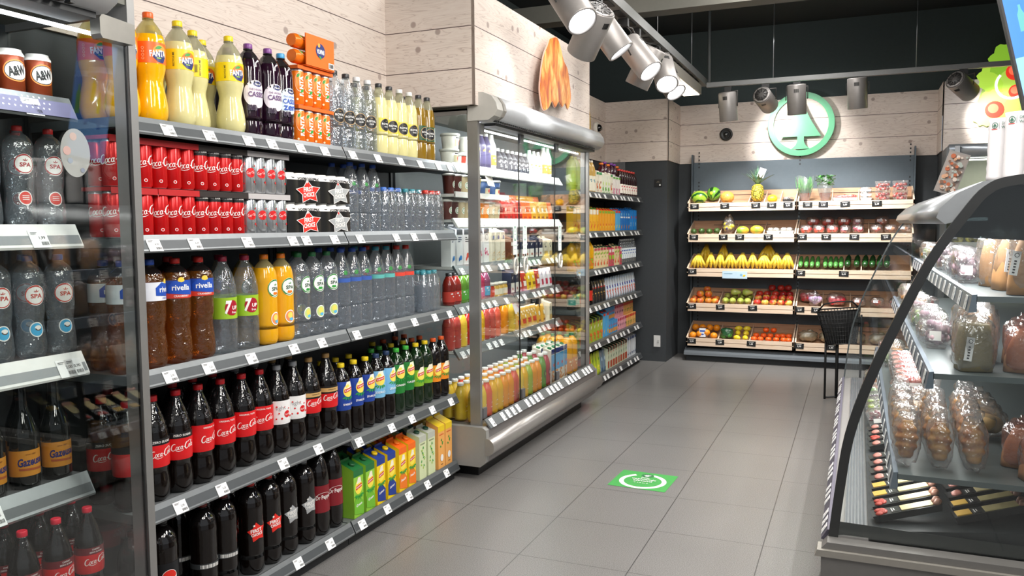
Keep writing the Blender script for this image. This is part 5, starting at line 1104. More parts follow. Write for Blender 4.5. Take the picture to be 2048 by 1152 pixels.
dividers = {(0, 0): [-1.235, -.955, -.815, -.675], (0, 1): [-.225, -.0], (1, 0): [-1.22, -1.075, -.815], (1, 1): [.09], (2, 0): [], (2, 1): [-.11, .035], (3, 0): [-1.22, -.91], (3, 1): [-.29, -.05], (4, 0): [-1.22, -.925], (4, 1): [-.12]}
cards = {(0, 0): [-1.455, -1.17, -.885, -.745, -.60], (0, 1): [-.43, -.295, -.11, .15], (1, 0): [-1.46, -1.18, -1.03, -.77], (1, 1): [-.47, -.265, -.03, .23], (2, 0): [-1.47], (2, 1): [-.48, -.11], (3, 0): [-1.47, -1.2, -.90], (3, 1): [-.48, -.34], (4, 0): [-1.47, -1.2, -.91], (4, 1): [-.48, -.2]}
BED0, BED1 = .045, .105
def bed(y): return BED0+(y-RY)/.35*(BED1-BED0)
for li, z in enumerate(RZ):
    for si in (0, 1):
        x0, x1 = RX[si]+.006, RX[si+1]-.004
        g = thing('wooden_crate', f'slatted wooden crate on the {LV[li]} level of the fruit rack, {SD[si]} half', 'crate', None, (0, 0, 0), 0, 'slatted wooden crates of the fruit rack')
        for a, b_ in ((0, .036), (.041, .078)):
            m = MB(); m.box(x0, x1, RY, RY+.012, z+a, z+b_, PINE); ob('front_slat', m, g)
        m = MB(); m.prism([(RY+.012, z+.035), (8.30, z+.110), (8.30, z+.124), (RY+.012, z+.049)], 'x', x0+.01, x1-.01, PINEB); ob('bottom_board', m, g)
        m = MB(); m.box(x0, x1, 8.288, 8.30, z+.05, z+.205, PINEB); ob('back_board', m, g)
        m = MB(); m.box(x0+.2, x1-.25, 8.285, 8.2885, z+.160, z+.165, INK); ob('back_slot', m, g)
        for xs in (x0, x1-.012):
            m = MB(); m.prism([(RY, z), (RY, z+.078), (RY+.03, z+.095), (8.30, z+.21), (8.30, z+.045)], 'x', xs, xs+.012, PINE); ob('side_board', m, g)
        for xd in dividers[(li, si)]:
            m = MB(); m.prism([(RY+.012, z+.049), (RY+.012, z+.078), (RY+.05, z+.09), (8.29, z+.19), (8.29, z+.10)], 'x', xd-.004, xd+.004, PINE); ob('divider', m, g)
        for k, xc in enumerate(cards[(li, si)]):
            o = ob('price_card', tag_mesh(['2,99', '1,99', '1,49', '2,49'][(k+li) % 4], .082, .05, 0, True), g); o.location = (xc, RY-.0015, z+.020); o.rotation_euler = (random.uniform(-.06, .06), random.uniform(-.03, .03), -PI/2)
# ---- produce
def fruit(name, cat, desc, mb, parts=(), grp=None): return Prod(name, cat, desc, mb, list(parts), grp)
def fmat(name, a, c, scale=8, rough=.35, stripes=None, lo=.4, hi=.62, coat=.2, bump=0, vor=False):
    m = bpy.data.materials.new(name); m.use_nodes = True; nt = m.node_tree; N = nt.nodes; L = nt.links; b = N['Principled BSDF']
    tc = N.new('ShaderNodeTexCoord'); oi = N.new('ShaderNodeObjectInfo'); ad = N.new('ShaderNodeVectorMath'); ad.operation = 'ADD'; L.new(tc.outputs['Object'], ad.inputs[0])
    sc = N.new('ShaderNodeVectorMath'); sc.operation = 'SCALE'; cx = N.new('ShaderNodeCombineXYZ'); L.new(oi.outputs['Random'], cx.inputs[0]); L.new(cx.outputs[0], sc.inputs[0]); sc.inputs['Scale'].default_value = 5; L.new(sc.outputs[0], ad.inputs[1])
    if stripes:
        w_ = N.new('ShaderNodeTexNoise'); mp = N.new('ShaderNodeMapping'); mp.inputs['Scale'].default_value = stripes; L.new(tc.outputs['Object'], mp.inputs[0]); L.new(mp.outputs[0], w_.inputs[0]); w_.inputs['Scale'].default_value = scale; w_.inputs['Detail'].default_value = 1
    elif vor: w_ = N.new('ShaderNodeTexVoronoi'); L.new(tc.outputs['Object'], w_.inputs['Vector']); w_.inputs['Scale'].default_value = scale
    else: w_ = N.new('ShaderNodeTexNoise'); L.new(ad.outputs[0], w_.inputs['Vector']); w_.inputs['Scale'].default_value = scale
    r = N.new('ShaderNodeValToRGB'); e = r.color_ramp.elements; e[0].position = lo; e[0].color = (*hexc(a), 1); e[1].position = hi; e[1].color = (*hexc(c), 1)
    L.new(w_.outputs[0], r.inputs[0]); L.new(r.outputs[0], b.inputs['Base Color']); b.inputs['Roughness'].default_value = rough; b.inputs['Coat Weight'].default_value = coat
    if bump:
        bp = N.new('ShaderNodeBump'); bp.inputs['Strength'].default_value = bump; bp.inputs['Distance'].default_value = .01; L.new(w_.outputs[0], bp.inputs['Height']); L.new(bp.outputs[0], b.inputs['Normal'])
    return m
def meridian(name, dark, light, k=14):
    """stripes that run from pole to pole of a melon"""
    m = bpy.data.materials.new(name); m.use_nodes = True; nt = m.node_tree; N = nt.nodes; L = nt.links; b = N['Principled BSDF']
    tc = N.new('ShaderNodeTexCoord'); sp = N.new('ShaderNodeSeparateXYZ'); L.new(tc.outputs['Object'], sp.inputs[0])
    at = N.new('ShaderNodeMath'); at.operation = 'ARCTAN2'; L.new(sp.outputs[1], at.inputs[0]); L.new(sp.outputs[2], at.inputs[1])
    ns = N.new('ShaderNodeTexNoise'); ns.inputs['Scale'].default_value = 30; L.new(tc.outputs['Object'], ns.inputs['Vector'])
    ml = N.new('ShaderNodeMath'); ml.operation = 'MULTIPLY_ADD'; L.new(ns.outputs['Fac'], ml.inputs[0]); ml.inputs[1].default_value = 2.2; 
    mk = N.new('ShaderNodeMath'); mk.operation = 'MULTIPLY'; L.new(at.outputs[0], mk.inputs[0]); mk.inputs[1].default_value = k; L.new(mk.outputs[0], ml.inputs[2])
    sn = N.new('ShaderNodeMath'); sn.operation = 'SINE'; L.new(ml.outputs[0], sn.inputs[0])
    r = N.new('ShaderNodeValToRGB'); e = r.color_ramp.elements; e[0].position = .35; e[0].color = (*hexc(light), 1); e[1].position = .6; e[1].color = (*hexc(dark), 1); L.new(sn.outputs[0], r.inputs[0])
    L.new(r.outputs[0], b.inputs['Base Color']); b.inputs['Roughness'].default_value = .3; b.inputs['Coat Weight'].default_value = .3
    return m
def dimple(r, top=.22, bot=.12):
    def f(p):
        x, y, z = p; q = math.hypot(x, y)/r
        if z > 0: z -= top*r*math.exp(-(q/.28)**2)
        else: z += bot*r*math.exp(-(q/.3)**2)
        t = z/r; k = 1+.06*t
        return (x*k, y*k, z)
    return f
def apple(m, r=.036):
    mb = MB(); mb.blob((0, 0, r*.92), (r, r, r*.92), m, 16, 12, fn=dimple(r)); st = MB(); st.tube([(0, 0, r*1.55), (.002, 0, r*1.85), (.005, .002, r*2.1)], .0013, M('#4a3520', .7), 5); return mb, [('stem', st)]
def pear(m):
    mb = MB(); mb.lathe([(.004, 0), (.016, -.001), (.027, .006), (.034, .022), (.034, .038), (.028, .056), (.020, .072), (.0145, .086), (.010, .094), (.003, .097)], m, 16); st = MB(); st.tube([(0, 0, .094), (.001, 0, .105), (.004, 0, .114)], .0014, M('#4a3520', .7), 5); return mb, [('stem', st)]
F = {}
F['apo'] = fruit('apple', 'apple', 'yellow-orange blushed apple', *apple(fmat('apple_orange', '#e2a93a', '#cf5a2c', 18)))
F['apr'] = fruit('apple', 'apple', 'red and yellow blushed apple', *apple(fmat('apple_redyellow', '#e3c45a', '#c93a30', 14, lo=.42, hi=.55)))
F['apd'] = fruit('apple', 'apple', 'deep red apple', *apple(fmat('apple_red', '#8f1a1c', '#c23a2c', 16)))
F['pear'] = fruit('pear', 'pear', 'green pear', *pear(fmat('pear_green', '#9fb04a', '#b9bd62', 22, .45)))
wmb = MB(); wmb.blob((0, 0, .075), (.095, .078, .075), meridian('melon_stripes', '#1f5a22', '#9ac23a', 11), 26, 16); F['wm'] = fruit('watermelon', 'watermelon', 'dark green striped watermelon', wmb)
wmb = MB(); wmb.blob((0, 0, .072), (.07, .07, .072), meridian('melon_stripes_dark', '#163f1c', '#6fa832', 9), 26, 16); wst = MB(); wst.blob((-.069, 0, .078), (.004, .018, .018), M('#d9c93a', .4), 10, 6); F['wm2'] = fruit('watermelon', 'watermelon', 'round watermelon with yellow sticker', wmb, [('sticker', wst)])
mmb = MB(); mmb.blob((0, 0, .058), (.066, .062, .058), fmat('netted_melon', '#d9a548', '#c08a3a', 60, .6, bump=.4), 20, 12); F['mel'] = fruit('melon', 'melon', 'netted orange melon', mmb)
omb = MB(); omb.blob((0, 0, .034), (.036, .036, .034), fmat('orange_skin', '#ee8a12', '#f29c20', 90, .42, bump=.3), 16, 10); ost = MB(); ost.blob((0, 0, .0685), (.0025, .0025, .001), M('#4a6a2a', .7), 6, 4); F['ora'] = fruit('orange', 'orange', 'bright orange', omb, [('stem', ost)])
gmb = MB(); gmb.blob((0, 0, .040), (.046, .046, .040), fmat('grapefruit_skin', '#f0a818', '#f3b62a', 80, .42, bump=.3), 16, 10); F['grf'] = fruit('grapefruit', 'grapefruit', 'yellow-orange grapefruit', gmb)
tmb = MB(); tmb.blob((0, 0, .026), (.031, .031, .026), fmat('mandarin_skin', '#e8551c', '#ee6a1e', 70, .4, bump=.25), 14, 9, fn=dimple(.03, .12, .1)); tst = MB(); tst.star = None
tst = MB(); tst.blob((0, 0, .049), (.004, .004, .0015), M('#3f6a2a', .7), 6, 4); F['man'] = fruit('mandarin', 'mandarin', 'red-orange mandarin', tmb, [('stem', tst)])
lmb = MB(); R = []
lmb.lathe([(.002, -.044), (.006, -.040), (.012, -.034), (.022, -.022), (.027, -.008), (.027, .008), (.022, .022), (.013, .033), (.006, .039), (.002, .041)], fmat('lemon_skin', '#ecd22a', '#f2dc3e', 90, .4, bump=.2), 14); lmb.xf(Matrix.Translation((0, 0, .027)) @ Matrix.Rotation(PI/2, 4, 'Y')); F['lem'] = fruit('lemon', 'lemon', 'yellow lemon', lmb)
amb = MB(); amb.lathe([(.002, -.048), (.02, -.042), (.032, -.022), (.034, -.002), (.027, .022), (.017, .038), (.006, .048), (.002, .050)], fmat('avocado_skin', '#2f4a22', '#4a6a2c', 80, .5, bump=.4), 14); amb.xf(Matrix.Translation((0, 0, .034)) @ Matrix.Rotation(PI/2, 4, 'Y')); F['avo'] = fruit('avocado', 'avocado', 'dark green avocado', amb)
mam = MB(); mam.lathe([(.002, -.06), (.02, -.055), (.036, -.034), (.041, -.005), (.037, .022), (.024, .045), (.008, .057), (.002, .058)], fmat('mango_skin', '#c9b03a', '#7fa83a', 12, .35), 16); mam.xf(Matrix.Translation((0, 0, .040)) @ Matrix.Rotation(PI/2, 4, 'Y')); F['mgo'] = fruit('mango', 'mango', 'yellow-green mango', mam)
cmb = MB(); cmb.tube([(0, -.10, .020), (0, -.095, .020), (0, -.06, .021), (0, .04, .022), (0, .09, .021), (0, .10, .020)], [.006, .016, .0205, .021, .015, .005], fmat('cucumber_skin', '#3f7a3a', '#5c9a4c', 14, .4, (40, 4, 40)), 12); F['cuc'] = fruit('cucumber', 'cucumber', 'light green cucumber', cmb)
zmb = MB(); zmb.tube([(0, -.10, .026), (0, -.095, .026), (0, -.05, .027), (0, .05, .026), (0, .10, .024), (0, .115, .024)], [.010, .022, .0265, .025, .014, .009], fmat('courgette_skin', '#15381a', '#2a5a28', 18, .25, (30, 4, 30)), 12); F['zuc'] = fruit('courgette', 'courgette', 'dark glossy courgette', zmb)
# bananas: a bunch of curved fingers hanging from one crown
BAN = fmat('banana_skin', '#e3bf2e', '#eace4c', 26, .45); BTIP = M('#4a3a1a', .7)
def bananas(n, spread=.9, seed=0):
    r = rc(seed); parts = []; crown = MB(); crown.blob((0, .02, .155), (.014+.002*n, .012, .014), M('#8a7a2a', .6), 8, 6)
    for i in range(n):
        t = (i-(n-1)/2)/max(n-1, 1); a = t*spread; P_ = []; rad = []
        for k in range(9):
            s = k/8; out = .045*math.sin(PI*s*.85); P_.append((math.sin(a)*(.02+.115*s)+t*.02*s, .01-.045*math.sin(PI*min(1, s*.9))-.01*s+abs(t)*.02, .152-.145*s*math.cos(a*.7)+.004*(1-s)))
            rad.append([.005, .009, .0135, .0160, .0168, .0165, .015, .011, .004][k]*1.02)
        f = MB(); f.tube(P_, rad, BAN, 9); f.blob((P_[-1][0], P_[-1][1], P_[-1][2]), (.0055, .0055, .005), BTIP, 7, 5); parts.append(('banana', f))
    return Prod('banana_bunch', 'bananas', 'bunch of yellow bananas', crown, parts)
F['b3'] = bananas(3, .55, 1); F['b4'] = bananas(4, .8, 2); F['b5'] = bananas(5, 1.1, 3)
# pineapple
pb = MB(); pm = fmat('pineapple_skin', '#e0c43c', '#6f6a22', 62, .5, vor=True, lo=.2, hi=.62, bump=.8, coat=0)
pb.lathe([(.02, 0), (.042, .004), (.055, .03), (.060, .07), (.057, .11), (.048, .145), (.030, .16), (.012, .163)], pm, 22)
pparts = []
LEAFM = fmat('pineapple_leaf', '#4f7a5a', '#7fa58a', 30, .5)
pl = MB()
r = rc(5)
for k in range(46):
    t = k/46; a = k*2.4; l = .19-.04*t+r.uniform(-.02, .02); el = .62+.85*t+r.uniform(-.12, .12); w_ = .013-.004*t
    P0 = Vector((0, 0, .155+.02*t)); pts = []
    for s in range(6):
        q = s/5; h = l*q; drop = (1-el/1.5)*.05*q*q
        pts.append(P0+Vector((math.cos(a)*math.cos(el)*h, math.sin(a)*math.cos(el)*h, math.sin(el)*h-drop)))
    sd = Vector((-math.sin(a), math.cos(a), 0)); vs = []
    for s, p in enumerate(pts):
        ww = w_*(1-(s/5)**1.6)+.0006; vs += [p-sd*ww, p+Vector((0, 0, -.002)), p+sd*ww]
    fs = []
    for s in range(5): fs += [(3*s, 3*s+1, 3*s+4, 3*s+3), (3*s+1, 3*s+2, 3*s+5, 3*s+4)]
    pl.add(vs, fs, LEAFM, True)
tg = MB(); tg.box(-.03, .03, -.001, .001, -.045, .045, WHITE, Matrix.Translation((.035, -.06, .265)) @ Matrix.Rotation(.35, 4, 'Y') @ Matrix.Rotation(-.2, 4, 'X'))
F['pin'] = Prod('pineapple', 'pineapple', 'tall pineapple with leafy crown and white tag', pb, [('leaf_crown', pl), ('paper_tag', tg)])
FLAT = ('tray0', 'tom', 'whi', 'bean', 'pun', 'he1', 'he2', 'pin')
def at(p, li, x, y, place, row_=0, rot=None, dz=0, desc=None, sc=1, order=None, name='level of rack'):
    rot = rot if rot is not None else random.uniform(0, 6.28)
    P0 = F[p]
    if isinstance(P0.root, MB): P0.root = P0.root.mesh(P0.name)
    K = Matrix.LocRotScale(None, Euler((0, 0, rot) if isinstance(rot, (int, float)) else rot), Vector((sc, sc, sc)))
    V_ = [K @ v.co for v in P0.root.vertices]
    lo = [min(v[i] for v in V_) for i in range(3)]; hi = [max(v[i] for v in V_) for i in range(3)]
    if y+lo[1] < RY+.014: y = RY+.014-lo[1]
    if y+hi[1] > 8.285 and hi[1]-lo[1] < .26: y = 8.285-hi[1]
    z = RZ[li]+(y-RY-.012)/.338*.075+.0500+.222*max(0, hi[1])*(1.05 if p in FLAT else .5)-min(0, lo[2])*(not isinstance(rot, (int, float)))
    si = 0 if x < RX[1] else 1; ed = [RX[si]+.020]+dividers[(li, si)]+[RX[si+1]-.018]
    if dz < .02 and p not in ('he1', 'he2', 'pin') and not p.startswith('b'):
        for q0, q1 in zip(ed, ed[1:]):
            if q0-.01 <= x <= q1+.01:
                if hi[0]-lo[0] < q1-q0-.008: x = min(max(x, q0+.005-lo[0]), q1-.005-hi[0])
    return make(F[p], (x, y, z+dz-(.034 if not isinstance(rot, (int, float)) and dz >= .034 else 0)), rot, place, order if order is not None else x, row_, desc, sc)
lv = lambda i: f'{LV[i]} rack level'
at('wm', 0, -1.43, 8.04, 'top rack level', rot=.2, sc=.84); at('wm2', 0, -1.31, 8.17, 'top rack level', rot=PI/2-.2, sc=.95); at('mel', 0, -1.16, 8.03, 'top rack level', rot=0); at('pin', 0, -.885, 8.07, 'top rack level', rot=.1); at('grf', 0, -.745, 8.02, 'top rack level')
for i, x in enumerate((-1.475, -1.40, -1.325, -1.25)): at('avo', 1, x, 8.03+.02*(i % 2), lv(1), rot=random.uniform(1.2, 1.8), sc=.88)
at('mgo', 1, -1.01, 8.03, lv(1), rot=.3); at('mgo', 1, -.878, 8.04, lv(1), rot=-.1, sc=1.05, desc='large green mango')
# bananas
for x, k, rr_ in ((-1.425, 'b5', 0), (-1.305, 'b3', .1), (-1.215, 'b3', 0), (-1.12, 'b4', .1), (-1.01, 'b4', -.1), (-.915, 'b3', .1), (-.81, 'b5', 0), (-.70, 'b4', .1), (-.602, 'b4', 0)):
    at(k, 2, x, 8.02, 'front of third rack level', rot=rr_, sc=.92 if k == 'b5' else .98)
for x, k in ((-1.38, 'b3'), (-1.21, 'b3'), (-.79, 'b5')): at(k, 2, x, 8.19, 'third rack level', 1, rot=0, sc=1.2)
for i, x in enumerate((-.485, -.435, -.385, -.335, -.27, -.225, -.18, -.135)): at('cuc', 2, x, 8.09, lv(2), rot=(.42, 0, 0), sc=.98, dz=.040)
for i, x in enumerate((-.075, -.0, .07, .13, .19, .25)): at('zuc', 2, x, 8.10, lv(2), rot=(.42, 0, -.05), dz=.042)
def pile(p, li, xs, ys, place, dz=.0, jit=.002, sc=.965, lying=False):
    for x in xs:
        for y in ys:
            rt = (random.uniform(1.2, 1.7), 0, random.uniform(0, 6.28)) if lying else random.uniform(0, 6.28)
            at(p, li, x+random.uniform(-jit, jit), y, place, {0: 0, 1: 1, 2: 2}[ys.index(y)] if isinstance(ys, list) else 0, rt, dz+(.03 if lying else 0), sc=sc)
pile('apo', 3, [-1.475, -1.40, -1.325, -1.255], [8.005], 'front of fourth rack level'); pile('apo', 3, [-1.468, -1.398, -1.328, -1.26], [8.085], 'fourth rack level, left crate')
at('apo', 3, -1.41, 8.05, 'heaped, fourth rack level', dz=.055); at('apo', 3, -1.33, 8.05, 'heaped, fourth rack level', dz=.055); at('apo', 3, -1.355, 8.13, 'heaped, fourth rack level', dz=.075)
for i, x in enumerate((-1.165, -1.095, -1.025, -.955)):
    at('pear', 3, x, 8.0, 'front of fourth rack level', rot=(PI/2, 0, .05-.12*(i % 2)), dz=.034, sc=.95)
for i, x in enumerate((-1.165, -1.095, -1.025, -.955)): at('pear', 3, x, 8.19, 'back of fourth rack level', rot=(PI/2, 0, .1), dz=.036, sc=.95)
for i, x in enumerate((-1.12, -1.01)): at('pear', 3, x, 8.09, 'heaped, fourth rack level', rot=(PI/2, 0, 1.45), dz=.100)
pile('apr', 3, [-.868, -.796, -.723, -.65, -.577], [8.005], 'front of fourth rack level'); pile('apr', 3, [-.866, -.793, -.72, -.647, -.58], [8.09], 'second line, fourth rack level', dz=.02)
pile('apd', 3, [-.863, -.79, -.718, -.647, -.585], [8.18], 'back of fourth rack level', dz=.03); pile('apd', 3, [-.75, -.67, -.60], [8.20], 'heaped at back, fourth rack level', dz=.085); 
pile('ora', 4, [-1.47, -1.27], [8.01], 'front of bottom rack level'); pile('ora', 4, [-1.47, -1.40, -1.33, -1.262], [8.15], 'back of bottom rack level', dz=.03)
pile('lem', 4, [-1.05, -.97], [8.005], 'front of bottom rack level'); pile('lem', 4, [-1.05, -.97], [8.075], 'second line, bottom rack level', dz=.02); pile('lem', 4, [-1.05, -.97], [8.14], 'heaped, bottom rack level', dz=.045)
pile('man', 4, [-.895, -.83, -.76, -.69], [8.0], 'front of bottom rack level'); pile('man', 4, [-.875, -.81, -.745, -.68], [8.06], 'second line, bottom rack level', dz=.015); pile('man', 4, [-.79, -.72], [8.10], 'heaped, bottom rack level', dz=.055)
pile('man', 4, [-.62, -.56], [8.0], 'right front of bottom rack level'); pile('man', 4, [-.635, -.58], [8.06], 'right back of bottom rack level', dz=.018)
# ---- packed produce
def bag(name, cat, desc, w, h, d, inner, film_=WRAP, seed=0, label=True, n=7, ir=.025, tail=True, lx=0, gr=None):
    """clear film bag full of round produce; inner pieces are its contents"""
    r = rc(seed); mb = MB(); mb.blob((0, 0, h*.5), (w/2, d/2, h/2), film_, 18, 12, .22, 3.2, seed, .75); mz = min(v[2] for v in mb.v); mb.xf(Matrix.Translation((0, 0, .001-mz)))
    if tail: mb.blob((w*.1, 0, h*.98), (w*.16, d*.14, h*.22), film_, 8, 6, .5, 4, seed+3, .8)
    inn = MB()
    if inner is not None:
        for k in range(n): inn.blob((r.uniform(-.32, .32)*w, r.uniform(-.28, .28)*d, h*r.uniform(.28, .62)), (ir, ir, ir*.9), inner, 10, 7)
    parts = [('contents', inn)] if inner is not None else []
    if label:
        lb = MB(); lb.box(-.022, .022, -.001, .001, -.014, .014, M('#e9e6f0', .4), Matrix.Translation((lx, -d*.46, h*.62)) @ Matrix.Rotation(-.45, 4, 'X')); parts.append(('label', lb))
    return Prod(name, cat, desc, mb, parts, gr)
def tray(name, desc, w, d, h, col, cm, n=10, r_=.014, seed=0, filmh=.0, lab=True):
    r = rc(seed); mb = MB(); mb.prism([(-w/2+.006, 0), (w/2-.006, 0), (w/2, h*.5), (-w/2, h*.5)], 'y', -d/2, d/2, M(col, .5)); c = MB()
    for k in range(n): c.blob((r.uniform(-.38, .38)*w, r.uniform(-.34, .34)*d, max(r_+.001, h*.62+r.uniform(0, .2)*h)), (r_, r_, r_*.9), cm, 9, 6)
    f = MB(); f.blob((0, 0, h*.62), (w*.51, d*.51, h*.5), WRAP, 16, 9, .08, 4, seed, .45); P_ = [('contents', c), ('film', f)]
    if lab: lb = MB(); lb.box(-.025, .025, -.016, .016, h*1.08, h*1.09, WHITE); P_.append(('label', lb))
    return Prod(name, 'tray', desc, mb, P_)
RT = fmat('tomato_skin', '#c81f1a', '#de4430', 20, .2); PNKR = fmat('radish_skin', '#c81f4a', '#e05a78', 20, .3)
F['tray0'] = tray('dark_food_tray', 'dark oval tray of produce in film', .13, .09, .045, '#2a2c2e', M('#8a8c88', .5), 6, .012, 3)
F['tom'] = tray('tomato_tray', 'long tray of red tomatoes in film', .235, .12, .05, '#d9c8c4', RT, 20, .022, 4)
F['whi'] = tray('white_tray', 'white tray of mushrooms in film', .12, .10, .05, '#ecebe6', M('#ded6c6', .6), 9, .018, 6)
F['bean'] = tray('packed_tray', 'white layered vegetable tray in film', .095, .10, .035, '#ecebe8', M('#e4e2da', .5), 7, .014, 7)
def punnet(seed):
    r = rc(seed); mb = MB(); w_, d_, h_ = .10, .09, .055
    mb.prism([(-w_/2+.006, 0), (w_/2-.006, 0), (w_/2, h_), (-w_/2, h_)], 'y', -d_/2, d_/2, WRAP); lid = MB(); lid.box(-w_/2-.002, w_/2+.002, -d_/2-.002, d_/2+.002, h_, h_+.012, WRAP)
    c = MB()
    for k in range(16): c.blob((r.uniform(-.04, .04), r.uniform(-.036, .036), .013+(k % 3)*.014), (.0115, .0115, .0115), RT, 9, 6)
    return Prod('tomato_punnet', 'punnet', 'clear punnet of cherry tomatoes', mb, [('lid', lid), ('contents', c)])
F['pun'] = punnet(2)
F['pot'] = bag('potato_bag', 'bag', 'brown bag of potatoes', .17, .095, .12, fmat('potato_skin', '#a89468', '#8f7c52', 30, .7), film('brownish_film', (.75, .70, .58), (.55, .50, .38), .45, r0=.07, rough=.3, bump=.8, bscale=30), 2, False, 12, .026)
F['netr'] = bag('vegetable_bag', 'bag', 'film bag of red peppers and tomatoes', .14, .10, .14, RT, WRAP, 4, True, 8, .026, False)
F['netp'] = bag('vegetable_bag', 'bag', 'film bag of pink radishes', .13, .10, .14, PNKR, WRAP, 5, True, 14, .015, False, .02)
F['neto'] = bag('vegetable_bag', 'bag', 'film bag of orange and red fruit', .14, .10, .135, fmat('mix_fruit', '#d8402c', '#c98a5a', 14, .3), WRAP, 6, True, 12, .018, False, -.02)
F['netw'] = bag('vegetable_bag', 'bag', 'film bag of white and pink onions', .12, .095, .13, fmat('onion_skin', '#e4c0c4', '#c86a80', 14, .3), WRAP, 7, True, 9, .022, False)
F['mix'] = bag('party_mix_bag', 'bag', 'standing bag of mixed citrus with purple print', .11, .16, .06, fmat('mixed_citrus', '#d9c82a', '#4a3a6a', 18, .4), WRAP, 8, False, 10, .022, True)
F['appl'] = bag('apple_bag', 'bag', 'film bag of glossy red apples', .17, .115, .12, fmat('red_apple_bagged', '#b81f2c', '#d8485a', 12, .2), WRAP, 9, False, 11, .034, False)
F['pur'] = bag('garlic_bag', 'bag', 'white and lilac bag tied at the top', .10, .13, .09, fmat('lilac_print', '#c9a0dc', '#ece4f0', 24, .4), WRAP, 10, False, 6, .03, True)
F['lime'] = bag('lime_bag', 'bag', 'dark green net bag of limes', .12, .10, .10, fmat('lime_skin', '#2f7a2c', '#4a9a3a', 20, .35), film('green_net', (.25, .55, .35), (.05, .25, .12), .35, r0=.08, rough=.15, bump=.8), 11, False, 9, .028, False)
F['onet'] = bag('orange_net', 'bag', 'net of oranges with blue-white label', .13, .10, .10, fmat('orange_netted', '#ee8a12', '#f29c20', 60, .4), WRAP, 12, False, 6, .036, False)
nl = MB(); nl.box(-.03, .03, -.002, 0, -.045, .04, M('#e9edf6', .4), Matrix.Translation((.0, -.052, .06))); q = Decal().rect(-.025, .005, .025, .02, BLU); q.disc(0, -.02, .014, M('#3f5fb8', .4), .008); q.to(nl, flatY(-.0545, 0, .06), 0); F['onet'].parts.append(('label', nl))
# herb pots in clear sleeves
def herb(desc, leafy, seed):
    r = rc(seed); mb = MB(); mb.lathe([(.030, 0), (.032, .002), (.042, .06), (.044, .062), (.040, .058)], M('#8a4a30', .6), 18)
    gr = MB(); gm = fmat('herb_leaf', '#2f7a2c', '#5fa848', 30, .5)
    for k in range(150 if leafy else 80):
        a = r.uniform(0, 6.28); q = r.uniform(0, .045); b0 = Vector((q*math.cos(a), q*math.sin(a), .055)); l = r.uniform(.07, .15)
        tip = b0+Vector((math.cos(a)*.03, math.sin(a)*.03, l))
        if leafy:
            s = r.uniform(.012, .020); n1_ = Vector((r.uniform(-1, 1), r.uniform(-1, 1), r.uniform(-.3, .6))).normalized(); n2_ = n1_.cross(Vector((0, .3, 1))).normalized()
            gr.add([tip-n1_*s, tip-n2_*s*.7, tip+n1_*s, tip+n2_*s*.7], [(0, 1, 2, 3)], gm)
        else: gr.tube([b0, (b0+tip)/2+Vector((r.uniform(-.01, .01), 0, 0)), tip], [.002, .0022, .0008], gm, 4)
    sl = MB(); R = []
    for z, rad in ((.0, .034), (.06, .046), (.12, .058), (.165, .066), (.19, .070)):
        R.append([((rad*(1+.12*math.sin(5*a+seed)*(z > .05)))*math.cos(a), rad*(1+.1*math.cos(4*a))*math.sin(a), z+(.02*math.sin(3*a+seed) if z > .15 else 0)) for a in [2*PI*i/26 for i in range(26)]])
    sl.rings(R, BLADE, True, False)
    return Prod('potted_herb', 'herb pot', desc, mb, [('leaves', gr), ('clear_sleeve', sl)])
F['he1'] = herb('chive pot in flared clear sleeve', False, 2); F['he2'] = herb('leafy basil pot in flared clear sleeve', True, 4)
at('tray0', 0, -.605, 8.04, 'top rack level', rot=1.4, sc=.85); at('he1', 0, -.462, 8.07, lv(0), rot=0, sc=1.12); at('he2', 0, -.286, 8.07, lv(0), rot=0, sc=1.12)
at('tom', 0, -.113, 8.06, lv(0), rot=0, sc=.87); 
for k in range(3): at('bean', 0, .058, 8.05, 'stacked on top rack level', rot=random.uniform(-.1, .1), dz=.038*k, order=k)
for x in (.195, .335):
    for k in range(2): at('pun', 0, x, 8.04, 'top rack level', rot=random.uniform(-.03, .03), sc=1.22, dz=.084*k, row_=0 if k == 0 else 'u')
at('mix', 1, -1.145, 8.04, 'second rack level', rot=.1); at('whi', 1, -.73, 8.04, lv(1), rot=0); at('whi', 1, -.60, 8.04, lv(1), rot=.1)
for x, k in ((-.45, 'netr'), (-.333, 'netr'), (-.217, 'netr'), (-.105, 'netw'), (.0, 'netp'), (.155, 'neto'), (.27, 'neto'), (.384, 'neto')): at(k, 1, x, 8.05, 'front of second rack level', rot=random.uniform(-.05, .05), sc=.775)
for x, k in ((-.39, 'netr'), (-.26, 'netr'), (-.12, 'netr'), (-.0, 'netw'), (.2, 'neto')): at(k, 1, x, 8.19, 'back of second rack level', rot=random.uniform(-.1, .1), dz=.03, sc=.9)
at('appl', 3, -.42, 8.15, 'fourth rack level'); at('pur', 3, -.355, 8.01, 'fourth rack level'); at('appl', 3, -.17, 8.07, 'fourth rack level')
for x in (.02, .175, .33): at('neto', 3, x, 8.06, lv(3), sc=.88, rot=.05)
at('onet', 4, -1.372, 8.03, 'bottom rack level', rot=0); at('lime', 4, -1.145, 8.03, 'bottom rack level', rot=0)
at('pot', 4, -.42, 8.06, 'bottom rack level', rot=.1); at('pot', 4, -.225, 8.06, 'bottom rack level', rot=1.0-.9); at('pot', 4, .0, 8.06, 'bottom rack level', rot=.1); at('pot', 4, .2, 8.06, 'bottom rack level', rot=.1)
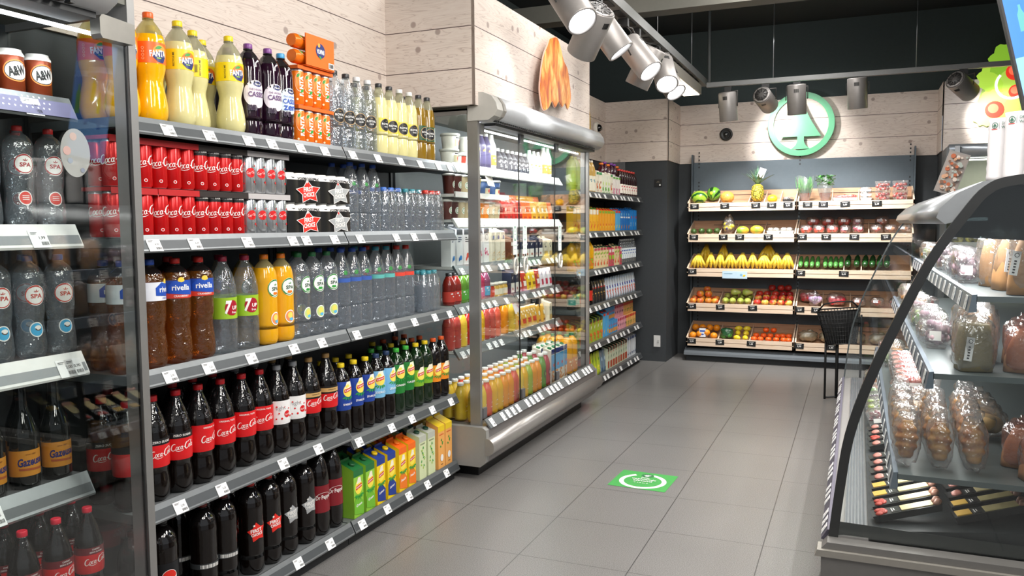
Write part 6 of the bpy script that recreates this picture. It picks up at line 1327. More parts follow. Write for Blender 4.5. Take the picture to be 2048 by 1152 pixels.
m = MB(); m.box(-1.185, -.955, RY-.004, RY-.002, .828-.015, .828+.055, M('#b9d3e2', .5)); q = Decal().disc(.06, .02, .012, M('#7fb0cc', .5)); q.leaf(.075, .005, .03, .012, .5, M('#e6c42a', .5)); q.rect(-.10, .03, -.02, .036, M('#8fb4c8', .5)); q.to(m, flatY(RY-.0045, -1.07, .828)); thing('banana_sign', 'pale blue sign strip below the bananas', 'sign', m)
# ------------------------------------------------------------------ slanted open chiller on the right
Y0, Y1 = 2.86, 5.88
CURVE = [(-.068, .285), (-.052, .44), (-.026, .63), (.028, .815), (.106, 1.01), (.198, 1.215), (.292, 1.365), (.352, 1.44), (.43, 1.470), (.62, 1.482), (1.0, 1.485)]
CRV = smooth_prof(CURVE, 4)
dc = thing('deli_chiller', 'slanted glass-ended open chiller of bread and sandwiches', 'chiller')
b = MB(); b.prism([(-.075, .02), (-.092, .06), (-.092, .12), (-.075, .16), (-.085, .20), (-.085, .262), (-.068, .285), (-.02, .292), (.055, .292), (.055, .262), (1.0, .262), (1.0, .02)], 'y', Y0-.0, Y1, M('#8d8b89', .4, .3)); ob('base', b, dc)
b = MB(); b.prism([(-.092, .02), (-.105, .07), (-.105, .12), (-.088, .165), (-.088, .262), (-.07, .285), (1.0, .285), (1.0, .02)], 'y', Y0-.06, Y0, M('#7c7a77', .4, .3)); b.prism([(-.108, .24), (-.100, .262), (1.0, .262), (1.0, .24)], 'y', Y0-.075, Y0-.0, M('#9b978f', .35, .3)); ob('base_end_cap', b, dc)
b = MB(); b.box(0, 1.0, Y0+.05, Y1-.05, 0, .02, BLACK); ob('kick_plate', b, dc)
b = MB(); b.box(-.020, .052, Y0+.06, Y1-.02, .292, .297, M('#a9adb1', .3, .8))
for k in range(6): b.box(-.016+k*.011, -.011+k*.011, Y0+.07, Y1-.03, .297, .3005, M('#4a4f55', .5))
ob('air_vent_grille', b, dc)
sl = MB(); sl.prism([(-.078, .262), (-.092, .266), (-.072, .300), (-.060, .300)], 'y', Y0+.02, Y1-.02, M('#5d5a68', .4, .2)); sill = ob('price_sill', sl, dc)
for i in range(38):
    if i % 4 == 3: continue
    t = ob('price_tag', tag_mesh('1,99', .042, .034), sill); t.location = (-.0925, Y0+.08+i*.078, .267); t.rotation_euler = (0, -.53, PI)
for ye, s_ in ((Y0, 1), (Y1, -1)):
    top = [(1.0, .285)]
    b = MB(); b.prism(CRV+top, 'y', ye+s_*.004, ye+s_*.012, GLASS); ob('end_glass', b, dc)
    # dark edge strip that follows the curve
    b = MB(); off = []
    for i, (x, z) in enumerate(CRV):
        p, q_ = CRV[max(i-1, 0)], CRV[min(i+1, len(CRV)-1)]; dx, dz = q_[0]-p[0], q_[1]-p[1]; l = math.hypot(dx, dz); off.append((x+dz/l*.030, z-dx/l*.030))
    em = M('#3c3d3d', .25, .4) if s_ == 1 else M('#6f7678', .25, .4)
    if s_ == 1: b.prism(CRV+off[::-1], 'y', ye-.002, ye+.016, em)
    else:
        off2 = [((x+ox)/2, (z+oz)/2) for (x, z), (ox, oz) in zip(CRV, off)]
        off2 = [(x+(ox-x)*.30, z+(oz-z)*.30) for (x, z), (ox, oz) in zip(CRV, off)]
        b.prism(CRV+off2[::-1], 'y', ye-.012, ye+.002, em)
    ob('curved_edge_trim', b, dc)
# smoked top and bottom borders on the near end glass
b = MB(); b.prism([(.262, 1.285), (.325, 1.385), (.395, 1.44), (1.0, 1.455), (1.0, 1.20), (.80, 1.225), (.62, 1.255), (.45, 1.275)], 'y', Y0+.0125, Y0+.0135, TINT); ob('smoked_glass_border', b, dc)
b = MB(); b.prism([(-.04, .287), (-.036, .335), (.2, .330), (1.0, .325), (1.0, .287)], 'y', Y0+.0125, Y0+.0135, M('#303434', .35)); ob('lower_glass_border', b, dc)
b = MB(); b.box(.98, 1.0, Y0, Y1, .29, 1.47, M('#5b6062', .6)); ob('back_panel', b, dc)
b = MB(); b.prism([(.225, 1.345), (.235, 1.375), (.28, 1.42), (.35, 1.455), (.46, 1.47), (1.0, 1.475), (1.0, 1.44), (.46, 1.43), (.33, 1.345), (.25, 1.325)], 'y', Y0+.02, Y1-.02, M('#9da0a2', .3, .6), True); cn = ob('canopy', b, dc)
b = MB(); b.box(.34, .37, Y0+.05, Y1-.05, 1.335, 1.345, emis('#f6f8ff', 7)); ob('light_tube', b, cn)
DZ = [(.345, 1.10), (.232, .85), (.137, .512)]
for i, (xf_, z) in enumerate(DZ):
    m = MB(); m.box(xf_, .975, Y0+.03, Y1-.03, z-.018, z, M('#6a7274', .4, .3)); s = ob('shelf', m, dc)
    m = MB(); m.prism([(xf_-.012, z+.004), (xf_+.002, z+.006), (xf_+.002, z-.05), (xf_-.022, z-.052)], 'y', Y0+.03, Y1-.03, M('#7b8796', .35, .3)); r_ = ob('price_rail', m, s)
    for k in range(16):
        t = ob('price_tag', tag_mesh('1,49', .055, .046), r_); t.location = (xf_-.0235, Y0+.12+k*.18, z-.049); t.rotation_euler = (0, -.18, PI)
m = MB(); m.prism([(.055, .292), (.055, .31), (.975, .42), (.975, .292)], 'y', Y0+.03, Y1-.03, M('#23282b', .5)); ob('slanted_deck', m, dc)
# ---- goods inside
def dk(x): return .31+(x-.055)/.92*.11
def box_pack(desc, w, d, h, segs, seed=0):
    """long black sandwich tray: w across (x), d along y, with windows"""
    mb = MB(); mb.prism([(-w/2+.004, 0), (w/2-.004, 0), (w/2, h), (-w/2, h)], 'y', -d/2, d/2, M('#141516', .35)); r = rc(seed)
    for m_, x0, x1 in segs:
        c = MB()
        if m_ == 'meat':
            for k in range(5): c.blob((r.uniform(x0+.015, x1-.015), r.uniform(-.3, .3)*d, h+.002), (.016, .016, .006), M('#b9776c', .4), 9, 5)
        elif m_ == 'salami':
            for k in range(6): c.blob((r.uniform(x0+.012, x1-.012), r.uniform(-.3, .3)*d, h+.002), (.014, .014, .006), M('#b03a2c', .4), 9, 5)
        else: c.box(x0, x1, -d*.36, d*.36, h-.004, h+.003, M(m_, .5))
        yield_parts.append(('contents', c))
    return mb
packs = {}
for k, (ds, segs) in {'pkc': ('black snack tray with cheese and ham', [('meat', -.10, -.055), ('#cdbf92', -.015, .085)]), 'pks': ('black snack tray with cheese and salami', [('salami', -.10, -.055), ('#c8b685', -.015, .085)]), 'pky': ('black snack tray with two cheeses', [('#c9a040', -.10, -.055), ('#c4b682', -.015, .085)])}.items():
    yield_parts = []; mb = box_pack(ds, .22, .062, .022, segs, len(packs))
    lb = MB(); lb.box(-.048, -.022, -.022, .022, .022, .0232, M('#1c1d1e', .3)); q = Decal(); q.rect(-.01, -.015, -.007, .015, WH); q.rect(-.003, -.008, 0, .012, WH); q.to(lb, lambda u, v, o: (-.035+u, v, .0233+o), 0); yield_parts.append(('label', lb))
    rb = MB(); 
    for q_ in range(4): rb.blob((.097+.006*(q_ % 2), -.02+.013*q_, .026), (.013, .010, .010), M('#a87a68', .4), 8, 5)
    yield_parts.append(('contents', rb)); packs[k] = Prod('snack_tray', 'tray', ds, mb, yield_parts)
tl = -math.atan2(.11, .92)
for c_, (xc, place) in enumerate(((.175, 'first column of chiller deck'), (.42, 'second column of chiller deck'), (.67, 'third column of chiller deck'))):
    for i in range(13 if c_ < 2 else 8):
        k = ['pks', 'pks', 'pky', 'pky', 'pkc', 'pkc', 'pkc', 'pkc', 'pky', 'pkc', 'pks', 'pkc', 'pkc'][(i+c_*2) % 13]; y = 3.0+i*.105
        if (c_ == 0 and i == 8) or (c_ == 1 and i in (4, 7)) or (c_ == 2 and i in (2, 5)): continue
        make(packs[k], (xc, y, dk(xc)+.022), (0, tl-.16, .14), place, y)
GRAPE = {}
def clam(name, desc, col, n, r_, seed, w=.13, d=.11, h=.07, lidc=WRAP):
    r = rc(seed); mb = MB(); mb.prism([(-w/2+.008, 0), (w/2-.008, 0), (w/2, h*.75), (-w/2, h*.75)], 'y', -d/2, d/2, WRAP); c = MB()
    for k in range(n): c.blob((r.uniform(-.36, .36)*w, r.uniform(-.34, .34)*d, max(r_+.001, h*r.uniform(.2, .75))), (r_, r_, r_), col, 9, 6)
    l = MB(); l.blob((0, 0, h*.75), (w*.49, d*.49, h*.35), lidc, 16, 7, .1, 4, seed, .5)
    lb = MB(); lb.box(-w*.3, w*.2, -d*.51, -d*.50, h*.25, h*.55, WHITE)
    return Prod(name, 'clamshell', desc, mb, [('contents', c), ('lid', l), ('label', lb)])
G = {}
G['gg'] = clam('grape_box', 'clear box of green grapes', fmat('green_grape', '#8fae3a', '#b4c85a', 14, .25), 26, .012, 1); G['gr'] = clam('grape_box', 'clear box of red grapes', fmat('red_grape', '#7a1f34', '#a8405a', 14, .25), 26, .012, 2)
G['gp'] = clam('grape_box', 'clear box of dark purple grapes', fmat('purple_grape', '#2e1530', '#54284f', 14, .25), 26, .012, 3); G['fo'] = clam('fruit_cup', 'clear tub of orange melon cubes', fmat('melon_cubes', '#e09a4a', '#e8b06a', 14, .35), 18, .016, 4, .10, .10, .10)
G['sal'] = clam('salad_bowl', 'clear bowl of green salad', fmat('salad_leaf', '#4f8a34', '#c3d49a', 30, .5), 20, .018, 5, .13, .12, .08); G['red'] = clam('fruit_tray', 'clear tray of red strawberry and tomato pieces', fmat('red_pieces', '#cf3a34', '#e0806a', 20, .3), 16, .020, 6, .16, .12, .055)
def pg(p, x, y, z, place, rot=0, row_=0, sc=1, desc=None): return make(G[p], (x, y, z), rot, place, y, row_, desc, sc)
for p, x, y in (('gr', .13, 4.42), ('gg', .13, 4.58), ('gg', .13, 4.72), ('gp', .13, 4.86), ('sal', .135, 5.02), ('red', .14, 5.18), ('fo', .13, 5.32), ('sal', .13, 5.48), ('gg', .13, 5.62)): pg(p, x, y, dk(x)+.008, 'front of chiller deck', (0, tl, .1))
for p, y in (('sal', 5.1), ('fo', 5.22), ('fo', 5.34), ('fo', 5.46), ('sal', 5.60), ('red', 5.74)): pg(p, .215, y, .514, 'low chiller shelf')
for k in range(7): pg('red', .248, 4.02+k*.145, .514, 'low chiller shelf'); 
for k in range(6): pg('red', .248, 4.09+k*.145, .582, 'stacked, low chiller shelf', .05)
# croissants in film bags
CRO = fmat('croissant_crust', '#a8622a', '#d39a52', 26, .45, bump=.3)
def croissant(seed, curved=False):
    r = rc(seed); body = MB(); prof = []; n = 26
    for i in range(n+1):
        t = i/n; z = .02+.125*t; rad = .034*math.sin(PI*(.08+.84*t))**.6*(1+.10*math.sin(t*26)); prof.append((max(rad, .004), z))
    body.lathe(prof, CRO, 16); body.xf(Matrix.Diagonal((1, .8, 1, 1)))
    film_ = MB(); film_.blob((0, 0, .085), (.043, .034, .088), WRAP, 16, 14, .16, 3.5, seed, .8)
    film_.blob((0, 0, .175), (.032, .010, .022), WRAP, 12, 6, .4, 4, seed+1, .7)
    return Prod('bagged_croissant', 'croissant', 'golden croissant roll in clear film bag', film_, [('croissant', body)])
G['cro'] = croissant(1); G['cro2'] = croissant(2)
for j, y in enumerate((2.985, 3.10, 3.215, 3.33)):
    for i, x in enumerate((.19, .278, .366)):
        make(G['cro' if (i+j) % 2 else 'cro2'], (x, y,   .524+.012*j), (-.16, .0, random.uniform(-.2, .2)), 'low chiller shelf, line %s' % ['nearest', 'second', 'third', 'farthest'][j], x, 0)
G['bun'] = bag('bread_bag', 'bag', 'film bag of round golden buns', .17, .12, .10, fmat('bun_crust', '#dba264', '#e9c48a', 12, .5), WRAP, 21, False, 5, .038, True)
G['bar'] = bag('bread_bag', 'bag', 'film bag of rolls with dark label', .16, .12, .09, fmat('roll_crust', '#c98a4a', '#e0b478', 12, .5), WRAP, 22, False, 5, .034, False)
q = MB(); q.box(-.035, .035, -.004, 0, -.02, .02, M('#2a2422', .4), Matrix.Translation((0, -.05, .075)) @ Matrix.Rotation(-.6, 4, 'X')); G['bar'].parts.append(('label', q))
for x, y, k in ((.25, 3.49, 'bar'), (.45, 3.49, 'bun'), (.25, 3.64, 'bun'), (.45, 3.64, 'bun'), (.25, 3.79, 'bar'), (.45, 3.79, 'bun')): make(G[k], (x, y, .515), random.uniform(-.1, .1), 'low chiller shelf', y, grp='bread bags on the low chiller shelf')
# paper wrapped filled rolls
PAPER = wood_mat('kraft_paper', '#b98a5a', '#a8784a', (6, 6, 2))
def wrapped(desc, w, d, h, seed, lean=.0, paper=PAPER, ribbon=WRAP, lab=True):
    r = rc(seed); mb = MB(); R = []
    for i in range(7):
        t = i/6; k = 1-.25*t**3; R.append([(w/2*k*math.copysign(abs(math.cos(a))**.4, math.cos(a))+lean*t*t, d/2*k*math.copysign(abs(math.sin(a))**.4, math.sin(a))*(1+.03*math.sin(9*t+a)), h*t) for a in [2*PI*j/20 for j in range(20)]])
    mb.rings(R, paper)
    f = MB(); f.blob((lean*.5, 0, h*.56), (w*.60, d*.62, h*.60), ribbon, 16, 12, .18, 3.4, seed, .6); f.v[:] = [(x, y, max(z, .0005)) for x, y, z in f.v]; f.blob((lean, 0, h*1.14), (w*.36, d*.22, h*.16), ribbon, 12, 6, .5, 4, seed+5, .8)
    P_ = [('film_wrap', f)]
    if lab:
        l = MB(); l.box(-.011, .012, -.001, .001, -.038, .038, M('#d9d9da', .45)); q = Decal()
        for k in range(5): q.rect(-.003, -.032+k*.009, .004, -.027+k*.009, INK)
        q.ring(.001, .025, .005, .007, INK, n=14); q.to(l, lambda u, v, o: (u, -.0012-o, v), 0); l.xf(Matrix.Translation((-w*.30, -d*.60, h*.5)) @ Matrix.Rotation(-.12, 4, 'X') @ Matrix.Rotation(.15, 4, 'Y')); P_.append(('label', l))
    return Prod('wrapped_sandwich', 'sandwich', desc, mb, P_)
G['wa'] = wrapped('kraft paper wrapped loaf in clear film', .115, .10, .165, 3); G['wb'] = wrapped('tall kraft paper wrapped baguette roll in film', .10, .09, .20, 5, .03); G['wc'] = wrapped('olive paper wrapped roll in film', .10, .10, .15, 7, .0, wood_mat('olive_paper', '#8a7a4a', '#7a6a3c', (6, 6, 2)))
G['wr'] = wrapped('roll wrapped in reddish film', .11, .10, .13, 9, .02, wood_mat('salmon_paper', '#b98a64', '#a87450', (6, 6, 2)), REDWRAP, False)
G['gl'] = clam('dessert_cup', 'tall clear dessert cup', fmat('dessert_layers', '#d9b8c0', '#a88a9c', 30, .4), 14, .018, 8, .08, .08, .12); G['dk'] = clam('berry_box', 'clear box of dark berries', fmat('dark_berry', '#1c1a24', '#3a3242', 30, .3), 20, .014, 9, .12, .10, .07)
U = 'top chiller shelf'; A_ = 'middle chiller shelf'
for p, x, y in (('wb', .50, 2.99), ('wa', .64, 3.02), ('wb', .50, 3.18), ('wa', .64, 3.23), ('wa', .47, 3.36), ('gl', .41, 3.52), ('gl', .40, 3.64), ('gl', .49, 3.54), ('gl', .40, 3.76), ('gl', .49, 3.68), ('gl', .40, 3.9), ('dk', .42, 4.1), ('dk', .42, 4.26), ('gl', .40, 4.45), ('gl', .40, 4.6), ('fo', .41, 4.8), ('fo', .41, 5.0), ('sal', .42, 5.2), ('sal', .42, 5.4), ('fo', .41, 5.6)):
    make(G[p], (x, y, 1.102), random.uniform(-.3, .3), U, y)
for p, x, y in (('wc', .36, 3.0), ('wr', .50, 3.02), ('wa', .41, 3.185), ('wr', .52, 3.20), ('wa', .395, 3.37), ('gl', .29, 3.5), ('dk', .30, 3.62), ('dk', .30, 3.76), ('gl', .29, 3.88), ('sal', .31, 4.05), ('sal', .31, 4.22), ('gl', .29, 4.36), ('dk', .30, 4.52), ('fo', .295, 4.7), ('fo', .295, 4.84), ('sal', .31, 5.0), ('red', .345, 5.18), ('fo', .295, 5.36), ('fo', .295, 5.5), ('sal', .31, 5.68)):
    make(G[p], (x, y, .852), random.uniform(-.3, .3), A_, y)
for p, x, y in (('wr', .55, 2.98), ('wr', .52, 3.12)): make(G[p], (x, y, .515), random.uniform(-.3, .3), 'low chiller shelf beside the croissants', y)
# ---- things standing on the chiller
def column(seed):
    mb = MB(); R = []; r = rc(seed)
    for i in range(15):
        t = i/14; R.append([((.046-.004*t+.0012*math.sin(t*40+a*2))*math.cos(a), (.046-.004*t+.0012*math.sin(t*37+a*3))*math.sin(a), .24*t) for a in [2*PI*j/24 for j in range(24)]])
    mb.rings(R, M('#dcd9da', .6)); lb = MB(); G_ = M('#3f6a58', .5); q = Decal(); q.ring(-.034, .212, .0095, .012, G_); q.poly([(-.042, .208), (-.034, .220), (-.026, .208)], G_); q.rect(-.0355, .203, -.0325, .208, G_); q.rect(-.046, .196, -.024, .199, M('#c04a48', .5))
    q.rect(-.0185, .198, -.0175, .226, INK); q.text('DRINK', .008, .219, .010, G_, .01, 0, 0, .036); q.text('WATER', .008, .204, .010, G_, .01, 0, 0, .038)
    q.to(lb, lambda u, v, o: ((.0438+o)*math.cos(-PI/2+u/.0435), (.0438+o)*math.sin(-PI/2+u/.0435), v), 0, .006)
    return Prod('water_cup_stack', 'bottle', 'white wrapped water column, green lettering', mb, [('label', lb)])
G['col'] = column(1)
for x, y, s in ((.466, 3.40, .93), (.506, 3.33, .97), (.560, 3.24, 1.03), (.665, 3.22, 1.05)): make(G['col'], (x, y, 1.4762), .12, 'on top of the slanted chiller', x, 0, sc=s)
pnl = MB(); pnl.box(-.060, .060, -.004, .004, 0, .26, M('#8f8a86', .4)); q = Decal(); r = rc(9); q.rect(-.055, .01, .055, .25, M('#9a8f88', .5))
for k in range(70): q.disc(r.uniform(-.045, .045), r.uniform(.02, .24), r.uniform(.006, .014), M(['#b5603a', '#7a5a48', '#c99a7a', '#a8b0a8', '#d8c8bc'][k % 5], .5), n=12)
q.to(pnl, lambda u, v, o: (u, -.0042-o, v), 0); o = thing('food_poster_board', 'leaning printed food board on top of the chiller', 'sign', pnl, (.475, 5.6, 1.505)); o.rotation_euler = (-.12, .33, 0)
# ---- basket stack on a stand
bs = thing('basket_stand', 'black wire stand with shopping baskets beside the chiller', 'stand', None, (-.12, 6.55, 0))
m = MB(); m.tube([(-.085, .0, 0), (-.085, .0, .62)], .009, BLACK, 6); ob('leg', m, bs)
m = MB(); m.tube([(-.005, .06, 0), (-.005, .06, .62)], .013, BLACK, 6); ob('leg', m, bs)
m = MB(); m.tube([(.16, .06, 0), (.16, .06, .62)], .009, BLACK, 6); ob('leg', m, bs)
m = MB(); m.tube([(.16, .30, 0), (.16, .30, .62)], .009, BLACK, 6); ob('leg', m, bs)
m = MB(); m.tube([(-.085, 0, .012), (-.005, .06, .012), (.16, .06, .012), (.16, .3, .012)], .007, BLACK, 6); ob('foot_rail', m, bs)
m = MB(); m.tube([(-.085, 0, .58), (-.005, .06, .58), (.16, .06, .58), (.16, .3, .58)], .007, BLACK, 6); ob('top_rail', m, bs)
def basket_mesh(dep):
    mb = MB(); K = M('#0c0c0d', .45)
    def ringz(z, w, d): return [(-w, -d, z), (w, -d, z), (w, d, z), (-w, d, z)]
    for i in range(9):
        t = i/8; w, d, z = .105+.045*t, .075+.035*t, dep*t
        P_ = ringz(z, w, d); mb.tube(P_+[P_[0]], .006 if i in (0, 8) else .0028, K, 5)
    for i in range(14):
        a = -1+2*i/13
        for s in (-1, 1): mb.tube([(a*.105, s*.075, 0), (a*.15, s*.11, dep)], .003, K, 4)
    for i in range(10):
        a = -1+2*i/9
        for s in (-1, 1): mb.tube([(s*.105, a*.075, 0), (s*.15, a*.11, dep)], .003, K, 4)
    mb.box(-.105, .105, -.075, .075, 0, .004, K); mb.prism([(-.100, .005), (.100, .005), (.142, dep*.96), (-.142, dep*.96)], 'y', -.062, .062, M('#131314', .6))
    return mb
hd = MB(); hd.tube([(-.15, 0, .245), (-.10, -.02, .30), (0, -.03, .315), (.10, -.02, .305), (.15, 0, .245)], .006, BLACK, 6)
o = thing('shopping_basket', 'black plastic shopping basket on the stand', 'basket', basket_mesh(.25), (-.095, 6.60, .43)); h = ob('handle', hd, o)
o.rotation_euler = (0, -.10, 0)
# ------------------------------------------------------------------ ceiling tracks and spot lamps
TRK = M('#6c6d6c', .45, .3); LAMP = M('#8b8784', .42, .35); LAMPD = M('#4a4846', .5)
tr = thing('lighting_track', 'long grey ceiling track running along the aisle', 'track')
m = MB(); m.box(-1.40, -1.31, 3.3, 7.75, 2.60, 2.66, TRK); ob('profile', m, tr)
for k in range(16):
    m = MB(); m.box(-1.378, -1.332, 3.55+k*.25, 3.70+k*.25, 2.594, 2.601, BLACK); ob('slot', m, tr)
for y in (4.2, 5.9, 7.2):
    m = MB(); m.tube([(-1.355, y, 2.66), (-1.355, y, 3.25)], .003, STEEL, 5); ob('suspension_wire', m, tr)
m = MB(); m.box(-1.50, -1.33, 6.35, 7.55, 2.50, 2.58, M('#77736a', .5)); lbx = thing('linear_lamp', 'rectangular lit lamp box at the far end of the track', 'lamp', m); m = MB(); m.box(-1.485, -1.345, 6.37, 7.53, 2.492, 2.4999, emis('#fff4dc', 2.2)); ob('diffuser', m, lbx)
tb = thing('lighting_track', 'cross track of grey spot lamps above the fruit rack', 'track')
m = MB(); m.box(-1.26, 1.6, 7.40, 7.44, 2.535, 2.575, TRK); ob('profile', m, tb)
for x in (-.7, .4, 1.2):
    m = MB(); m.tube([(x, 7.42, 2.57), (x, 7.42, 3.25)], .003, STEEL, 5); ob('suspension_wire', m, tb)
def lamp(label, base, head, target, on=True, e=30, ang=45, r=.072, L=.235, grp='grey cylinder spot lamps', tz=2.60):
    """base: point on the track; head: centre of the cylinder; target: where it points"""
    t = thing('spot_lamp', label, 'lamp', None, base, 0, grp); B = Vector(base); H_ = Vector(head)-B; d = (Vector(target)-Vector(head)).normalized()
    q = d.to_track_quat('Z', 'Y').to_matrix().to_4x4(); K = Matrix.Translation(H_) @ q
    m = MB(); m.lathe([(r*.72, -L/2-.004), (r*.96, -L/2), (r, -L/2+.006), (r, L/2-.004), (r*.97, L/2), (r*.88, L/2), (r*.84, L/2-.012)], LAMP, 28, cap=False)
    m.lathe([(r*.1, -L/2-.002), (r*.95, -L/2-.001)], LAMPD, 28)
    for k in range(9): a = 2*PI*k/9; m.box(-.0025, .0025, r*.3, r*.8, -L/2-.006, -L/2-.0045, BLACK, Matrix.Rotation(a, 4, 'Z'))
    for k in range(5):
        a = PI/2+.10*(k-2); m.box(r*.995, r+.0012, -.003, .003, -L*.36, -L*.24, BLACK, Matrix.Rotation(a-.2, 4, 'Z'))
        m.box(r*.995, r+.0012, -.003, .003, -L*.36, -L*.24, BLACK, Matrix.Rotation(a+PI-.2, 4, 'Z'))
    m.xf(K); ob('housing', m, t)
    m = MB(); m.lathe([(.001, L/2-.014), (r*.86, L/2-.0135)], emis('#f4f8ff', 11) if on else STEEL, 28, cap=False); m.xf(K); ob('lens', m, t)
    m = MB(); side = (K.to_3x3() @ Vector((1, 0, 0))); side.z = 0; side.normalize() if side.length > .1 else None
    a_ = H_+side*(r+.012); c_ = H_-side*(r+.012); top = Vector((0, 0, -.045))
    m.tube([a_, a_+Vector((0, 0, .0)), top+side*(r+.012), top-side*(r+.012), c_], .005, LAMPD, 6); m.box(-.03, .03, -.018, .018, -.05, -.002, BLACK); m.tube([top, top+Vector((0, 0, .035))], .01, LAMPD, 6); ob('bracket', m, t)
    m = MB(); m.tube([(.01, .0, -.04), (.04, .03, -.08), H_-d*(L/2)+Vector((.03, .01, .015)), H_-d*(L/2)], .0035, BLACK, 5); ob('cable', m, t)
    if on and e:
        hp = Vector(head)+d*(L/2+.02); o = spot(hp, target, e, ang)
    return t
TX = -1.355
def lamp2(label, y, lens, d, e=8, ang=60):
    L = .26; d = Vector(d).normalized(); H_ = Vector(lens)-d*L/2
    return lamp(label, (TX, y, 2.594), H_, Vector(lens)+d, e=e, ang=ang, r=.080, L=L)
lamp2('nearest spot lamp of the aisle track, lens facing the camera', 3.72, (-1.235, 3.80, 2.299), (.55, -.35, -.75), 10)
lamp2('large dark spot lamp turned to the left wall, second on the aisle track', 4.10, (-1.375, 4.20, 2.235), (-.52, .38, -.72), 22, 50)
lamp2('spot lamp with lens seen edge-on, third on the aisle track', 4.42, (-1.25, 4.55, 2.300), (.55, .12, -.78), 8)
lamp2('copper-lit spot lamp in the middle of the aisle track', 4.98, (-1.187, 5.0, 2.261), (.6, -.22, -.75), 8)
lamp2('spot lamp behind the copper-lit one, turned to the left wall', 5.28, (-1.36, 5.32, 2.236), (-.45, .05, -.85), 12, 50)
lamp2('sixth spot lamp of the aisle track, round lens facing forward', 5.85, (-1.251, 5.75, 2.305), (.28, -.6, -.72), 8)
lamp2('farthest spot lamp of the aisle track', 6.15, (-1.262, 6.12, 2.300), (.55, -.3, -.78), 8)
spot((-1.2, 5.1, 2.45), (-1.79, 4.72, 2.28), 9, 36, .5)  # added spot with no lamp housing, brightens the croissant wall
spot((-1.2, 4.35, 2.45), (-1.79, 4.05, 2.10), 9, 40, .6)  # second added spot on these planks, likewise without a housing
lamp('hanging spot lamp left of the round green emblem', (-1.075, 7.42, 2.531), (-1.075, 7.42, 2.355), (-1.0, 7.62, .8), e=0, r=.078, L=.25)
lamp('tilted spot lamp beside the round green emblem', (-.76, 7.42, 2.531), (-.765, 7.47, 2.40), (-.55, 8.36, 2.1), e=30, ang=70, r=.078, L=.22)
lamp('spot lamp hanging in front of the round green emblem', (-.505, 7.42, 2.531), (-.505, 7.42, 2.38), (-.45, 7.75, .4), e=0, r=.078, L=.25)
lamp('spot lamp hanging right of the round green emblem', (-.03, 7.42, 2.531), (-.03, 7.42, 2.40), (.05, 7.72, .4), e=0, r=.078, L=.25)
lamp('rightmost tilted spot lamp pointing at the salad poster', (.74, 7.42, 2.533), (.74, 7.46, 2.41), (1.10, 7.9, 2.15), e=20, ang=75, r=.078, L=.22)
# light the rack from the cross track
for x, e_ in ((-1.07, 55), (-.50, 55), (-.03, 55)): spot((x, 7.44, 2.19), (x+.08, 8.1, .9), e_, 95, .9)
# ------------------------------------------------------------------ emblem, posters, wall fittings
GREENP = M('#56a87b', .35)
em = MB(); q = Decal(); cxm, czm = -.522, 2.272; R0, R1 = .247, .300
outer = [(R1*math.cos(2*PI*i/64), R1*math.sin(2*PI*i/64)) for i in range(64)]
def ring_prism(mb, r0, r1, y0, y1, mat, n=64):
    R = []
    for r, y in ((r0, y0), (r1, y0), (r1, y1), (r0, y1), (r0, y0)): R.append([(r*math.cos(2*PI*j/n), y, r*math.sin(2*PI*j/n)) for j in range(n)])
    mb.rings(R, mat, False, False)
ring_prism(em, R0, R1, -.012, .012, GREENP)
tree = [(0, .235)]
for i in range(1, 9): t = i/8; tree.append((.005+.175*t**1.15, .235-.35*t-.015*math.sin(PI*t)))
tree += [(.185, -.118), (.03, -.118), (.03, -.165), (.045, -.20), (.085, -.235), (-.085, -.235), (-.045, -.20), (-.03, -.165), (-.03, -.118), (-.185, -.118)]
for i in range(8, 0, -1): t = i/8; tree.append((-(.005+.175*t**1.15), .235-.35*t-.015*math.sin(PI*t)))
em.prism(tree, 'y', -.0121, .0119, GREENP)
for a in (.8, 2.4, 3.9, 5.4): em.tube([(.27*math.cos(a), .01, .27*math.sin(a)), (.27*math.cos(a), .055, .27*math.sin(a))], .008, STEEL, 6)
thing('round_emblem', 'round green fir tree emblem on the plank wall', 'emblem', em, (cxm, 8.285, czm))
# croissant cut-out
rim = []
N_ = 64
pts = [(-.02, .225), (.03, .235), (.07, .19), (.11, .12), (.16, .08), (.19, .0), (.205, -.07), (.20, -.12), (.165, -.175), (.13, -.145), (.09, -.175), (.045, -.150), (.0, -.195), (-.04, -.165), (-.085, -.215), (-.14, -.235), (-.165, -.19), (-.18, -.12), (-.17, -.05), (-.155, .02), (-.125, .10), (-.085, .16), (-.06, .205)]
sm = smooth_prof(pts+[pts[0]], 3)[:-1]
CRM = bpy.data.materials.new('printed_croissant'); CRM.use_nodes = True; nt = CRM.node_tree; N = nt.nodes; L = nt.links
tc = N.new('ShaderNodeTexCoord'); mp = N.new('ShaderNodeMapping'); mp.inputs['Scale'].default_value = (1, 15, 4.5); L.new(tc.outputs['Object'], mp.inputs[0]); ns = N.new('ShaderNodeTexNoise'); ns.inputs['Scale'].default_value = 1.4; ns.inputs['Detail'].default_value = 6; ns.inputs['Distortion'].default_value = .6; L.new(mp.outputs[0], ns.inputs[0])
rp = N.new('ShaderNodeValToRGB'); e = rp.color_ramp.elements; e[0].position = .36; e[0].color = (*hexc('#b9501e'), 1); e[1].position = .66; e[1].color = (*hexc('#f7cf7a'), 1); x_ = e.new(.5); x_.color = (*hexc('#e88c34'), 1); L.new(ns.outputs['Fac'], rp.inputs[0]); L.new(rp.outputs[0], N['Principled BSDF'].inputs['Base Color']); N['Principled BSDF'].inputs['Roughness'].default_value = .5
cm = MB(); cm.prism([(y*1.04, z*1.03) for y, z in sm], 'x', -.006, 0, M('#e6b8a4', .5)); cm.prism(sm, 'x', -.001, .0035, CRM)
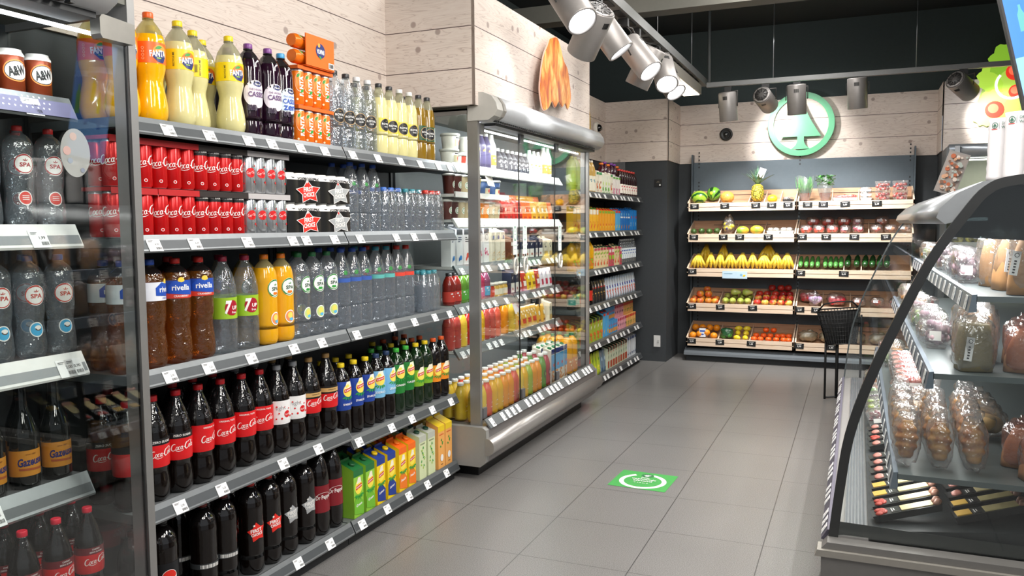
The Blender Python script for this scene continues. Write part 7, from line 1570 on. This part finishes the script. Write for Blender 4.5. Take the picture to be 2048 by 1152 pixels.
for yy in (-.08, .08): cm.tube([(-.05, yy, .0), (-.006, yy, 0)], .006, STEEL, 6)
o = thing('croissant_cutout', 'printed croissant cut-out standing off the plank wall', 'poster', cm, (-1.73, 4.775, 2.245)); o.scale = (1, 1.42, .98); 
# salad poster
sp = MB(); q = Decal(); r = rc(4)
sp.prism([(.02, .12), (.0, .25), (.03, .34), (.02, .44), (.10, .52), (.14, .62), (.26, .70), (.40, .72), (.62, .70), (.95, .6), (.95, .0), (.1, .0)], 'y', -.01, 0, M('#a9c85a', .5))
def wav(cx, cy, rad, m, k=9, am=.1, n=36): q.poly([(min(.94, cx+rad*(1+am*math.sin(k*2*PI*i/n))*math.cos(2*PI*i/n)), cy+rad*(1+am*math.sin(k*2*PI*i/n+1))*math.sin(2*PI*i/n)) for i in range(n)], m)
E1 = lambda c, s=.9: emis(c, s*.7)
for cx, cy, rd, c in ((.12, .42, .13, '#9fc63c'), (.22, .55, .15, '#7fb02c'), (.10, .22, .10, '#b9d65a'), (.32, .40, .16, '#a4c84a'), (.05, .12, .09, '#c4dc6a'), (.45, .6, .2, '#8fbc3a'), (.6, .35, .25, '#7fae30'), (.8, .5, .2, '#9cc648')): wav(cx, cy, rd, E1(c, .7))
for cx, cy, rd in ((.26, .46, .07), (.27, .30, .055), (.12, .16, .07), (.42, .5, .09), (.5, .25, .08)): q.disc(cx, cy, rd, E1('#d8321e', .8)); q.disc(cx-.01, cy+.01, rd*.55, E1('#f06a4a', .8))
q.ring(.24, .36, .105, .125, E1('#f6f0ee', .9), 2.4, 5.2)
q.to(sp, flatY(-.0102), 0); thing('salad_poster', 'backlit green and red salad poster on the right wall', 'poster', sp, (.90, 7.885, 2.10))
# yellow round sign past the planked bump
yd = MB(); yd.lathe([(.30, 0), (.30, .008)], M('#e9bd1c', .45), 40); o = thing('round_sign', 'yellow round sign behind the planked corner', 'sign', yd, (-2.297, 6.98, 2.25)); o.rotation_euler = (0, PI/2, 0)
dm = MB(); dm.lathe([(.055, 0), (.055, .03), (.045, .04)], M('#e6e2da', .4), 24); dg = MB(); dg.blob((0, 0, .04), (.036, .036, .036), M('#0c0d10', .08, coat=.8), 18, 10); o = thing('security_camera', 'white dome camera on the left plank wall', 'camera', dm, (-2.297, 7.42, 2.235)); o.rotation_euler = (0, PI/2, 0); ob('glass_dome', dg, o)
sk = MB(); sk.lathe([(.062, 0), (.062, .012), (.05, .016), (.034, .006)], M('#141516', .35), 28); sk.lathe([(.026, .004), (.022, .014), (.004, .018)], M('#2a2c2e', .25), 20); so = MB(); so.lathe([(.006, .018), (.005, .021)], WHITE, 10); o = thing('wall_speaker', 'round black speaker on the back plank wall', 'speaker', sk, (-1.222, 8.345, 2.215)); o.rotation_euler = (PI/2, 0, 0); ob('centre_cap', so, o)
sg = MB(); sg.box(-.035, .035, -.006, 0, -.035, .035, BLACK); q = Decal().poly([(-.02, .004), (0, .022), (.02, .004)], M('#5a5448', .5)); q.disc(.018, -.02, .008, WHITE); q.to(sg, flatY(-.0062), 0); thing('wall_notice', 'small black notice on the grey column', 'sign', sg, (-1.775, 7.797, 1.728))
st = MB(); st.box(-.032, .032, -.01, 0, -.055, .055, M('#d9d9d6', .4)); s2 = MB(); s2.box(.004, .022, -.016, -.01, -.012, .012, M('#bcbcba', .4)); o = thing('wall_switch', 'white switch plate low on the grey column', 'switch', st, (-1.776, 7.798, .20)); ob('rocker', s2, o)
hb = MB(); hb.box(-.095, .095, -.006, .006, 0, .34, M('#5f6063', .5)); thing('shelf_divider', 'grey board standing up behind the far bay syrups', 'board', hb, (-2.16, 7.66, 1.59))
# floor sticker
fs = MB(); G1 = M('#3f9a48', .5); G2 = M('#2f6f40', .5); q = Decal(); q.rect(-.15, -.14, .15, .14, G1); q.ring(0, -.012, .098, .122, WHITE, 2.15, 2.15+5.55); q.disc(0, .085, .034, G2, .03)
for k in range(5): q.leaf(-.012+.006*k, .080, .020-.003*abs(k-2), .0032, PI/2+.25*(2-k), WHITE)
q.disc(0, .076, .011, WHITE); q.text('hou', 0, .042, .020, WHITE, .015); q.text('voldoende', 0, .014, .020, WHITE, .015, 0, 0, .13); q.text('afstand', 0, -.014, .020, WHITE, .015, 0, 0, .10); q.text('< 1,5 m >', 0, -.050, .016, WHITE, .01)
q.to(fs, lambda u, v, o: (u, v, o), .0005); o = thing('floor_sticker', 'green and white distance sticker on the floor tiles', 'sticker', fs, (-1.0, 4.09, .0006)); o.rotation_euler = (0, 0, -.04)
# screen
sc_ = thing('display_screen', 'bright blue display screen hanging at the right edge', 'screen', None, (.515, 3.6, 1.955)); K = Matrix.Rotation(-.226, 4, 'Y')
m = MB(); m.box(0, .34, -.01, .04, -.25, .45, BLACK, K); ob('frame', m, sc_)
m = MB(); q = Decal(); q.rect(.008, -.242, .332, .442, emis('#2a6cc0', .6)); q.rect(.008, -.242, .332, -.02, emis('#6f9fd8', .8))
for cx, cy, s, c in ((.055, .12, .8, '#4f9a9a'), (.09, -.0, .9, '#3f6fc0'), (.105, .1, 1.0, '#6aa84a'), (.16, .18, 1.2, '#5f8a5a'), (.2, .02, 1, '#4a74c4'), (.28, .1, 1.4, '#5a9a4a')):
    q.poly([(cx-.014*s, cy-.06*s), (cx+.014*s, cy-.06*s), (cx+.014*s, cy+.02*s), (cx+.005*s, cy+.045*s), (cx+.005*s, cy+.065*s), (cx-.005*s, cy+.065*s), (cx-.005*s, cy+.045*s), (cx-.014*s, cy+.02*s)], emis(c, .5))
q.to(m, lambda u, v, o: tuple(K @ Vector((u, -.0102-o, v))), 0); ob('picture', m, sc_)
m = MB(); m.tube([(.2, .02, .4), (.2, .02, 1.28)], .012, BLACK, 6); ob('hanger', m, sc_)
# far right wall cooler
rcg = thing('wall_cooler', 'bright open wall cooler at the far right', 'cooler')
m = MB(); m.tube([(.66, 7.50, 1.90), (1.9, 7.50, 1.90)], .058, M('#9aa0a6', .3, .6), 20); m.box(.66, 1.9, 7.50, 7.86, 1.86, 1.95, M('#8f949a', .4)); cp = ob('canopy', m, rcg)
m = MB(); m.box(.70, .735, 7.438, 7.45, 1.86, 1.94, M('#c8ccd0', .3)); ob('clip', m, cp)
for x in (.655, 1.9): m = MB(); m.box(x-.012, x+.004, 7.46, 7.87, .05, 1.93, M('#6d7072', .4, .3)); ob('side_panel', m, rcg)
m = MB(); m.box(.66, 1.9, 7.86, 7.875, .1, 1.9, M('#9ea38e', .5)); ob('back_panel', m, rcg)
m = MB(); m.box(.68, 1.88, 7.50, 7.52, 1.825, 1.835, emis('#fbfff0', 4)); ob('light_tube', m, rcg)
m = MB(); m.box(.66, 1.9, 7.44, 7.86, 0, .35, FRIDGE); ob('base', m, rcg)
YB = fmat('sliced_cheese', '#d8cf6a', '#e9e0a0', 30, .45)
for z in (1.48, 1.17, .86):
    m = MB(); m.box(.67, 1.89, 7.52, 7.86, z-.02, z, WHITE); m.box(.67, 1.89, 7.515, 7.52, z-.045, z, M('#e4e4e0', .5)); ob('shelf', m, rcg)
cb = bag('salad_bag', 'bag', 'pale yellow-green salad bag in the far right cooler', .14, .06, .19, YB, WRAP, 31, True, 9, .03, False)
for z, pl_ in ((1.482, 'upper shelf'), (1.172, 'middle shelf')):
    for i in range(7): make(cb, (.745+i*.155, 7.60, z), random.uniform(-.1, .1), pl_, .76+i*.155)
# loop of cable on the ceiling
lp = MB(); lp.tube([(.035*math.cos(t), 0, .04*math.sin(t)) for t in [2*PI*i/20 for i in range(21)]], .0025, M('#8a8c8c', .5), 5); lp.tube([(0, 0, .04), (0, 0, .55)], .002, M('#8a8c8c', .5), 5); thing('cable_loop', 'small loop of cable hanging from the dark ceiling', 'cable', lp, (.12, 5.0, 2.70))
# interior light of the coolers (from their tubes)
def strip(loc, rot, sx, sy, e, c=(1, 1, 1)): return area('cooler_light', loc, rot, sx, sy, e, c)
strip((-1.86, 4.74, 1.83), (0, math.radians(35), 0), .03, 1.7, 6, (.96, .98, 1)); strip((-1.86, .9, 1.83), (0, math.radians(35), 0), .03, 1.4, 3, (.96, .98, 1))
for z_ in (1.63, 1.34, 1.09, .88, .64): strip((-1.975, 4.65, z_), (0, math.radians(30), 0), .02, 1.6, 1.6, (.96, .98, 1))
strip((.36, 4.37, 1.33), (0, math.radians(-10), 0), .04, 2.9, 12, (1, .97, .95))
for xf_, z in DZ: strip((xf_+.05, 4.37, z-.03), (0, math.radians(-5), 0), .03, 2.8, 5, (1, .97, .95))
strip((1.28, 7.50, 1.82), (math.radians(20), 0, 0), 1.2, .04, 2.2)
relax()
finish_labels()
